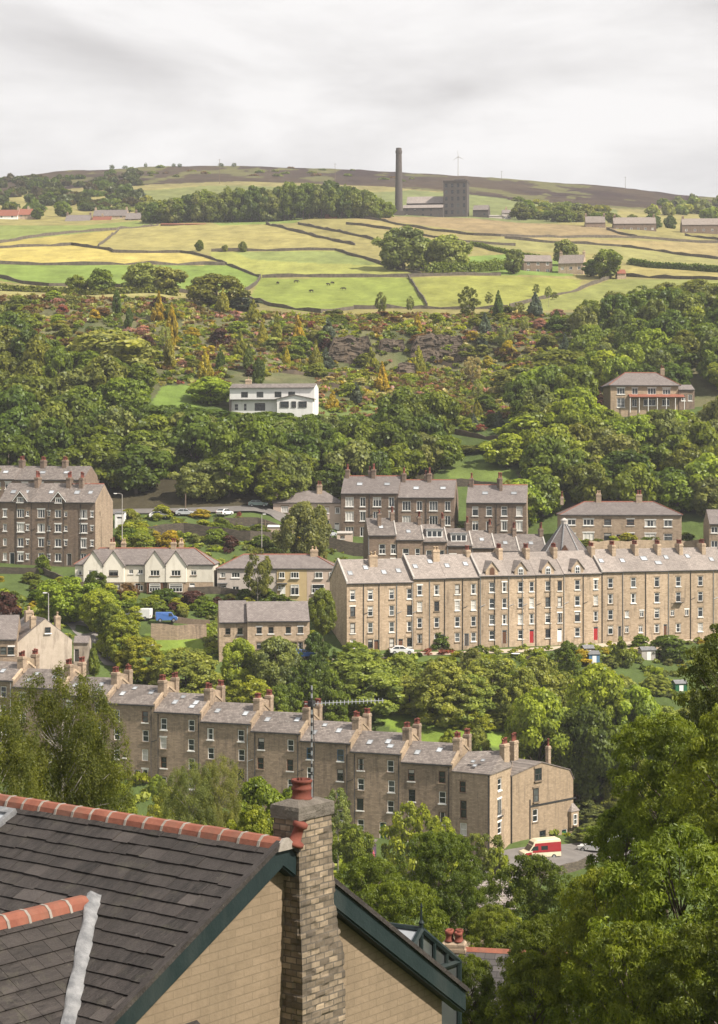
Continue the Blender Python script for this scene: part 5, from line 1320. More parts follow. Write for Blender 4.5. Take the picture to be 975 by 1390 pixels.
    # bargeboards follow both verges
    for sgn, sl_, run, nm in ((-1, T1, 7.7, 0), (1, T2, 5.3, 1)):
        mb = MB(); z = lambda y, o: Z0 + .02 - abs(y) * sl_ - o
        y1 = sgn * run
        mb.prism([(0, z(0, .0)), (y1, z(y1, .0)), (y1, z(y1, .36)), (0, z(0, .36))], 'x', -.06, .0)
        mb.prism([(0, z(0, .36)), (y1, z(y1, .36)), (y1, z(y1, .40)), (0, z(0, .40))], 'x', -.26, -.03)
        mb.build('bargeboard', MT['teal'], t)
        mb = MB(); mb.prism([(sgn * .02, z(0, -.10)), (y1, z(y1, -.10)), (y1, z(y1, -.005)), (sgn * .02, z(0, -.005))], 'x', -.08, .05); mb.build('verge_slates', slm, t)
    # chimney stack: rough coursed rubble, battered lower down
    st = m_stone('stack_rubble', (.30, .235, .165), (.105, .085, .065), (.10, .085, .068), (.03, .028, .026), .95, bw=.24, bh=.105, var=0)
    def rough_box(mb, lv, res=.045, amp=.022, seed=3):
        """stack walls with uneven stones: rings of points pushed in and out"""
        zs = []
        for (z0, *_), (z1, *_2) in zip(lv[:-1], lv[1:]):
            n = max(int((z1 - z0) / res), 1); zs += [z0 + (z1 - z0) * i / n for i in range(n)]
        zs.append(lv[-1][0]); rings = []
        Zk = [l[0] for l in lv]
        for z in zs:
            x0, x1, y0, y1 = [np.interp(z, Zk, [l[q] for l in lv]) for q in (1, 2, 3, 4)]
            ring = []
            for (a, b), (c, d) in (((x0, y0), (x1, y0)), ((x1, y0), (x1, y1)), ((x1, y1), (x0, y1)), ((x0, y1), (x0, y0))):
                n = 18
                for i in range(n): ring.append((a + (c - a) * i / n, b + (d - b) * i / n, z))
            rings.append(ring)
        Rg = np.array(rings); row = np.floor(Rg[..., 2] / .105); al = np.floor((Rg[..., 0] + Rg[..., 1]) / .24 + row * .5)
        dsp = (_hash(row, al, np.full_like(row, seed)) - .4) * amp * 2 + (fbm(Rg[..., 0] * 14, Rg[..., 1] * 14, Rg[..., 2] * 14, 3) - .5) * amp * 1.6
        cxy = np.array([(lv[-1][1] + lv[-1][2]) / 2, (lv[-1][3] + lv[-1][4]) / 2]); dirv = Rg[..., :2] - cxy; dirv /= np.linalg.norm(dirv, axis=-1, keepdims=True)
        Rg[..., :2] += dirv * dsp[..., None]
        i0 = len(mb.v); nr, nc = Rg.shape[:2]; mb.v += [tuple(p) for p in Rg.reshape(-1, 3)]
        for r in range(nr - 1):
            for c in range(nc): mb.f.append((i0 + r * nc + c, i0 + r * nc + (c + 1) % nc, i0 + (r + 1) * nc + (c + 1) % nc, i0 + (r + 1) * nc + c)); mb.m.append(0)
        mb.f.append(tuple(i0 + (nr - 1) * nc + c for c in range(nc))); mb.m.append(0)
    mb = MB(); rough_box(mb, [(-6, -.5, .36, .10, 1.62), (Z0 - 2.1, -.5, .16, .30, 1.40), (Z0 - 1.2, -.5, .08, .33, 1.26), (Z0 + .36, -.52, .05, .33, 1.21)])
    ch = mb.build('chimney', st, t)
    mb = MB(); rough_box(mb, [(Z0 + .36, -.55, .08, .30, 1.24), (Z0 + .52, -.555, .085, .295, 1.245), (Z0 + .58, -.54, .07, .31, 1.23), (Z0 + .66, -.36, -.1, .5, 1.02)], .03, .012, 8)
    mb.build('chimney_cap', m_noise('weathered_cap_stone', (.075, .064, .052), (.16, .14, .118), 5, bump=.8, stain=((.04, .038, .035), .7), var=0), ch)
    mb = MB(); mb.lathe([(.185, 0), (.185, .05), (.165, .07), (.16, .17), (.178, .19), (.178, .22), (.16, .235), (.16, .30), (.185, .315), (.185, .36), (.15, .36), (.14, .2)], 24, m=0); mb.build('chimney_pot', MT['pot'], ch, (-.24, .76, Z0 + .62), (0, 0, 0), True)
    # aerial
    mb = MB(); x, y, z = -.10, .86, Z0 + .6
    mb.tube([(x, y, z), (x, y, z + 1.98)], .015, 8, 0)
    for q in np.arange(.45, 1.9, .14): mb.tube([(x, y, z + q), (x, y, z + q + .06)], .019, 8, 1)
    mb.box(x - .05, x + .05, y - .05, y + .05, z + 1.62, z + 1.72, 1)
    d = Vector((.786, .618, 0)); d = Vector((math.cos(R(38.2)), math.sin(R(38.2)), .045)); p = Vector((x, y, z + 1.67)) - d * .12; q = p + d * 1.36
    mb.tube([p, q], .009, 6, 0); sd = Vector((-d.y, d.x, 0))
    for i in range(19):
        o = p + d * (.16 + i * .065); mb.tube([o - sd * .1 - Vector((0, 0, .025)), o + sd * .1 + Vector((0, 0, .025))], .006, 4, 0)
    mb.tube([(x, y + .03, z), (x + .02, y + .05, z + .9), (x, y + .03, z + 1.6)], .008, 5, 1)
    mb.build('aerial', [MT['steel'], MT['iron']], t)
    # rooflight high on the left
    ang = math.atan(T1); f = MB(); w, h = .95, 1.1
    for a, b, c, e in ((-w / 2, -w / 2 + .1, -h / 2, h / 2), (w / 2 - .1, w / 2, -h / 2, h / 2), (-w / 2 + .1, w / 2 - .1, h / 2 - .14, h / 2), (-w / 2 + .1, w / 2 - .1, -h / 2, -h / 2 + .1)): f.box(a, b, c, e, -.05, .12)
    s = f.build('skylight', MT['lead'], t, (sk.x, sk.y, Z0 + sk.y * T1 + .02), (ang, 0, 0))
    g = MB(); g.box(-w / 2 + .1, w / 2 - .1, -h / 2 + .1, h / 2 - .14, 0, .07); g.build('pane', MT['skyglass'], s)
    # cross roof with its own red ridge and a lead valley
    zr = Z0 + M.y * T1; P = .66
    mb = MB(); rg = random.Random(9)
    n0 = len(mb.v); sub = MB()
    L = math.hypot(1, P); u = .02
    while u < 3.2:
        gz = .28; yv = M.y - .02
        yy = M.y + (-u / L * P) / T1 * 1.0
        y = -8.2
        while y < yy - .04:
            w = rg.uniform(.3, .5); a, b = y + .004, min(y + w - .004, yy - .05 + gz * 0)
            if b - a > .04:
                pts = []
                for q, uu, hh in ((a, u - .04, 0), (b, u - .04, 0), (b, u + gz, .03), (a, u + gz, .03)):
                    for h2 in (hh, hh + .036): pts.append((M.x + uu / L + h2 * P / L, q, zr - uu * P / L + h2 / L))
                i = len(sub.v); sub.v += pts
                for f_ in ((1, 3, 5, 7), (0, 6, 4, 2), (0, 2, 3, 1), (2, 4, 5, 3), (4, 6, 7, 5), (6, 0, 1, 7)): sub.f.append(tuple(i + e for e in f_)); sub.m.append(0)
            y += w
        u += gz
    sub.prism([(M.x - 2.4, zr - .04 - 2.4 * P), (M.x, zr - .04), (M.x + 2.6, zr - .04 - 2.6 * P), (M.x + 2.6, zr - .2 - 2.6 * P), (M.x, zr - .2), (M.x - 2.4, zr - .2 - 2.4 * P)], 'y', -8.1, M.y)
    cr = sub.build('cross_roof', slm, t)
    ridge(cr, 12, lambda s_: Vector((M.x, M.y - .25 - s_, zr + .07)))
    # lead valley: a wrinkled strip lying along the join
    mb = MB(); n = 26; prev = None
    for i in range(n + 1):
        k = i / n * 2.6; x = M.x + k; z = zr - k * P; y = M.y - k * P / T1
        wob = .010 * math.sin(i * 1.9) + .006 * random.uniform(-1, 1); wd = .075 + .012 * math.sin(i * .9)
        ring = [Vector((x - wd * .75 + wob * .4, y - .10, z + .13 + .03 * math.sin(i))), Vector((x - .03, y - .05, z + .17 + wob)), Vector((x + .10, y + .04, z + .10 + wob)), Vector((x + wd * 1.1, y + .10 + wob, z + .09))]
        if prev:
            for a in range(3): mb.face([prev[a], prev[a + 1], ring[a + 1], ring[a]])
        prev = ring
    mb.build('lead_flashing', MT['lead'], t, smooth=True)

def greenhouse_roof():
    D = 44; p = W(572, 1262, D); yaw = R(-30); t = empty('conservatory', (p.x, p.y, p.z - 4), yaw)
    tag(t, 'green-framed conservatory roof with pale glass and a spike finial behind the near bargeboard', 'conservatory')
    z = 4.0; w = 1.9; h = 1.15; L = 3.0      # gable end looks along +x of its own axes
    g = MB()
    A, Bl, Br = Vector((0, 0, z)), Vector((0, -w * .75, z - h * .8)), Vector((0, w, z - h)); off = Vector((-L, 0, 0))
    for a, b in ((A, Bl), (A, Br), (A, A + off), (Bl, Bl + off), (Br, Br + off), (Bl, Br)): g.tube([a, b], .075, 6)
    for q in (.33, .66): m_ = A.lerp(Br, q); g.tube([m_, Vector((0, m_.y, z - h))], .05, 6)
    g.tube([A - Vector((0, 0, .1)), Vector((0, 0, z - h))], .05, 6)
    for a in (Bl, Br, Bl + off, Br + off): g.tube([a, (a.x, a.y, -4)], .07, 6)
    g.build('frame', MT['teal'], t)
    g = MB(); g.face([A, A + off, Bl + off, Bl]); g.face([A, Br, Br + off, A + off]); g.build('roof_glass', MT['skyglass'], t, fix=False)
    g = MB()
    for q in (.3, .62): g.tube([A + off * q, Bl + off * q], .035, 5)
    g.tube([A.lerp(Bl, .5), A.lerp(Bl, .5) + off], .03, 5); g.build('glazing_bars', MT['white'], t)
    g = MB(); g.face([A - Vector((.03, 0, 0)), Bl - Vector((.03, 0, 0)), Br - Vector((.03, 0, 0))]); g.face([(-.03, Bl.y, z - h * .8), (-.03, Br.y, z - h), (-.03, Br.y, -4), (-.03, Bl.y, -4)]); g.build('gable_glass', MT['glass2'], t, fix=False)
    g = MB(); g.lathe([(.05, z), (.05, z + .12), (.07, z + .16), (.03, z + .22), (.02, z + .5), (.035, z + .53), (.008, z + .62)], 8); g.build('finial', MT['teal'], t)

# ------------------------------------------------------------------ vehicles
def vehicle(name, label, px, py, d, yaw, Lw, wdt, prof, glass, body, cat='car', bands=(), dz=0):
    """prof: side outline (x forward, z); glass: list of outlines on the side; body: paint"""
    p = W(px, py, d); t = empty(name, (p.x, d, p.z + dz), yaw); tag(t, label, cat)
    g = MB(); n = len(prof); zs = [z for _, z in prof]; zt = max(zs)
    def ring(y, k): return [(x, y * (1 - .13 * max(0, (z - .95)) / max(zt - .95, .1)), z) for x, z in prof]
    a, b = ring(-wdt / 2, 0), ring(wdt / 2, 0); g.v += a + b
    g.f.append(tuple(range(n))); g.f.append(tuple(range(2 * n - 1, n - 1, -1)))
    for i in range(n): g.f.append(((i + 1) % n, i, n + i, n + (i + 1) % n))
    g.m = [0] * len(g.f)
    o = g.build('body', MT[body], t)
    bv = o.modifiers.new('round', 'BEVEL'); bv.width = .07; bv.segments = 2; bv.limit_method = 'ANGLE'
    def side(z): return wdt / 2 * (1 - .13 * max(0, (z - .95)) / max(zt - .95, .1))
    def strip(nm, poly, mt, e=.012):
        g = MB()
        for s in (-1, 1):
            outer = [(x, s * (side(z) + e), z) for x, z in poly]; inner = [(x, s * (side(z) - .06), z) for x, z in poly]; m = len(poly)
            g.face(outer); g.face(inner[::-1])
            for i in range(m): g.face([outer[i], outer[(i + 1) % m], inner[(i + 1) % m], inner[i]])
        g.build(nm, MT[mt], t)
    for poly, mt in bands: strip('side_band', poly, mt, .008)
    for poly in glass: strip('side_window', poly, 'glass', .016)
    # windscreen and rear window on the sloping faces
    xs = max(x for x, _ in prof)
    for i in range(n):
        (x0, z0), (x1, z1) = prof[i], prof[(i + 1) % n]
        if min(z0, z1) > .85 and abs(z1 - z0) > .3 and max(z0, z1) > 1.2:
            q0, q1 = .08, .9
            P = lambda q, s, e: ((x0 + (x1 - x0) * q) + (e if x0 + x1 > 0 else -e), s * (side(z0 + (z1 - z0) * q) - .12), z0 + (z1 - z0) * q + .01)
            g = MB(); g.face([P(q0, -1, .015), P(q0, 1, .015), P(q1, 1, .015), P(q1, -1, .015)]); g.face([P(q0, -1, -.03), P(q1, -1, -.03), P(q1, 1, -.03), P(q0, 1, -.03)])
            g.build('windscreen', MT['glass'], t)
    for sx in (xs * .62, -xs * .6):
        for s in (-1, 1):
            g = MB(); g.tube([(0, -.1, 0), (0, .1, 0)], .33, 16); w_ = g.build('wheel', MT['tyre'], t, (sx, s * (wdt / 2 - .07), .33))
            g = MB(); g.tube([(0, -.115, 0), (0, .115, 0)], .19, 12); g.build('rim', MT['steel'], w_)
    for s in (-1, 1):
        g = MB(); g.box(xs - .1, xs + .02, s * wdt * .36 - .16, s * wdt * .36 + .16, .62, .78); g.build('headlight', MT['white'], t)
        g = MB(); g.box(-xs - .02, -xs + .08, s * wdt * .4 - .08, s * wdt * .4 + .08, .65, .9); g.build('tail_light', MT['p_red'], t)
    return t
CARP = [(-2.0, .3), (2.0, .3), (2.08, .62), (1.95, .82), (.95, .95), (.25, 1.42), (-1.1, 1.45), (-1.85, 1.0), (-2.06, .9)]
CARG = [[(.82, .98), (.22, 1.36), (-.35, 1.38), (-.35, .98)], [(-.42, .98), (-.42, 1.38), (-1.05, 1.38), (-1.6, 1.0)]]
def vehicles():
    VP = [(-2.7, .32), (2.55, .32), (2.72, .6), (2.62, 1.0), (1.95, 1.18), (1.35, 1.95), (1.2, 2.35), (.75, 2.62), (-2.5, 2.7), (-2.7, 2.5)]
    vehicle('camper_van', 'cream and red high-roofed camper van parked below the sunlit gable', 733, 1165, 258.5, R(180 + 17), 5.4, 2.05, VP,
            [[(1.72, 1.28), (1.3, 1.82), (.62, 1.84), (.62, 1.28)], [(.2, 1.3), (.2, 1.84), (-.75, 1.84), (-.75, 1.3)]], 'p_cream', 'van', bands=[([(1.5, 1.0), (1.05, 2.2), (-2.68, 2.28), (-2.68, 1.0)], 'p_red'), ([(2.62, .55), (2.45, 1.02), (1.6, 1.08), (1.5, .55)], 'p_red')])
    for px, py, d, yw, c, lb in ((806, 1160, 262, 155, 'p_white', 'white car half hidden by leaves right of the camper van'), (836, 1164, 263, 160, 'p_silver', 'second pale car in the leaves right of the camper van'),
                                 (441, 845, 338, 8, 'p_silver', 'silver car parked left of the long terrace gable'), (216, 710, 391, 5, 'p_white', 'white car on the upper road left of the yellow shrubs'), (252, 702, 394, 0, 'p_silver', 'grey car nosing behind the yellow shrubs'),
                                 (350, 693, 402, 4, 'p_green', 'grey-green car parked on the road under the wood'), (305, 706, 395, 60, 'p_white', 'pale car facing out above the terraced gardens'), (346, 722, 387, 175, 'p_dark', 'black car at the foot of the tall lamp post'),
                                 (447, 729, 386, 70, 'p_silver', 'pale blue-grey car behind the pale tree by the concrete shed'), (410, 893, 308, 20, 'p_blue', 'blue car nosing out of the modern stone pair'), (545, 888, 327, 5, 'p_white', 'white car partly behind bushes in front of the long terrace')):
        vehicle('parked_car', lb, px, py, d, R(yw), 4.1, 1.75, CARP, CARG, c, dz=max(0, tz(px, d) - W(px, py, d).z))
    VB = [(-2.3, .32), (2.2, .32), (2.35, .7), (2.2, 1.05), (1.55, 1.2), (1.1, 1.95), (-2.25, 2.0), (-2.33, 1.8)]
    VG = [[(1.35, 1.2), (1.02, 1.8), (.4, 1.82), (.4, 1.2)]]
    vehicle('white_van', 'white van parked on the terrace above the brown retaining wall', 188, 843, 328, R(170), 4.6, 1.9, VB, VG, 'p_white', 'van', dz=.2)
    vehicle('blue_van', 'small bright blue van beside the white van above the wall', 226, 845, 326, R(10), 4.6, 1.8, [(x * .8, z * .82 + .05) for x, z in VB], [[(x * .8, z * .82 + .05) for x, z in VG[0]]], 'p_blue', 'van', dz=.1)

# ------------------------------------------------------------------ small things
def lamp(px, ytop, py, d, label, name='street_lamp', arm=1.0):
    b = W(px, py, d); h = -(ytop - YH) / F * d - b.z; t = empty(name, tuple(b)); tag(t, label, 'street lamp')
    g = MB(); g.tube([(0, 0, -1), (0, 0, h * .2), (0, 0, h)], [.12, .09, .06], 8); g.tube([(0, 0, h), (-arm * .6, 0, h + .2), (-arm, 0, h + .18)], .05, 6); g.build('post', MT['conc'], t)
    g = MB(); g.box(-arm - .6, -arm, -.14, .14, h + .08, h + .24); g.build('lamp_head', MT['white'], t)
def pole(px, ytop, py, d, label, name='telegraph_pole', mt='wood', bars=1):
    b = W(px, py, d); h = -(ytop - YH) / F * d - b.z; t = empty(name, tuple(b)); tag(t, label, 'pole')
    g = MB(); g.tube([(0, 0, -1.5), (0, 0, h)], [.17, .11], 8); g.build('post', MT[mt], t)
    g = MB()
    for i in range(bars): g.box(-.9, .9, -.06, .06, h - .5 - i * .5, h - .36 - i * .5)
    if bars: g.build('crossarm', MT[mt], t)

def cow_mesh():
    me = bpy.data.meshes.new('cow'); V = [(0, 0, 1.05), (.45, 0, 1.08), (.85, 0, 1.05), (1.2, 0, 1.2), (1.5, 0, .9), (1.75, 0, .55), (-.45, 0, 1.06), (-.85, 0, 1.12)]; E = [(0, 1), (1, 2), (2, 3), (3, 4), (4, 5), (0, 6), (6, 7)]; r = [.36, .36, .32, .2, .17, .11, .37, .3]
    for sx, bx in ((2, .75), (7, -.75)):
        for s in (-1, 1):
            i = len(V); off = .05 if sx == 2 else -.12
            V += [(bx, s * .2, .75), (bx + off, s * .2, .42), (bx, s * .2, .03)]; r += [.15, .085, .075]; E += [(sx, i), (i, i + 1), (i + 1, i + 2)]
    i = len(V); V += [(-1.12, 0, 1.05), (-1.16, 0, .5)]; r += [.05, .05]; E += [(7, i), (i, i + 1)]
    for s in (-1, 1): V.append((1.42, s * .25, 1.02)); r.append(.05); E.append((4, len(V) - 1))
    me.from_pydata(V, E, []); o = bpy.data.objects.new('cow', me); COL.objects.link(o)
    sk = o.modifiers.new('skin', 'SKIN'); o.modifiers.new('sub', 'SUBSURF').levels = 1
    for i, q in enumerate(me.skin_vertices[0].data): q.radius = (r[i], r[i]); q.use_root = i == 0
    dg = bpy.context.evaluated_depsgraph_get(); out = bpy.data.meshes.new_from_object(o.evaluated_get(dg)); bpy.data.objects.remove(o); out.materials.clear()
    out.materials.append(m_noise('cow_hide', (.018, .014, .012), (.04, .03, .025), 2)); out.name = 'cow'
    return out
def cows():
    me = cow_mesh()
    for px, py, rz, lb in ((377, 386, 1.2, 'black cow grazing alone nearest the field wall corner'), (402, 384, .3, 'black cow grazing in the uppermost part of the bright field'), (423, 397, 2.4, 'black cow grazing lowest down the bright field'), (446, 388, 4.0, 'black cow facing the middle of the herd'), (451, 386, .9, 'black cow close behind another in the middle of the herd'), (467, 394, 3.2, 'black cow at the right end of the herd')):
        p = ground(px, py, 590); o = link('cow', me, None, p, (0, 0, rz), (.72, .72, .72)); tag(o, lb, 'cow', 'cows in the bright field')

def sheep_box(): pass

def field_walls():
    L = [([(-60, 340), (0, 330), (31, 324.6), (115, 315), (159, 312), (215, 306)], 'long wall rising under the hamlet to the rust-red sheds'),
         ([(-60, 339), (0, 337), (82, 334), (97, 333), (149, 340), (154, 343), (246, 343), (287, 352), (308, 359.5)], 'stepped wall above the yellow buttercup field'),
         ([(308, 359.5), (354, 377), (346, 388), (333, 396)], 'crooked wall end dropping to the field corner'),
         ([(-60, 358), (0, 358.5), (169, 359.5), (277, 359.5), (306, 360)], 'straight wall between the yellow and bright green fields'),
         ([(134, 334), (161, 313)], 'short diagonal wall across the pale upper field'),
         ([(-60, 374), (0, 377), (31, 385), (67, 389), (144, 388), (215, 393), (267, 400)], 'dark wall along the foot of the bright green field'),
         ([(338, 405), (369, 416), (436, 425), (480, 420)], 'thick wall at the lower edge of the cow field, left part'),
         ([(480, 419.5), (572, 419), (624, 420), (690, 418.5)], 'thick wall at the lower edge of the cow field above the quarry'),
         ([(692, 417.5), (738, 406), (783, 395.6), (829, 378)], 'wall climbing from the quarry to the red-roofed byre'),
         ([(356, 377), (475, 376.5), (557, 376), (680, 374)], 'straight wall along the head of the cow field'),
         ([(555, 377), (580, 416)], 'wall running straight downhill between the two bright fields'),
         ([(287, 341.5), (456, 340), (475, 346.7), (526, 362), (572, 374)], 'long wall curving down to the round trees'),
         ([(361.5, 304.6), (426, 321), (482, 333)], 'slanting wall below the copse, left of two'),
         ([(405, 304.6), (475, 318.5), (520, 330), (560, 336)], 'slanting wall below the copse, right of two'),
         ([(475, 294), (541.7, 305.6), (644, 319.5), (680, 321), (860, 323), (975, 330)], 'longest wall crossing the slope in front of the mill'),
         ([(470, 304.6), (550, 316), (629, 328.7), (700, 334)], 'second long wall in front of the mill'),
         ([(823.7, 312), (865, 322.6)], 'short wall below the brown farm row'),
         ([(685, 323.6), (844, 335), (926, 346.7), (975, 352)], 'wall slanting away below the farm row'),
         ([(849, 375), (975, 380)], 'wall at the right edge above the wood'), ([(930, 320), (1000, 328)], 'short dark wall near the right edge'),
         ([(195, 299), (287, 295), (431, 289.5)], 'dark wall along the foot of the copse')]
    for pts, lb in L: wall_run('drystone_wall', pts, 1.15, .45, MT['fieldwall'], 'drystone ' + lb, 'field wall', 'drystone field walls', dmin=585, step=5, jag=.25)

def field_hedges():
    """leafy hedges: closed bodies of leaf faces along a line"""
    for pts, h, th, col, lb in (([(578, 371), (640, 370), (692, 365)], 4.0, 4.0, MG, 'bright clipped hedge below the round field trees'), ([(855, 359), (915, 365), (990, 370.5)], 2.6, 3.2, DG_, 'dark thick hedge in the right-hand fields'),
                                ([(640, 333), (690, 345), (735, 352)], 1.8, 1.8, MG, 'low hedge running up to the farm'), ([(-40, 392), (50, 396), (130, 400), (240, 402)], 2.0, 3, OL, 'scrubby hedge under the bright green field')):
        P = [ground(*p, 585) for p in pts]; Q = []
        for a, b in zip(P[:-1], P[1:]):
            n = int((b - a).length / .4) + 1; Q += [a.lerp(b, i / n) for i in range(n)]
        rng = np.random.default_rng(3); c = np.array([(q.x, q.y, tzw(q.x, q.y)) for q in Q]); idx = np.repeat(np.arange(len(c)), 26)
        d = rng.normal(0, 1, (len(idx), 3)); d /= np.linalg.norm(d, axis=1, keepdims=True); d[:, 2] = np.abs(d[:, 2])
        hh = h * (.8 + .4 * fbm(c[:, 0] / 3, c[:, 1] / 3))[idx]
        Pt = c[idx] + d * np.stack([np.full(len(idx), th / 2), np.full(len(idx), th / 2), hh], 1) * rng.uniform(.75, 1.05, (len(idx), 1))
        o0 = np.array(P[0]); V, q4 = cards(Pt - o0, d, .38, rng)
        o = link('hedge', np_mesh('hedge', V, q4, MT['leaf'], np.clip(rng.normal(.5, .22, len(idx)), 0, 1)), None, P[0]); o.color = (*col, 1); tag(o, lb, 'hedge')

def quarry():
    """rock faces of the old quarry: rough slabs with bedding and joints, standing in the slope"""
    for k, (x0, x1, yt, yb, d, lb) in enumerate(((446, 506, 454, 482, 540, 'left rock face of the quarry above the white flowers'), (512, 552, 456, 488, 543, 'central quarry face, broken and dark'), (558, 634, 452, 482, 541, 'longest grey quarry face under the birches'), (636, 700, 440, 462, 552, 'low rock ledge right of the quarry'), (538, 566, 490, 514, 528, 'lower dark rock buttress below the quarry'))):
        a, b = W(x0, yb, d), W(x1, yb, d); zt = W(x0, yt, d).z; n, m = 110, 44; w = b.x - a.x; h = zt - a.z + 3
        u, v = np.meshgrid(np.linspace(0, 1, n), np.linspace(0, 1, m), indexing='ij')
        X = u * w; Z = v * h - 3
        bed = np.floor(Z / 1.1 + fbm(X / 5, Z * 0) * 2); jo = np.floor(X / 1.7 + bed * .37 + fbm(Z / 2, X * 0 + 3))
        dp = _hash(bed, jo, np.full_like(bed, k)) * .85 + fbm(X / 3.5, Z / .8, n=4) * .7
        top = fbm(X / 3 + 50 * k, X * 0, n=4); Z = Z * (.78 + .3 * top); env = np.minimum(u, 1 - u) * 6; Z = Z * np.clip(env + .35, 0, 1)
        Yf = 2.0 - dp + Z * .12
        V = np.stack([X, Yf, Z], -1).reshape(-1, 3); Bk = np.stack([X, np.full_like(X, 7.0), Z - .6], -1).reshape(-1, 3)
        ii = np.arange(n - 1)[:, None] * m + np.arange(m - 1)[None]; q = np.stack([ii, ii + m, ii + m + 1, ii + 1], -1).reshape(-1, 4); N0 = n * m
        tp = np.arange(n - 1) * m + m - 1; qt = np.stack([tp, tp + m, tp + m + N0, tp + N0], -1)
        l = np.arange(m - 1); ql = np.stack([l, l + 1, l + 1 + N0, l + N0], -1); r = (n - 1) * m + l; qr = np.stack([r + N0, r + 1 + N0, r + 1, r], -1)
        o = link('rock_face', np_mesh('rock_face', np.concatenate([V, Bk]), np.concatenate([q, q[:, ::-1] + N0, qt, ql, qr]), MT['rock']), None, a); tag(o, lb, 'rock face')

def roads_walls():
    ribbon('road', [(-40, 700), (120, 697), (250, 694), (372, 697), (440, 735)], 5, MT['asphalt'], .08)
    ribbon('road', [(96, 838), (118, 858), (140, 880), (160, 905)], 4.5, MT['asphalt'], .1)
    ribbon('path', [(440, 896), (545, 889), (700, 884), (900, 872), (975, 868)], 2.2, MT['path'], .1)
    ribbon('parking_yard', [(640, 0, 250), (720, 0, 256), (800, 0, 262), (880, 0, 264)], 9, MT['asphalt'], .12)
    ribbon('path', [(790, 1062), (850, 1048), (900, 1052)], 1.2, MT['path'], .1)
    for pts, h, th, mt, lb in (([(205, 868), (240, 868), (280, 866)], 2.4, .5, 'stone1', 'brown stone retaining wall below the white van'), ([(690, 0, 250), (740, 0, 251), (800, 0, 256)], 1.2, .5, 'rubble', 'low stone wall in front of the camper van'),
                               ([(478, 0, 238), (540, 0, 236), (610, 0, 238), (680, 0, 243)], 3.4, .8, 'rubble', 'long mossy retaining wall under the bottom terrace gardens'), ([(488, 0, 250), (530, 0, 249), (560, 0, 249)], 1.2, .4, 'rubble', 'short garden wall in front of the green door'),
                               ([(800, 752), (880, 750), (975, 748)], 2.6, .5, 'stone2', 'stone garden wall below the long brown semi'), ([(175, 735), (250, 724), (340, 735), (440, 748)], 2.0, .5, 'rubble', 'dark retaining wall below the upper road'), ([(290, 715), (350, 714), (390, 728)], 1.8, .5, 'rubble', 'short retaining wall above the terraced gardens'),
                               ([(440, 742), (500, 755)], 2.5, .5, 'rubble', 'dark wall under the pale shed'), ([(255, 806), (300, 806), (350, 812)], 1.3, .35, 'rubble', 'dry wall in front of the pebbledash cottages'), ([(-20, 778), (60, 780), (120, 808)], 1.2, .4, 'rubble', 'garden wall at the foot of the dark block'),
                               ([(560, 662), (640, 660), (720, 672)], 1.6, .4, 'rubble', 'stone wall along the path above the upper terraces'), ([(715, 898), (760, 905), (800, 900)], 1.0, .4, 'rubble', 'garden wall below the octagon end of the long terrace'), ([(846, 888), (900, 884)], 1.0, .4, 'stone2', 'pale garden wall under the small-window house'),
                               ([(500, 640), (560, 640)], 1.0, .4, 'rubble', 'bit of wall at the wood edge')):
        wall_run('garden_wall', pts, h, th, MT[mt], lb, 'wall', None, step=2)
    # garden path steps and terraces in the rock garden
    for pts, lb in (([(330, 462), (420, 470), (480, 478)], 'upper'), ([(300, 500), (400, 508), (470, 512)], 'middle'), ([(430, 522), (520, 530), (560, 545)], 'lower'), ([(600, 585), (680, 600)], 'lowest'), ([(560, 480), (620, 500)], 'right-hand')):
        wall_run('terrace_wall', pts, 1.0, .5, MT['rock'], f'{lb} rough stone terrace wall in the rock garden', 'wall', None, step=2, jag=.4)
    # fence in front of wall top
    t = wall_run('timber_fence', [(232, 845), (262, 848), (285, 850)], 1.1, .12, MT['wood'], 'low timber fence on the brown retaining wall by the blue van', 'fence', None, step=2)

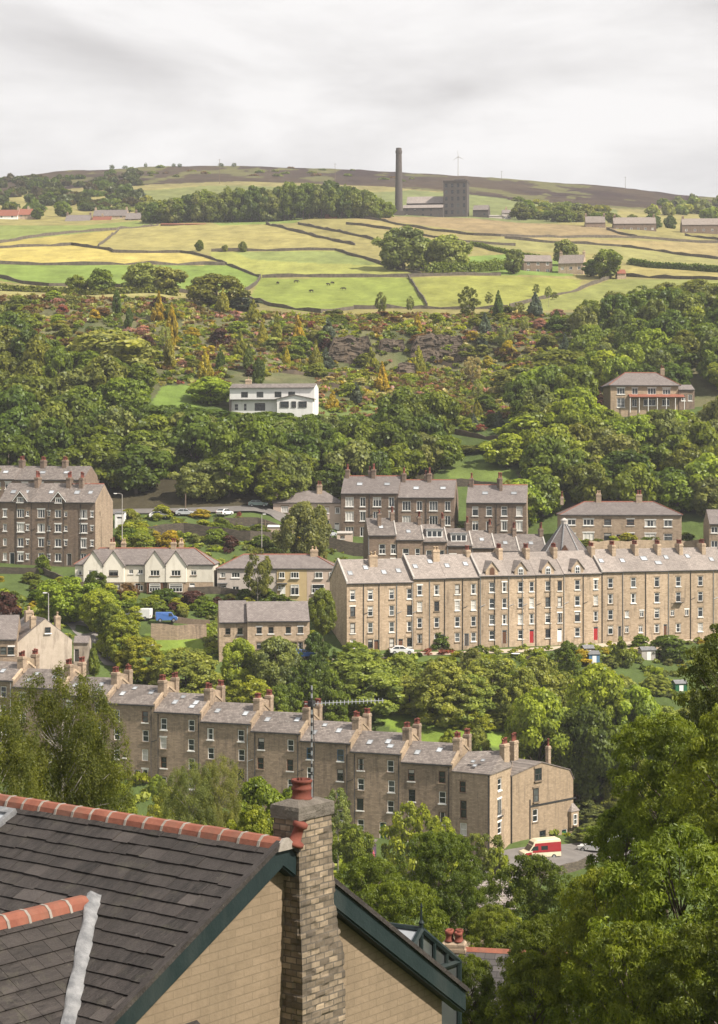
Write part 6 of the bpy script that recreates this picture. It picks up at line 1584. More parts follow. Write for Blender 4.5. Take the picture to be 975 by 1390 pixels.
def posts_etc():
    lamp(166, 671, 735, 368, 'tall street lamp right of the dark block gable', arm=1.0)
    lamp(355.5, 699, 748, 372, 'tall lamp post above the pebbledash cottages', arm=-.8)
    lamp(66, 806, 838, 312, 'short street lamp above the grimy cottage', arm=.3)
    lamp(210, 877, 905, 302, 'white-headed street lamp on the green lane below the vans', arm=.3)
    pole(252, 670, 700, 394, 'rusty telegraph pole at the edge of the wood', bars=0)
    pole(360, 706, 730, 385, 'pole beside the pinkish semi', bars=1)
    for px, yt, pb, d, lb in ((298, 216, 247, 1350, 'pylon pole left on the moor'), (367, 229, 243, 1480, 'thin pole at the middle of the moor skyline'), (455, 222, 243, 1420, 'tallest thin pole on the moor skyline'), (681, 232, 246, 1560, 'thin pole right of the mill on the skyline'), (849, 240, 258, 1540, 'thin pole near the skyline end')):
        pole(px, yt, pb, d, lb, mt='wood', bars=1)
    # wind turbine beyond the mill
    b = W(622, 240, 1585); t = empty('wind_turbine', tuple(b)); tag(t, 'slim white wind turbine on the skyline behind the mill tower', 'wind turbine')
    h = (240 - 213) / F * 1585
    g = MB(); g.tube([(0, 0, -6), (0, 0, h)], [.35, .2], 8); g.build('tower', MT['conc'], t)
    g = MB(); g.box(-.35, .35, -.9, .9, h - .35, h + .35); g.build('nacelle', MT['conc'], t)
    for k in range(3):
        a = R(95 + 120 * k); g = MB(); g.tube([(0, -1.0, h), (math.cos(a) * 2.5, -1.0, h + math.sin(a) * 2.5), (math.cos(a) * 5.5, -1.0, h + math.sin(a) * 5.5)], [.22, .2, .06], 5); g.build('blade', MT['conc'], t)
    # garden things on the green-door terrace
    base = lambda px, d: Vector(((px - CX) / F * d, d, tz(px, d)))
    p = base(497, 254); t = empty('garden_porch', p, R(-22)); tag(t, 'small purple lean-to porch with a slate-grey roof left of the green door', 'porch')
    g = MB(); g.box(-1.1, 1.1, -.9, .9, -.5, 2.1); g.build('wall', MT['p_purple'], t); g = MB(); g.prism([(-1.1, 2.1), (1.1, 2.6), (1.1, 2.7), (-1.2, 2.2)], 'x', -1.25, 1.25); g.build('roof', MT['slate1'], t)
    g = MB(); g.box(-.35, .35, -.95, -.9, -.3, 1.8); g.build('door', MT['darkframe'], t)
    p = base(507, 250.5); t = empty('parasol', p); tag(t, 'folded pink parasol beside the green door', 'parasol')
    g = MB(); g.tube([(0, 0, -.2), (0, 0, 2.6)], .03, 6); g.build('pole', MT['white'], t); g = MB(); g.lathe([(.05, 2.6), (.14, 2.2), (.26, 1.0), (.2, .85)], 8); g.build('canopy', MT['p_pink'], t)
    for i, (px, d, c, nm) in enumerate(((482, 247, 'p_red', 'red'), (476, 248.5, 'p_cream', 'cream'), (489, 249.5, 'p_sky', 'pale blue'), (493, 247.5, 'orange', 'orange'), (470, 250, 'white', 'white'), (500, 248.5, 'pot', 'terracotta'), (512, 248, 'potbuff', 'buff'))):
        q = base(px, d); t = empty('plant_pot', q); tag(t, f'{nm} plant pot on the terrace of the green-door house', 'plant pot')
        g = MB(); g.lathe([(.18, -.2), (.26, .5), (.3, .5), (.3, .58), (.24, .56)], 10); g.build('pot', MT[c], t)
        cm, tm = KIND['shrub'][i % 4]; o = link('foliage', cm, t, (0, 0, .5), scale=(.7, .7, .8)); o.color = (*(random.choice([LG, MG, ROSE, PINK])), 1)
    q = base(586, 247); g = MB()
    n = 10
    for i in range(n):
        for j in range(6):
            f = lambda a, b: ((a / n - .5) * 3.4, (b / 6 - .5) * 2.4, 1.3 - .5 * abs(b / 6 - .5) * 2 - .25 * math.sin(a * 1.7) * .4)
            g.face([f(i, j), f(i + 1, j), f(i + 1, j + 1), f(i, j + 1)])
            lo = lambda P: (P[0], P[1], P[2] - .06); g.face([lo(f(i, j)), lo(f(i, j + 1)), lo(f(i + 1, j + 1)), lo(f(i + 1, j))])
    o = g.build('tarpaulin', MT['p_sky'], None, q); tag(o, 'pale blue tarpaulin tented in the garden behind the yellow spring tree', 'tarpaulin')
    for px, py, lb in ((700, 893, 'round white garden table in front of the red front door'),):
        p = ground(px, py); t = empty('garden_table', p); tag(t, lb, 'table'); g = MB(); g.lathe([(.75, .72), (.8, .75), (.75, .78)], 14); g.build('tabletop', MT['white'], t); g = MB(); g.lathe([(.3, -.1), (.06, 0), (.05, .72)], 8); g.build('leg', MT['white'], t)
    for px, py, w, h, mt, lb in ((807, 905, 1.9, 2.1, 'blue', 'small blue garden shed on the slope below the terrace'), (881, 896, 2.6, 1.7, 'conc', 'grey garden hut at the right-hand plots'), (925, 938, 2.0, 1.2, 'green', 'low green garden store among the right-hand plots'), (800, 893, 1.8, 1.6, 'wood', 'wooden garden shed beside the golden bush')):
        p = ground(px, py); house_ = empty('garden_shed', p, R(10)); tag(house_, lb, 'shed'); g = MB(); g.box(-w / 2, w / 2, 0, 2.0, -1, h); g.build('wall', MT[mt], house_)
        g = MB(); g.prism([(-.15, h), (1.0, h + .5), (2.15, h), (2.15, h + .08), (1.0, h + .6), (-.15, h + .08)], 'x', -w / 2 - .12, w / 2 + .12); g.build('roof', MT['lead'], house_); g = MB(); g.box(-.35, .35, -.04, -.004, -.2, h - .25); g.build('door', MT['white'], house_)
# ------------------------------------------------------------------ planting
def planting():
    wd = 'trees of the left wood'
    AV = [(306, 432, 470, 566), (205, 312, 515, 560), (822, 948, 480, 562)]
    cols = [DG_, DG_, MG, MG, GG, DG_, OL]
    KP = [(308, 432, 560, 470), (822, 946, 556, 462), (215, 300, 548, 484), (430, 500, 562, 476), (600, 690, 650, 430), (170, 262, 692, 398)]
    TL = [(-60, 402), (20, 404), (40, 452), (95, 470), (215, 500), (300, 508)]
    TR = [(760, 475), (785, 415), (840, 398), (900, 390), (1000, 384)]
    wood([(-70, 398), (395, 404), (350, 455), (330, 462), (300, 462), (235, 470), (215, 510), (90, 530), (-70, 550)], 88, cols, (8.5, 13), (9.5, 14), 'the left wood', wd, 6.2, 402, 550, keep=KP, top=TL)
    wood([(330, 404), (470, 412), (590, 425), (600, 450), (560, 462), (430, 452), (330, 458)], 42, [DG_, MG, DG_, GG, MG], (7.5, 11.5), (9, 13.5), 'wood below the white house', 'trees of the middle wood', 5.4, 406, 462, keep=KP)
    wood([(700, 402), (1010, 398), (1010, 452), (850, 450), (800, 475), (710, 470), (690, 430)], 50, [MG, DG_, LG, GG, MG, OL, LG], (7.5, 11.5), (9, 14), 'wood below the villa', 'trees of the right wood', 5.6, 402, 475, keep=KP)
    wood([(780, 500), (840, 476), (960, 478), (1010, 470), (1010, 585), (930, 590), (850, 575), (770, 560)], 46, [MG, OL, GG, DG_, MG, LG], (7, 11), (8, 13), 'wood above the villa', 'trees of the upper right wood', 5.6, 472, 590, keep=KP, top=TR)
    # tall edge trees in front of the upper houses
    for px, yt, w, c, d, lb in ((150, 448, 125, PALE, 492, 'huge pale domed tree standing above the left wood'), (110, 480, 60, MG, 490, 'round tree tucked against the huge pale domed tree'), (285, 512, 70, LG, 474, 'broad bright tree left of the white house roof'), (105, 560, 90, GG, 440, 'grey green rounded tree in the heart of the left wood'),
                               (360, 560, 110, DG_, 446, 'broad dark sycamore right under the white house'), (270, 555, 90, DG_, 446, 'dark sycamore left of the white house lawn'), (200, 598, 70, GG, 418, 'grey green tree low in the left wood'), (490, 570, 90, MG, 446, 'mid green spreading tree right of the white house'), (555, 580, 80, MG, 440, 'tree at the right end of the middle wood'),
                               (740, 560, 110, LG, 446, 'broad light tree left of the villa wood'), (820, 572, 80, LG, 440, 'bright tree below the villa left corner'), (905, 560, 80, GG, 440, 'grey green tree below the villa right half'), (745, 620, 70, LG, 415, 'bright rounded tree behind the sunlit gable of the upper pair'), (915, 590, 90, DG_, 428, 'large dark tree behind the long brown semi'), (850, 610, 80, DG_, 412, 'dark tree over the left stack of the long semi'),
                               (596, 590, 56, MG, 432, 'tree left of the path lawn above the upper terraces'), (688, 588, 60, LG, 434, 'tree right of the path lawn above the upper terraces'), (628, 604, 40, OL, 444, 'olive tree behind the path lawn, left'), (660, 602, 44, MG, 446, 'tree behind the path lawn, right'),
                               (710, 500, 80, GG, 500, 'wide grey green willow-like tree in the rock garden'), (765, 475, 75, OL, 510, 'olive round tree beside the grey willow-like tree')):
        tree('far', px, yt, w, c, d=d, label=lb)
    # field trees
    for px, yt, w, c, d, lb in ((548, 307, 62, GG, 704, 'largest round tree of the field group above the cow field'), (610, 318, 55, PALE, 706, 'second round tree of the field group, by the hedge'), (572, 322, 40, MG, 712, 'smaller tree wedged between two round field trees'), (698, 338, 28, GG, 702, 'small round tree at the left end of the farm barn'), (825, 338, 40, MG, 694, 'dense tree at the right gable of the farmhouse'), (767, 326, 30, GG, 745, 'pale tree behind the farm roofs'),
                               (803, 352, 26, DG_, 702, 'dark bush tree close to the farmhouse right wall'), (108, 373, 26, MG, 603, 'small tree on the bank, leftmost of the hillside four'), (137, 364, 40, MG, 602, 'second tree on the bank with a clear round crown'), (193, 356, 48, PALE, 602, 'pale broad tree on the bank'), (224, 362, 46, PALE, 601, 'yellowish tree on the bank, rightmost of the four'), (294, 372, 66, OL, 590, 'big olive tree at the corner of the fields above the garden'),
                               (330, 404, 44, BLUEG, 592, 'blue grey pine-like tree under the field corner'), (97, 392, 20, GG, 610, 'slim grey tree on the bank left of the rock garden')):
        tree('far', px, yt, w, c, d=d, label=lb)
    for px, yt, w, d, lb in ((517, 396, 19, 583, 'slender birch at the quarry top, first from the left'), (557, 402, 13, 583, 'shorter birch at the quarry top, second from the left'), (636, 388, 28, 584, 'tallest birch at the quarry top'), (664, 396, 11, 585, 'thin sapling right of the tallest quarry birch'), (705, 410, 13, 586, 'young birch at the field wall corner'), (745, 388, 11, 600, 'thin staked sapling by the wall climbing to the byre'), (685, 440, 24, 545, 'loose birch below the wall on the quarry right side'), (655, 452, 22, 548, 'young birch left of the loose one on the quarry right side'),
                             (728, 385, 9, 630, 'small sapling in the bright right field'), (753, 396, 9, 620, 'second small sapling in the bright right field'), (712, 428, 16, 560, 'grey sapling at the garden top right')):
        tree('airy', px, yt, w, random.choice([GG, PALE, OL]), d=d, name='birch_tree', label=lb)
    for px, yt, w, d in ((800, 405, 40, 560), (835, 395, 46, 570), (870, 388, 50, 580), (905, 384, 55, 585), (945, 380, 60, 585), (985, 384, 50, 590), (850, 440, 40, 520), (795, 440, 40, 530), (905, 440, 50, 530), (955, 430, 60, 545)):
        tree('far' if px % 2 else 'airy', px, yt, w, random.choice([OL, GG, MG, DG_]), d=d, key=('tall', 'tree', 'on the skyline of the wood above the villa' if yt < 420 else 'directly behind the villa roof'), group='trees of the upper right wood')
    # copse on the upper slope: its front row stands clear, the rest is one mass
    back = []
    for row, (d, cnt) in enumerate(((966, 27), (980, 26), (996, 22))):
        for i in range(cnt):
            px = 203 + (318 * (i + .5) / cnt) + random.uniform(-4, 4)
            hgt = np.interp(px, [195, 230, 330, 440, 490, 525], [8, 14, 19, 20, 17, 8]) * random.uniform(.86, 1.12)
            x = (px - CX) / F * d; c = random.choice([DG_, MG, OL, MG, GG])
            if row == 0: plant('far', x, d, tz(px, d) - .3, random.uniform(9, 13), hgt * .92, c, key=(CN[c], 'tree', 'in front row of the hilltop copse'), group='trees of the hilltop copse')
            else: back.append((x, d, tz(px, d), random.uniform(11, 15), hgt * 1.1, c))
    mass('copse', back, 'dense dark copse on the hilltop, one mass of crowns behind its front row')
    moor = []
    for cnt, xr, dr, hr, wr, cc in ((150, (-60, 190), (1090, 1500), (4, 9), (8, 13), [(.06, .08, .024), (.075, .09, .03), DG_, (.085, .072, .042)]), (22, (150, 300), (1060, 1180), (3, 6), (7, 12), [PALE, MG, GOLDG, OL]), (22, (885, 1010), (1150, 1380), (6, 13), (9, 16), [MG, PALE, GG]), (26, (700, 830), (1070, 1260), (3, 5.5), (7, 13), [GOLDG, PALE, MG, OL]), (26, (150, 560), (1440, 1590), (1.5, 3), (5, 9), [OL, RUST, MG])):
        for i in range(cnt):
            px, d = random.uniform(*xr), random.uniform(*dr); moor.append(((px - CX) / F * d, d, tz(px, d) - .3, random.uniform(*wr), random.uniform(*hr), random.choice(cc)))
    mass('moor_edge_wood', moor, 'far-off wood and scrub along the moor edge')
    for cnt, xr, dr, hr, wr, key, cc in ((12, (690, 800), (1010, 1060), (5, 11), (7, 11), 'around the houses right of the mill', [OL, MG, GG, DG_]), (7, (800, 990), (1000, 1050), (5, 8), (6, 9), 'along the lane by the farm rows', [OL, MG, DG_]), (7, (0, 200), (1020, 1050), (6, 9), (6, 9), 'between the hamlet houses', [OL, MG, GG])):
        for i in range(cnt):
            px, d = random.uniform(*xr), random.uniform(*dr); c = random.choice(cc)
            plant('far', (px - CX) / F * d, d, tz(px, d) - .3, random.uniform(*wr), random.uniform(*hr), c, key=(CN[c], 'tree', key))
    for px in (198, 152, 170, 236, 244, 318, 300):
        d = 1575; plant('airy', (px - CX) / F * d, d, tz(px, d) - .2, random.uniform(3, 4.5), random.uniform(3, 4.5), DG_, key=('tiny dark', 'tree', 'on the moor skyline'))
    # rock garden
    def scatter(n, poly, kinds, key, grp, dmin=462, big=1.0):
        xs = [p[0] for p in poly]; ys = [p[1] for p in poly]; k = 0; tr = 0
        while k < n and tr < n * 40:
            tr += 1
            px, py = random.uniform(min(xs), max(xs)), random.uniform(min(ys), max(ys))
            if not inpoly(np.array([px]), np.array([py]), poly)[0]: continue
            kd, col, w, h = random.choice(kinds); s = random.uniform(.75, 1.25) * big
            p = ground(px, py, dmin)
            if p.y > 600: continue
            shrub(kd, px, py, w * s, h * s, col, key, grp, dmin=dmin); k += 1
    mixL = [('shrub', MG, 18, 12), ('shrub', LG, 18, 11), ('shrub', YG, 14, 9), ('shrub', OL, 16, 10), ('shrub', DG_, 18, 12), ('shrub', LG, 14, 9), ('shrub', RUST, 16, 9), ('shrub', PALE, 14, 10), ('shrub', GOLDG, 14, 9), ('shrub', ROSE, 11, 7), ('shrub', GG, 15, 10), ('shrub', RUST, 18, 9), ('shrub', OL, 20, 12)]
    mixM = mixL + [('shrub', CREAMF, 13, 6), ('shrub', PINK, 13, 8), ('shrub', GOLD, 9, 8), ('cone', GOLDG, 12, 26), ('col', DG_, 9, 24), ('airy', PALE, 14, 26), ('col', GOLDG, 9, 20), ('cone', BLUEG, 13, 18), ('shrub', BURG, 14, 11), ('cone', GOLD, 12, 24), ('cone', GOLDG, 12, 22), ('shrub', GOLD, 12, 8), ('shrub', PINK, 12, 7)]
    grp = 'shrubs of the hillside rock garden'
    scatter(46, [(90, 408), (330, 420), (440, 440), (440, 520), (300, 512), (220, 505), (150, 450), (90, 430)], mixM, 'on rock garden left slope', grp, big=1.5)
    scatter(44, [(425, 440), (560, 505), (690, 600), (690, 650), (600, 640), (520, 570), (430, 540)], mixM, 'in rock garden lower middle', grp, big=1.5)
    scatter(40, [(560, 430), (760, 425), (790, 520), (700, 600), (600, 560), (560, 500)], mixM, 'on rock garden right slope', grp, big=1.5)
    scatter(16, [(435, 425), (700, 423), (700, 436), (435, 440)], [('shrub', OL, 16, 8), ('shrub', MG, 15, 8), ('shrub', RUST, 15, 7)], 'along the rim above the quarry', grp, big=1.2)
    scatter(16, [(-20, 405), (100, 405), (110, 470), (-20, 470)], mixL + [('shrub', ROSE, 20, 12)], 'on the left edge bank under the fields', grp, big=1.6)
    for kd, px, py, w, h, c, lb in (('col', 233, 470, 16, 58, GOLD, 'tall golden columnar conifer, tallest in the rock garden'), ('col', 230, 500, 18, 42, GOLDG, 'green gold columnar conifer below the tallest golden one'), ('cone', 279, 513, 20, 42, GOLD, 'golden cone conifer above the lawn'), ('cone', 405, 468, 17, 44, GOLD, 'golden cone conifer furthest right of the upper garden'), ('cone', 376, 468, 18, 46, GOLDG, 'lime gold cone conifer, middle of three upper ones'), ('cone', 357, 470, 18, 42, GOLDG, 'lime gold cone conifer, first of three upper ones'),
                                    ('col', 352, 522, 16, 40, DG_, 'dark green upright conifer behind the white house chimney'), ('cone', 452, 556, 20, 28, GOLD, 'golden cone conifer at the right corner of the white house'), ('shrub', 560, 540, 34, 14, PINK, 'wide pink rhododendron in the middle of the rock garden'), ('cone', 643, 588, 18, 24, BLUEG, 'blue grey spruce low in the rock garden'), ('shrub', 690, 486, 24, 26, GOLD, 'brilliant yellow bush on the quarry right slope'), ('shrub', 662, 500, 20, 18, GOLD, 'smaller yellow bush beside the brilliant one'), ('airy', 641, 520, 24, 38, CREAMF, 'pale feathery tree on the quarry right slope'), ('shrub', 490, 522, 22, 10, CREAMF, 'cream flowering mound below the left rock face'), ('shrub', 447, 520, 20, 10, CREAMF, 'cream flowering mound nearest the white house'),
                                    ('airy', 632, 566, 14, 22, GOLDG, 'yellowish young tree in the lower rock garden'), ('shrub', 650, 612, 20, 10, ROSE, 'rose red azalea low in the rock garden'), ('shrub', 37, 428, 24, 14, RUST, 'rust red shrub on the bank at the left'), ('shrub', 200, 468, 22, 14, BURG, 'burgundy shrub left of the golden column'), ('shrub', 299, 470, 24, 26, BURG, 'large burgundy shrub under the blue grey tree'), ('shrub', 442, 472, 22, 20, BURG, 'burgundy shrub left of the rock faces'), ('shrub', 800, 552, 46, 26, BURG, 'wide burgundy bush left of the villa'), ('shrub', 600, 560, 70, 28, RUST, 'broad rust brown heather bank in the middle of the garden')):
        p = ground(px, py, 462); s = p.y / F; plant(kd, p.x, p.y, p.z - .1, w * s, h * s, c, name='garden_conifer' if kd in ('cone', 'col') else ('young_tree' if kd == 'airy' else 'garden_shrub'), cat='tree' if kd != 'shrub' else 'shrub', label=lb)
    for px, py, w, h, c, lb in ((271, 341, 12, 15, MG, 'tiny round tree on the middle field wall, left'), (330, 342, 13, 14, OL, 'tiny tree on the middle field wall, right'), (306, 342, 8, 10, PALE, 'bushy sapling on the middle field wall between two tiny trees')):
        p = ground(px, py, 590); s = p.y / F; plant('far', p.x, p.y, p.z, w * s, h * s, c, label=lb)
    # gardens round the upper road and the middle houses
    gk = 'gardens between the upper road and the terraces'
    mixG = [('shrub', MG, 22, 14), ('shrub', LG, 20, 14), ('shrub', DG_, 24, 15), ('shrub', OL, 18, 11), ('shrub', GOLD, 13, 8), ('shrub', BURG, 14, 9), ('shrub', YG, 18, 12), ('shrub', GG, 16, 11)]
    scatter(38, [(160, 705), (290, 700), (400, 735), (480, 770), (455, 752), (360, 750), (280, 740), (165, 758)], mixG, 'in the terraced gardens below the upper road', gk, 340, big=1.45)
    scatter(20, [(0, 778), (100, 800), (110, 838), (0, 835)], mixG, 'in the gardens below the dark block', gk, 290, big=1.3)
    scatter(26, [(120, 806), (300, 812), (290, 838), (200, 846), (130, 830)], mixG, 'in the gardens below the cream semis', gk, 290, big=1.3)
    scatter(18, [(300, 812), (455, 812), (455, 835), (425, 880), (425, 830), (300, 818)], mixG, 'in the gardens below the pebbledash cottages', gk, 290)
    scatter(26, [(470, 893), (700, 888), (960, 872), (975, 915), (760, 925), (700, 905), (470, 905)], mixG + [('shrub', LG, 24, 16)], 'in the gardens in front of the long terrace', gk, 280)
    scatter(12, [(735, 742), (800, 748), (975, 742), (975, 735), (790, 738)], mixG, 'on the bank by the octagonal hall', gk, 340)
    scatter(10, [(480, 735), (505, 738), (640, 728), (640, 722), (620, 720), (480, 740)], mixG, 'between the upper block and the sunken row', gk, 340)
    for kd, px, py, w, h, c, lb in (('shrub', 232, 745, 34, 28, GOLD, 'yellow spring bush right of the street lamp'), ('shrub', 272, 702, 26, 12, GOLD, 'golden shrub bank by the upper road'), ('shrub', 222, 700, 34, 10, BURG, 'low dark burgundy shrub by the wood'), ('shrub', 8, 840, 38, 38, BURG, 'round burgundy tree-like shrub at the left edge'), ('shrub', 262, 822, 42, 22, BURG, 'burgundy shrub right of the cream semis'), ('shrub', 174, 812, 24, 22, RUST, 'reddish shrub in front of the cream semis'), ('shrub', 58, 778, 26, 26, MG, 'rounded bush at the foot of the dark block'), ('col', 127, 915, 17, 42, MG, 'clipped cypress beside the lane behind the bottom terrace'),
                                    ('shrub', 325, 705, 10, 11, ROSE, 'flame red shrub near the grey-green car'), ('shrub', 852, 742, 26, 20, GOLDG, 'yellow green round shrub below the octagonal roof'), ('shrub', 818, 730, 20, 10, MG, 'clipped hedge block in front of the long semi'), ('shrub', 790, 902, 32, 22, GOLD, 'golden bush in front of the last arched dormer house'), ('cone', 843, 902, 34, 42, OL, 'olive conifer in front of the long terrace'), ('shrub', 598, 880, 36, 28, DG_, 'dark climbing shrub at the doors of the long terrace'), ('shrub', 870, 880, 24, 20, MG, 'bush by the door of the blue-blind house'), ('shrub', 910, 895, 50, 34, DG_, 'large dark bush at the right end of the terrace front')):
        p = ground(px, py, 280); s = p.y / F; plant(kd, p.x, p.y, p.z - .1, w * s, h * s, c, name='garden_conifer' if kd in ('cone', 'col') else 'garden_shrub', cat='tree' if kd in ('cone', 'col') else 'shrub', label=lb)
    # middle-distance trees
    for kd, px, yt, w, c, d, lb in (('mid', 415, 683, 66, GG, 372, 'tall soft grey green tree in front of the pinkish semi'), ('airy', 350, 744, 44, OL, 346, 'thin half-bare birch in front of the pebbledash cottages'), ('mid', 92, 783, 78, LG, 322, 'bright green broad tree below the dark block'), ('mid', 135, 800, 60, LG, 318, 'bright tree right of the broad one below the cream semis'), ('bush', 165, 830, 70, YG, 308, 'yellow green tree hedge beside the lane'), ('mid', 130, 775, 26, DG_, 330, 'dark narrow tree beside the left cream semi'), ('bush', 190, 862, 74, YG, 303, 'yellow green thicket above the white-headed lamp'), ('mid', 150, 820, 40, MG, 312, 'mid green tree beside the lane'),
                                    ('bush', 252, 878, 112, SG, 296, 'wide light green dome tree behind the bottom terrace'), ('mid', 325, 868, 56, LG, 301, 'bright lime tree in front of the modern stone pair'), ('mid', 376, 866, 74, GG, 299, 'white-flowering green tree in front of the modern stone pair'), ('bush', 340, 918, 110, YG, 288, 'yellow green bush mass over the fourth roof of the bottom terrace'), ('mid', 420, 896, 56, DG_, 296, 'dark tree right of the white-flowering one'), ('mid', 438, 800, 44, MG, 325, 'dark bush tree against the gable of the long terrace'), ('bush', 428, 858, 50, DG_, 308, 'dark shrub thicket at the silver car'),
                                    ('bush', 492, 880, 136, SG, 298, 'huge light green bush below the long terrace, left'), ('bush', 600, 892, 104, SG, 296, 'wide light green bush below the long terrace, centre'), ('bush', 556, 916, 60, SG, 298, 'pale green bush between the two huge ones'), ('bush', 668, 890, 110, SG, 300, 'light green bush mass below the arched dormers'), ('bush', 640, 916, 84, SG, 296, 'pale green bush below the arched dormers'), ('bush', 735, 892, 90, SG, 300, 'bright bush right of the arched dormers'), ('bush', 712, 905, 60, SG, 296, 'small pale bush in front of the arched dormers, lowest'),
                                    ('mid', 732, 938, 112, LG, 279, 'rounded bright green tree above the end of the bottom terrace'), ('mid', 812, 905, 90, LG, 284, 'green tree on the slope right of the rounded bright one'), ('bush', 650, 985, 40, SG, 283, 'bright shrub on the lawn behind the stacks'), ('bush', 610, 990, 40, YG, 279, 'yellow green shrub behind the stack of the yellow-tree house'), ('mid', 800, 958, 90, DG_, 276, 'dark tree behind the rounded bright one'), ('mid', 860, 930, 90, LG, 282, 'bright green tree on the right slope, higher'), ('bush', 855, 1010, 80, OL, 276, 'olive scrub above the bare earth bank'), ('bush', 905, 960, 90, SG, 285, 'spreading bush on the right slope below the garden huts'), ('bush', 960, 940, 90, MG, 285, 'bush at the right edge below the garden huts'), ('bush', 640, 880, 50, GG, 312, 'grey bush on the path of the long terrace'), ('bush', 440, 905, 70, MG, 288, 'mid green bush behind the aerial mast'), ('bush', 385, 925, 60, MG, 286, 'mid green bush behind the third stack from the aerial'),
                                    ('bush', 545, 885, 60, SG, 308, 'light bush on the path front, left of the white car'), ('bush', 770, 870, 44, MG, 322, 'bush at the wall of the dark red door')):
        tree(kd, px, yt, w, c, d=d, name='broadleaf_tree' if kd == 'mid' else ('birch_tree' if kd == 'airy' else 'bushy_tree'), label=lb)
    # scrub among them so that no bare slope shows
    scatter2 = [(200, 900, 'behind the bottom terrace on the left', 24, (140, 470), (276, 292)), (0, 0, 'on the slope between the two terraces', 44, (470, 960), (283, 325)), (0, 0, 'on the right slope above the parking yard', 26, (790, 985), (266, 292))]
    for _, _, key, n, xr, dr in scatter2:
        for i in range(n):
            px, d = random.uniform(*xr), random.uniform(*dr)
            row = YH - F * tz(px, d) / d
            if 485 < px < 705 and d < 293 : continue
            c = random.choice([LG, MG, SG, LG, YG, GG, SG])
            plant('bush', (px - CX) / F * d, d, tz(px, d) - .2, random.uniform(3.5, 7), random.uniform(2, 4), c, name='scrub_bush', cat='shrub', key=(CN[c], 'scrub bush', key), group='scrub on the terrace slopes')
    und = []; pal = [MG, OL, (.16, .10, .055), DG_, GG, LG, YG, (.19, .125, .065), PALE, GOLDG, RUST, OL, (.17, .105, .06), PINK, (.15, .115, .06), LG, (.17, .13, .065), YG, CREAMF]
    def cover(n, xr, dr, w, h, pal, ok):
        k = 0
        for _ in range(n * 5):
            if k >= n: break
            px, d = random.uniform(*xr), random.uniform(*dr); z = tz(px, d); row = YH - F * z / d
            if not ok(px, row) or lawn(px, row): continue
            x = (px - CX) / F * d; q = vnoise(np.array([x / 7 + 50]), np.array([d / 7]))[0]
            c = pal[int(min(max(q * 1.3 - .15 + random.uniform(-.22, .22), 0), .999) * len(pal))]
            s = random.uniform(.7, 1.4); und.append((x, d, z - .15, w * s, h * s, c)); k += 1
    cover(2300, (60, 790), (470, 588), 3.0, 1.3, pal, lambda px, r: r > 404 and not (312 < px < 430 and r > 505) and px > np.interp(r, [400, 430, 520, 560], [20, 90, 200, 430]) and px < np.interp(r, [400, 430, 560], [700, 770, 800]))
    cover(260, (-40, 110), (520, 598), 3.6, 1.5, pal, lambda px, r: r > 402)
    cover(520, (225, 740), (474, 580), 2.6, 1.2, [GOLD, YG, PINK, CREAMF, LG, YG, GOLDG, PALE, ROSE, GOLD], lambda px, r: r > 420 and not (312 < px < 430 and r > 505) and px > np.interp(r, [400, 520, 560], [225, 240, 430]))
    mass('rock_garden_plants', und, 'low mixed planting and heather covering the hillside rock garden', per=10, npuff=5, size=.12)
    und = []
    gp = [MG, LG, OL, YG, SG, GG, LG, SG]
    cover(420, (130, 985), (268, 328), 3.2, 1.3, gp, lambda px, r: not (470 < px < 975 and r < 896) and not (90 < px < 165 and r < 915) and r > 890 and not (485 < px < 705 and r > 960))
    cover(300, (-30, 700), (196, 256), 3.2, 1.5, gp, lambda px, r: r > 1060)
    cover(170, (120, 480), (226, 266), 3.4, 2.2, gp, lambda px, r: r > 1052)
    cover(150, (-20, 310), (300, 345), 2.6, 1.0, gp, lambda px, r: not (95 < px < 162) and not (180 < px < 285))
    cover(200, (160, 480), (366, 392), 2.4, 1.0, gp + [GOLDG, BURG], lambda px, r: r < 775)
    cover(120, (735, 985), (352, 382), 2.2, .8, gp, lambda px, r: True)
    cover(130, (465, 985), (329, 350), 2.2, 1.2, gp + [GOLDG, DG_, ROSE], lambda px, r: r > np.interp(px, [465, 820, 985], [889, 875, 869]))
    cover(60, (195, 300), (316, 330), 2.0, 1.0, gp, lambda px, r: r > 866 or px > 286)
    mass('undergrowth', und, 'bramble and weedy undergrowth on the slopes between the terraces', per=12, npuff=6, size=.10)
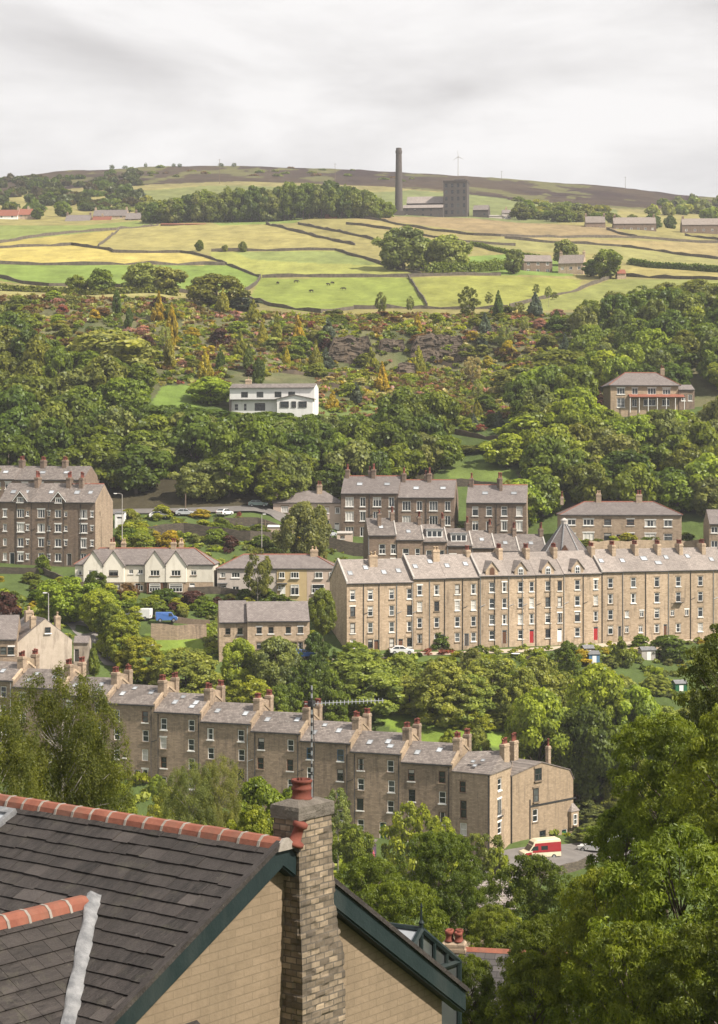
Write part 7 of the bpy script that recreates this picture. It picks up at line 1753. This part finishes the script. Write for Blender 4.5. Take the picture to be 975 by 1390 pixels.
    # trees in front of the bottom terrace
    for kd, px, yt, w, c, d, lb in (('birch', 84, 906, 148, NB, 76, 'large soft birch in front of the left end of the bottom terrace'), ('birch', -12, 948, 140, NB, 70, 'darker birch at the left frame edge'), ('birch', 112, 985, 120, NB, 84, 'lower birch spray right of the large soft birch'), ('birch', 256, 1034, 80, GG, 138, 'left one of the slender birch pair over the slate roof'), ('birch', 297, 1026, 74, GG, 140, 'right one of the slender birch pair over the slate roof'), ('mid', 352, 1056, 84, MG, 150, 'dark bushy tree behind the slate ridge'), ('mid', 398, 1068, 54, MG, 158, 'bushy tree just left of the stone stack'), ('mid', 345, 1094, 54, LG, 118, 'bright tree top over the red ridge finial'), ('airy', 459, 1068, 44, GG, 228, 'pale willow-like tree in front of the aerial-mast house'), ('mid', 214, 1052, 26, LG, 232, 'small bright tree beside the red back door'), ('mid', 158, 1062, 50, LG, 215, 'bright small tree at the foot of the bottom terrace left'), ('mid', 228, 1070, 50, YG, 205, 'yellow green small tree left of the birch pair'),
                                    ('airy', 562, 1086, 84, YG, 240, 'sparse yellow spring tree in front of the stepped houses'), ('airy', 600, 1108, 60, YG, 238, 'second sparse yellow tree beside the pale tarpaulin'), ('airy', 655, 1128, 60, OL, 243, 'brownish shrub in front of the rust-brown windows'), ('airy', 675, 1148, 36, YG, 242, 'yellow shrub at the corner house foot'), ('mid', 480, 1120, 50, MG, 200, 'green tree right behind the stone stack'),
                                    ('near', 500, 1160, 95, NL, 108, 'green ash tree right of the stone stack'), ('near', 596, 1128, 96, NR, 112, 'dark pointed tree below the yellow spring tree'), ('near', 545, 1195, 120, NL, 98, 'lower mid green tree above the conservatory'), ('near', 470, 1225, 80, NL, 92, 'tree tucked behind the teal bargeboard'), ('near', 640, 1180, 70, NR, 118, 'dark tree left of the pale valley roof'), ('near', 725, 1160, 120, NR, 112, 'dark broad tree under the camper van'), ('near', 668, 1228, 70, NL, 102, 'small tree in front of the pale valley roof'), ('near', 620, 1290, 60, NR, 84, 'dark bush tree behind the clustered chimney pots'),
                                    ('near', 700, 1262, 110, NB, 84, 'olive tree at the lower edge by the red ridge roof'), ('near', 640, 1296, 90, NR, 60, 'dark leafy tree at the bottom edge in front of the red ridge roof'), ('near', 725, 1292, 130, NL, 58, 'leafy tree at the bottom edge right of the clustered chimney pots'), ('near', 1000, 842, 150, NB, 62, 'tall olive leaved tree at the right frame edge, topmost'), ('near', 905, 968, 135, NL, 60, 'leafy tree in the middle of the near right group'), ('near', 1000, 950, 180, NL, 54, 'dense tree at the right frame edge, lower'), ('near', 850, 1092, 120, NL, 64, 'yellowish tree covering the parked cars'), ('near', 818, 1180, 160, NL, 58, 'broad tree below the parked cars'), ('near', 925, 1120, 220, NL, 50, 'broad leafy tree at the lower right corner'), ('near', 740, 1240, 110, NR, 70, 'dark tree above the red ridge roof'), ('near', 860, 1250, 190, NL, 46, 'nearest leafy tree at the lower right'), ('near', 985, 1250, 170, NR, 44, 'dark tree in the lower right corner')):
        tree(kd, px, yt, w, c, d=d, name='birch_tree' if kd in ('birch', 'airy') else ('bushy_tree' if kd == 'bush' else 'broadleaf_tree'), label=lb)

# ------------------------------------------------------------------ light, sky, camera, air
def light_camera():
    el, az = R(46), math.atan2(.87, -.5)
    ts = Vector((math.sin(az) * math.cos(el), math.cos(az) * math.cos(el), math.sin(el)))
    L = bpy.data.lights.new('sun', 'SUN'); L.energy = 5.0; L.angle = R(1.5); L.color = (1, .92, .80)
    o = bpy.data.objects.new('sun', L); COL.objects.link(o); o.rotation_euler = (-ts).to_track_quat('-Z', 'Y').to_euler(); o.location = (100, -50, 300)
    w = bpy.data.worlds.new('World'); SC.world = w; w.use_nodes = True; t = w.node_tree; t.nodes.clear()
    out = t.nodes.new('ShaderNodeOutputWorld'); bg = t.nodes.new('ShaderNodeBackground'); bg.inputs[1].default_value = .1
    sky = t.nodes.new('ShaderNodeTexSky'); sky.sky_type = 'NISHITA'; sky.sun_disc = False; sky.sun_elevation = el; sky.sun_rotation = az
    tc = t.nodes.new('ShaderNodeTexCoord'); mp = t.nodes.new('ShaderNodeVectorMath'); mp.operation = 'MULTIPLY'; mp.inputs[1].default_value = (3.0, 3.0, 11)
    nz = t.nodes.new('ShaderNodeTexNoise'); nz.inputs['Scale'].default_value = 1.7; nz.inputs['Detail'].default_value = 7; nz.inputs['Roughness'].default_value = .55; nz.inputs['Distortion'].default_value = .3
    t.links.new(tc.outputs['Generated'], mp.inputs[0]); t.links.new(mp.outputs[0], nz.inputs['Vector'])
    cr = t.nodes.new('ShaderNodeValToRGB'); cr.color_ramp.elements[0].position = .36; cr.color_ramp.elements[0].color = (4.0, 3.9, 3.92, 1); cr.color_ramp.elements[1].position = .62; cr.color_ramp.elements[1].color = (5.9, 5.8, 5.78, 1)
    t.links.new(nz.outputs['Fac'], cr.inputs[0])
    n2 = t.nodes.new('ShaderNodeTexNoise'); n2.inputs['Scale'].default_value = .8; n2.inputs['Detail'].default_value = 3
    t.links.new(mp.outputs[0], n2.inputs['Vector'])
    mr = t.nodes.new('ShaderNodeMapRange'); mr.inputs[1].default_value = .25; mr.inputs[2].default_value = .5; mr.inputs[3].default_value = .82; mr.inputs[4].default_value = 1.0; t.links.new(n2.outputs['Fac'], mr.inputs[0])
    mx = t.nodes.new('ShaderNodeMix'); mx.data_type = 'RGBA'; t.links.new(mr.outputs[0], mx.inputs[0]); t.links.new(sky.outputs[0], mx.inputs[6]); t.links.new(cr.outputs[0], mx.inputs[7])
    t.links.new(mx.outputs[2], bg.inputs[0]); t.links.new(bg.outputs[0], out.inputs[0])
    c = bpy.data.cameras.new('camera'); c.sensor_fit = 'VERTICAL'; c.sensor_height = 36; c.sensor_width = 36; c.lens = 36 * F / 1390; c.shift_y = -(695 - YH) / 1390; c.clip_start = .5; c.clip_end = 6000
    o = bpy.data.objects.new('camera', c); COL.objects.link(o); o.location = (0, 0, 0); o.rotation_euler = (R(90), 0, 0); SC.camera = o
    # summer air
    g = MB(); g.box(-1750, 1900, -40, 2300, -62, 300)
    m = bpy.data.materials.new('summer_air'); m.use_nodes = True; t = m.node_tree; t.nodes.clear(); ou = t.nodes.new('ShaderNodeOutputMaterial'); pv = t.nodes.new('ShaderNodeVolumePrincipled')
    pv.inputs['Color'].default_value = (.93, .95, 1, 1); pv.inputs['Density'].default_value = .00012; pv.inputs['Anisotropy'].default_value = .2; t.links.new(pv.outputs[0], ou.inputs['Volume'])
    if HAZE: tag(g.build('haze', m), kind='stuff')
    SC.view_settings.view_transform = 'Standard'; SC.view_settings.look = 'None'; SC.view_settings.gamma = 1; SC.view_settings.use_curve_mapping = False; SC.view_settings.exposure = EXPO
    SC.render.engine = 'CYCLES'; cy = SC.cycles
    cy.max_bounces = 5; cy.diffuse_bounces = 2; cy.glossy_bounces = 2; cy.transmission_bounces = 3; cy.volume_bounces = 0; cy.transparent_max_bounces = 4; cy.use_denoising = True; cy.caustics_reflective = False; cy.caustics_refractive = False
    try: cy.denoiser = 'OPENIMAGEDENOISE'
    except Exception: pass

HAZE, EXPO = True, 0.72
bottom_terrace(); middle_terrace(); other_buildings(); hill_buildings()
near_house(); greenhouse_roof(); vehicles(); cows(); field_walls(); field_hedges(); quarry(); roads_walls(); posts_etc(); planting(); finish_labels(); light_camera()
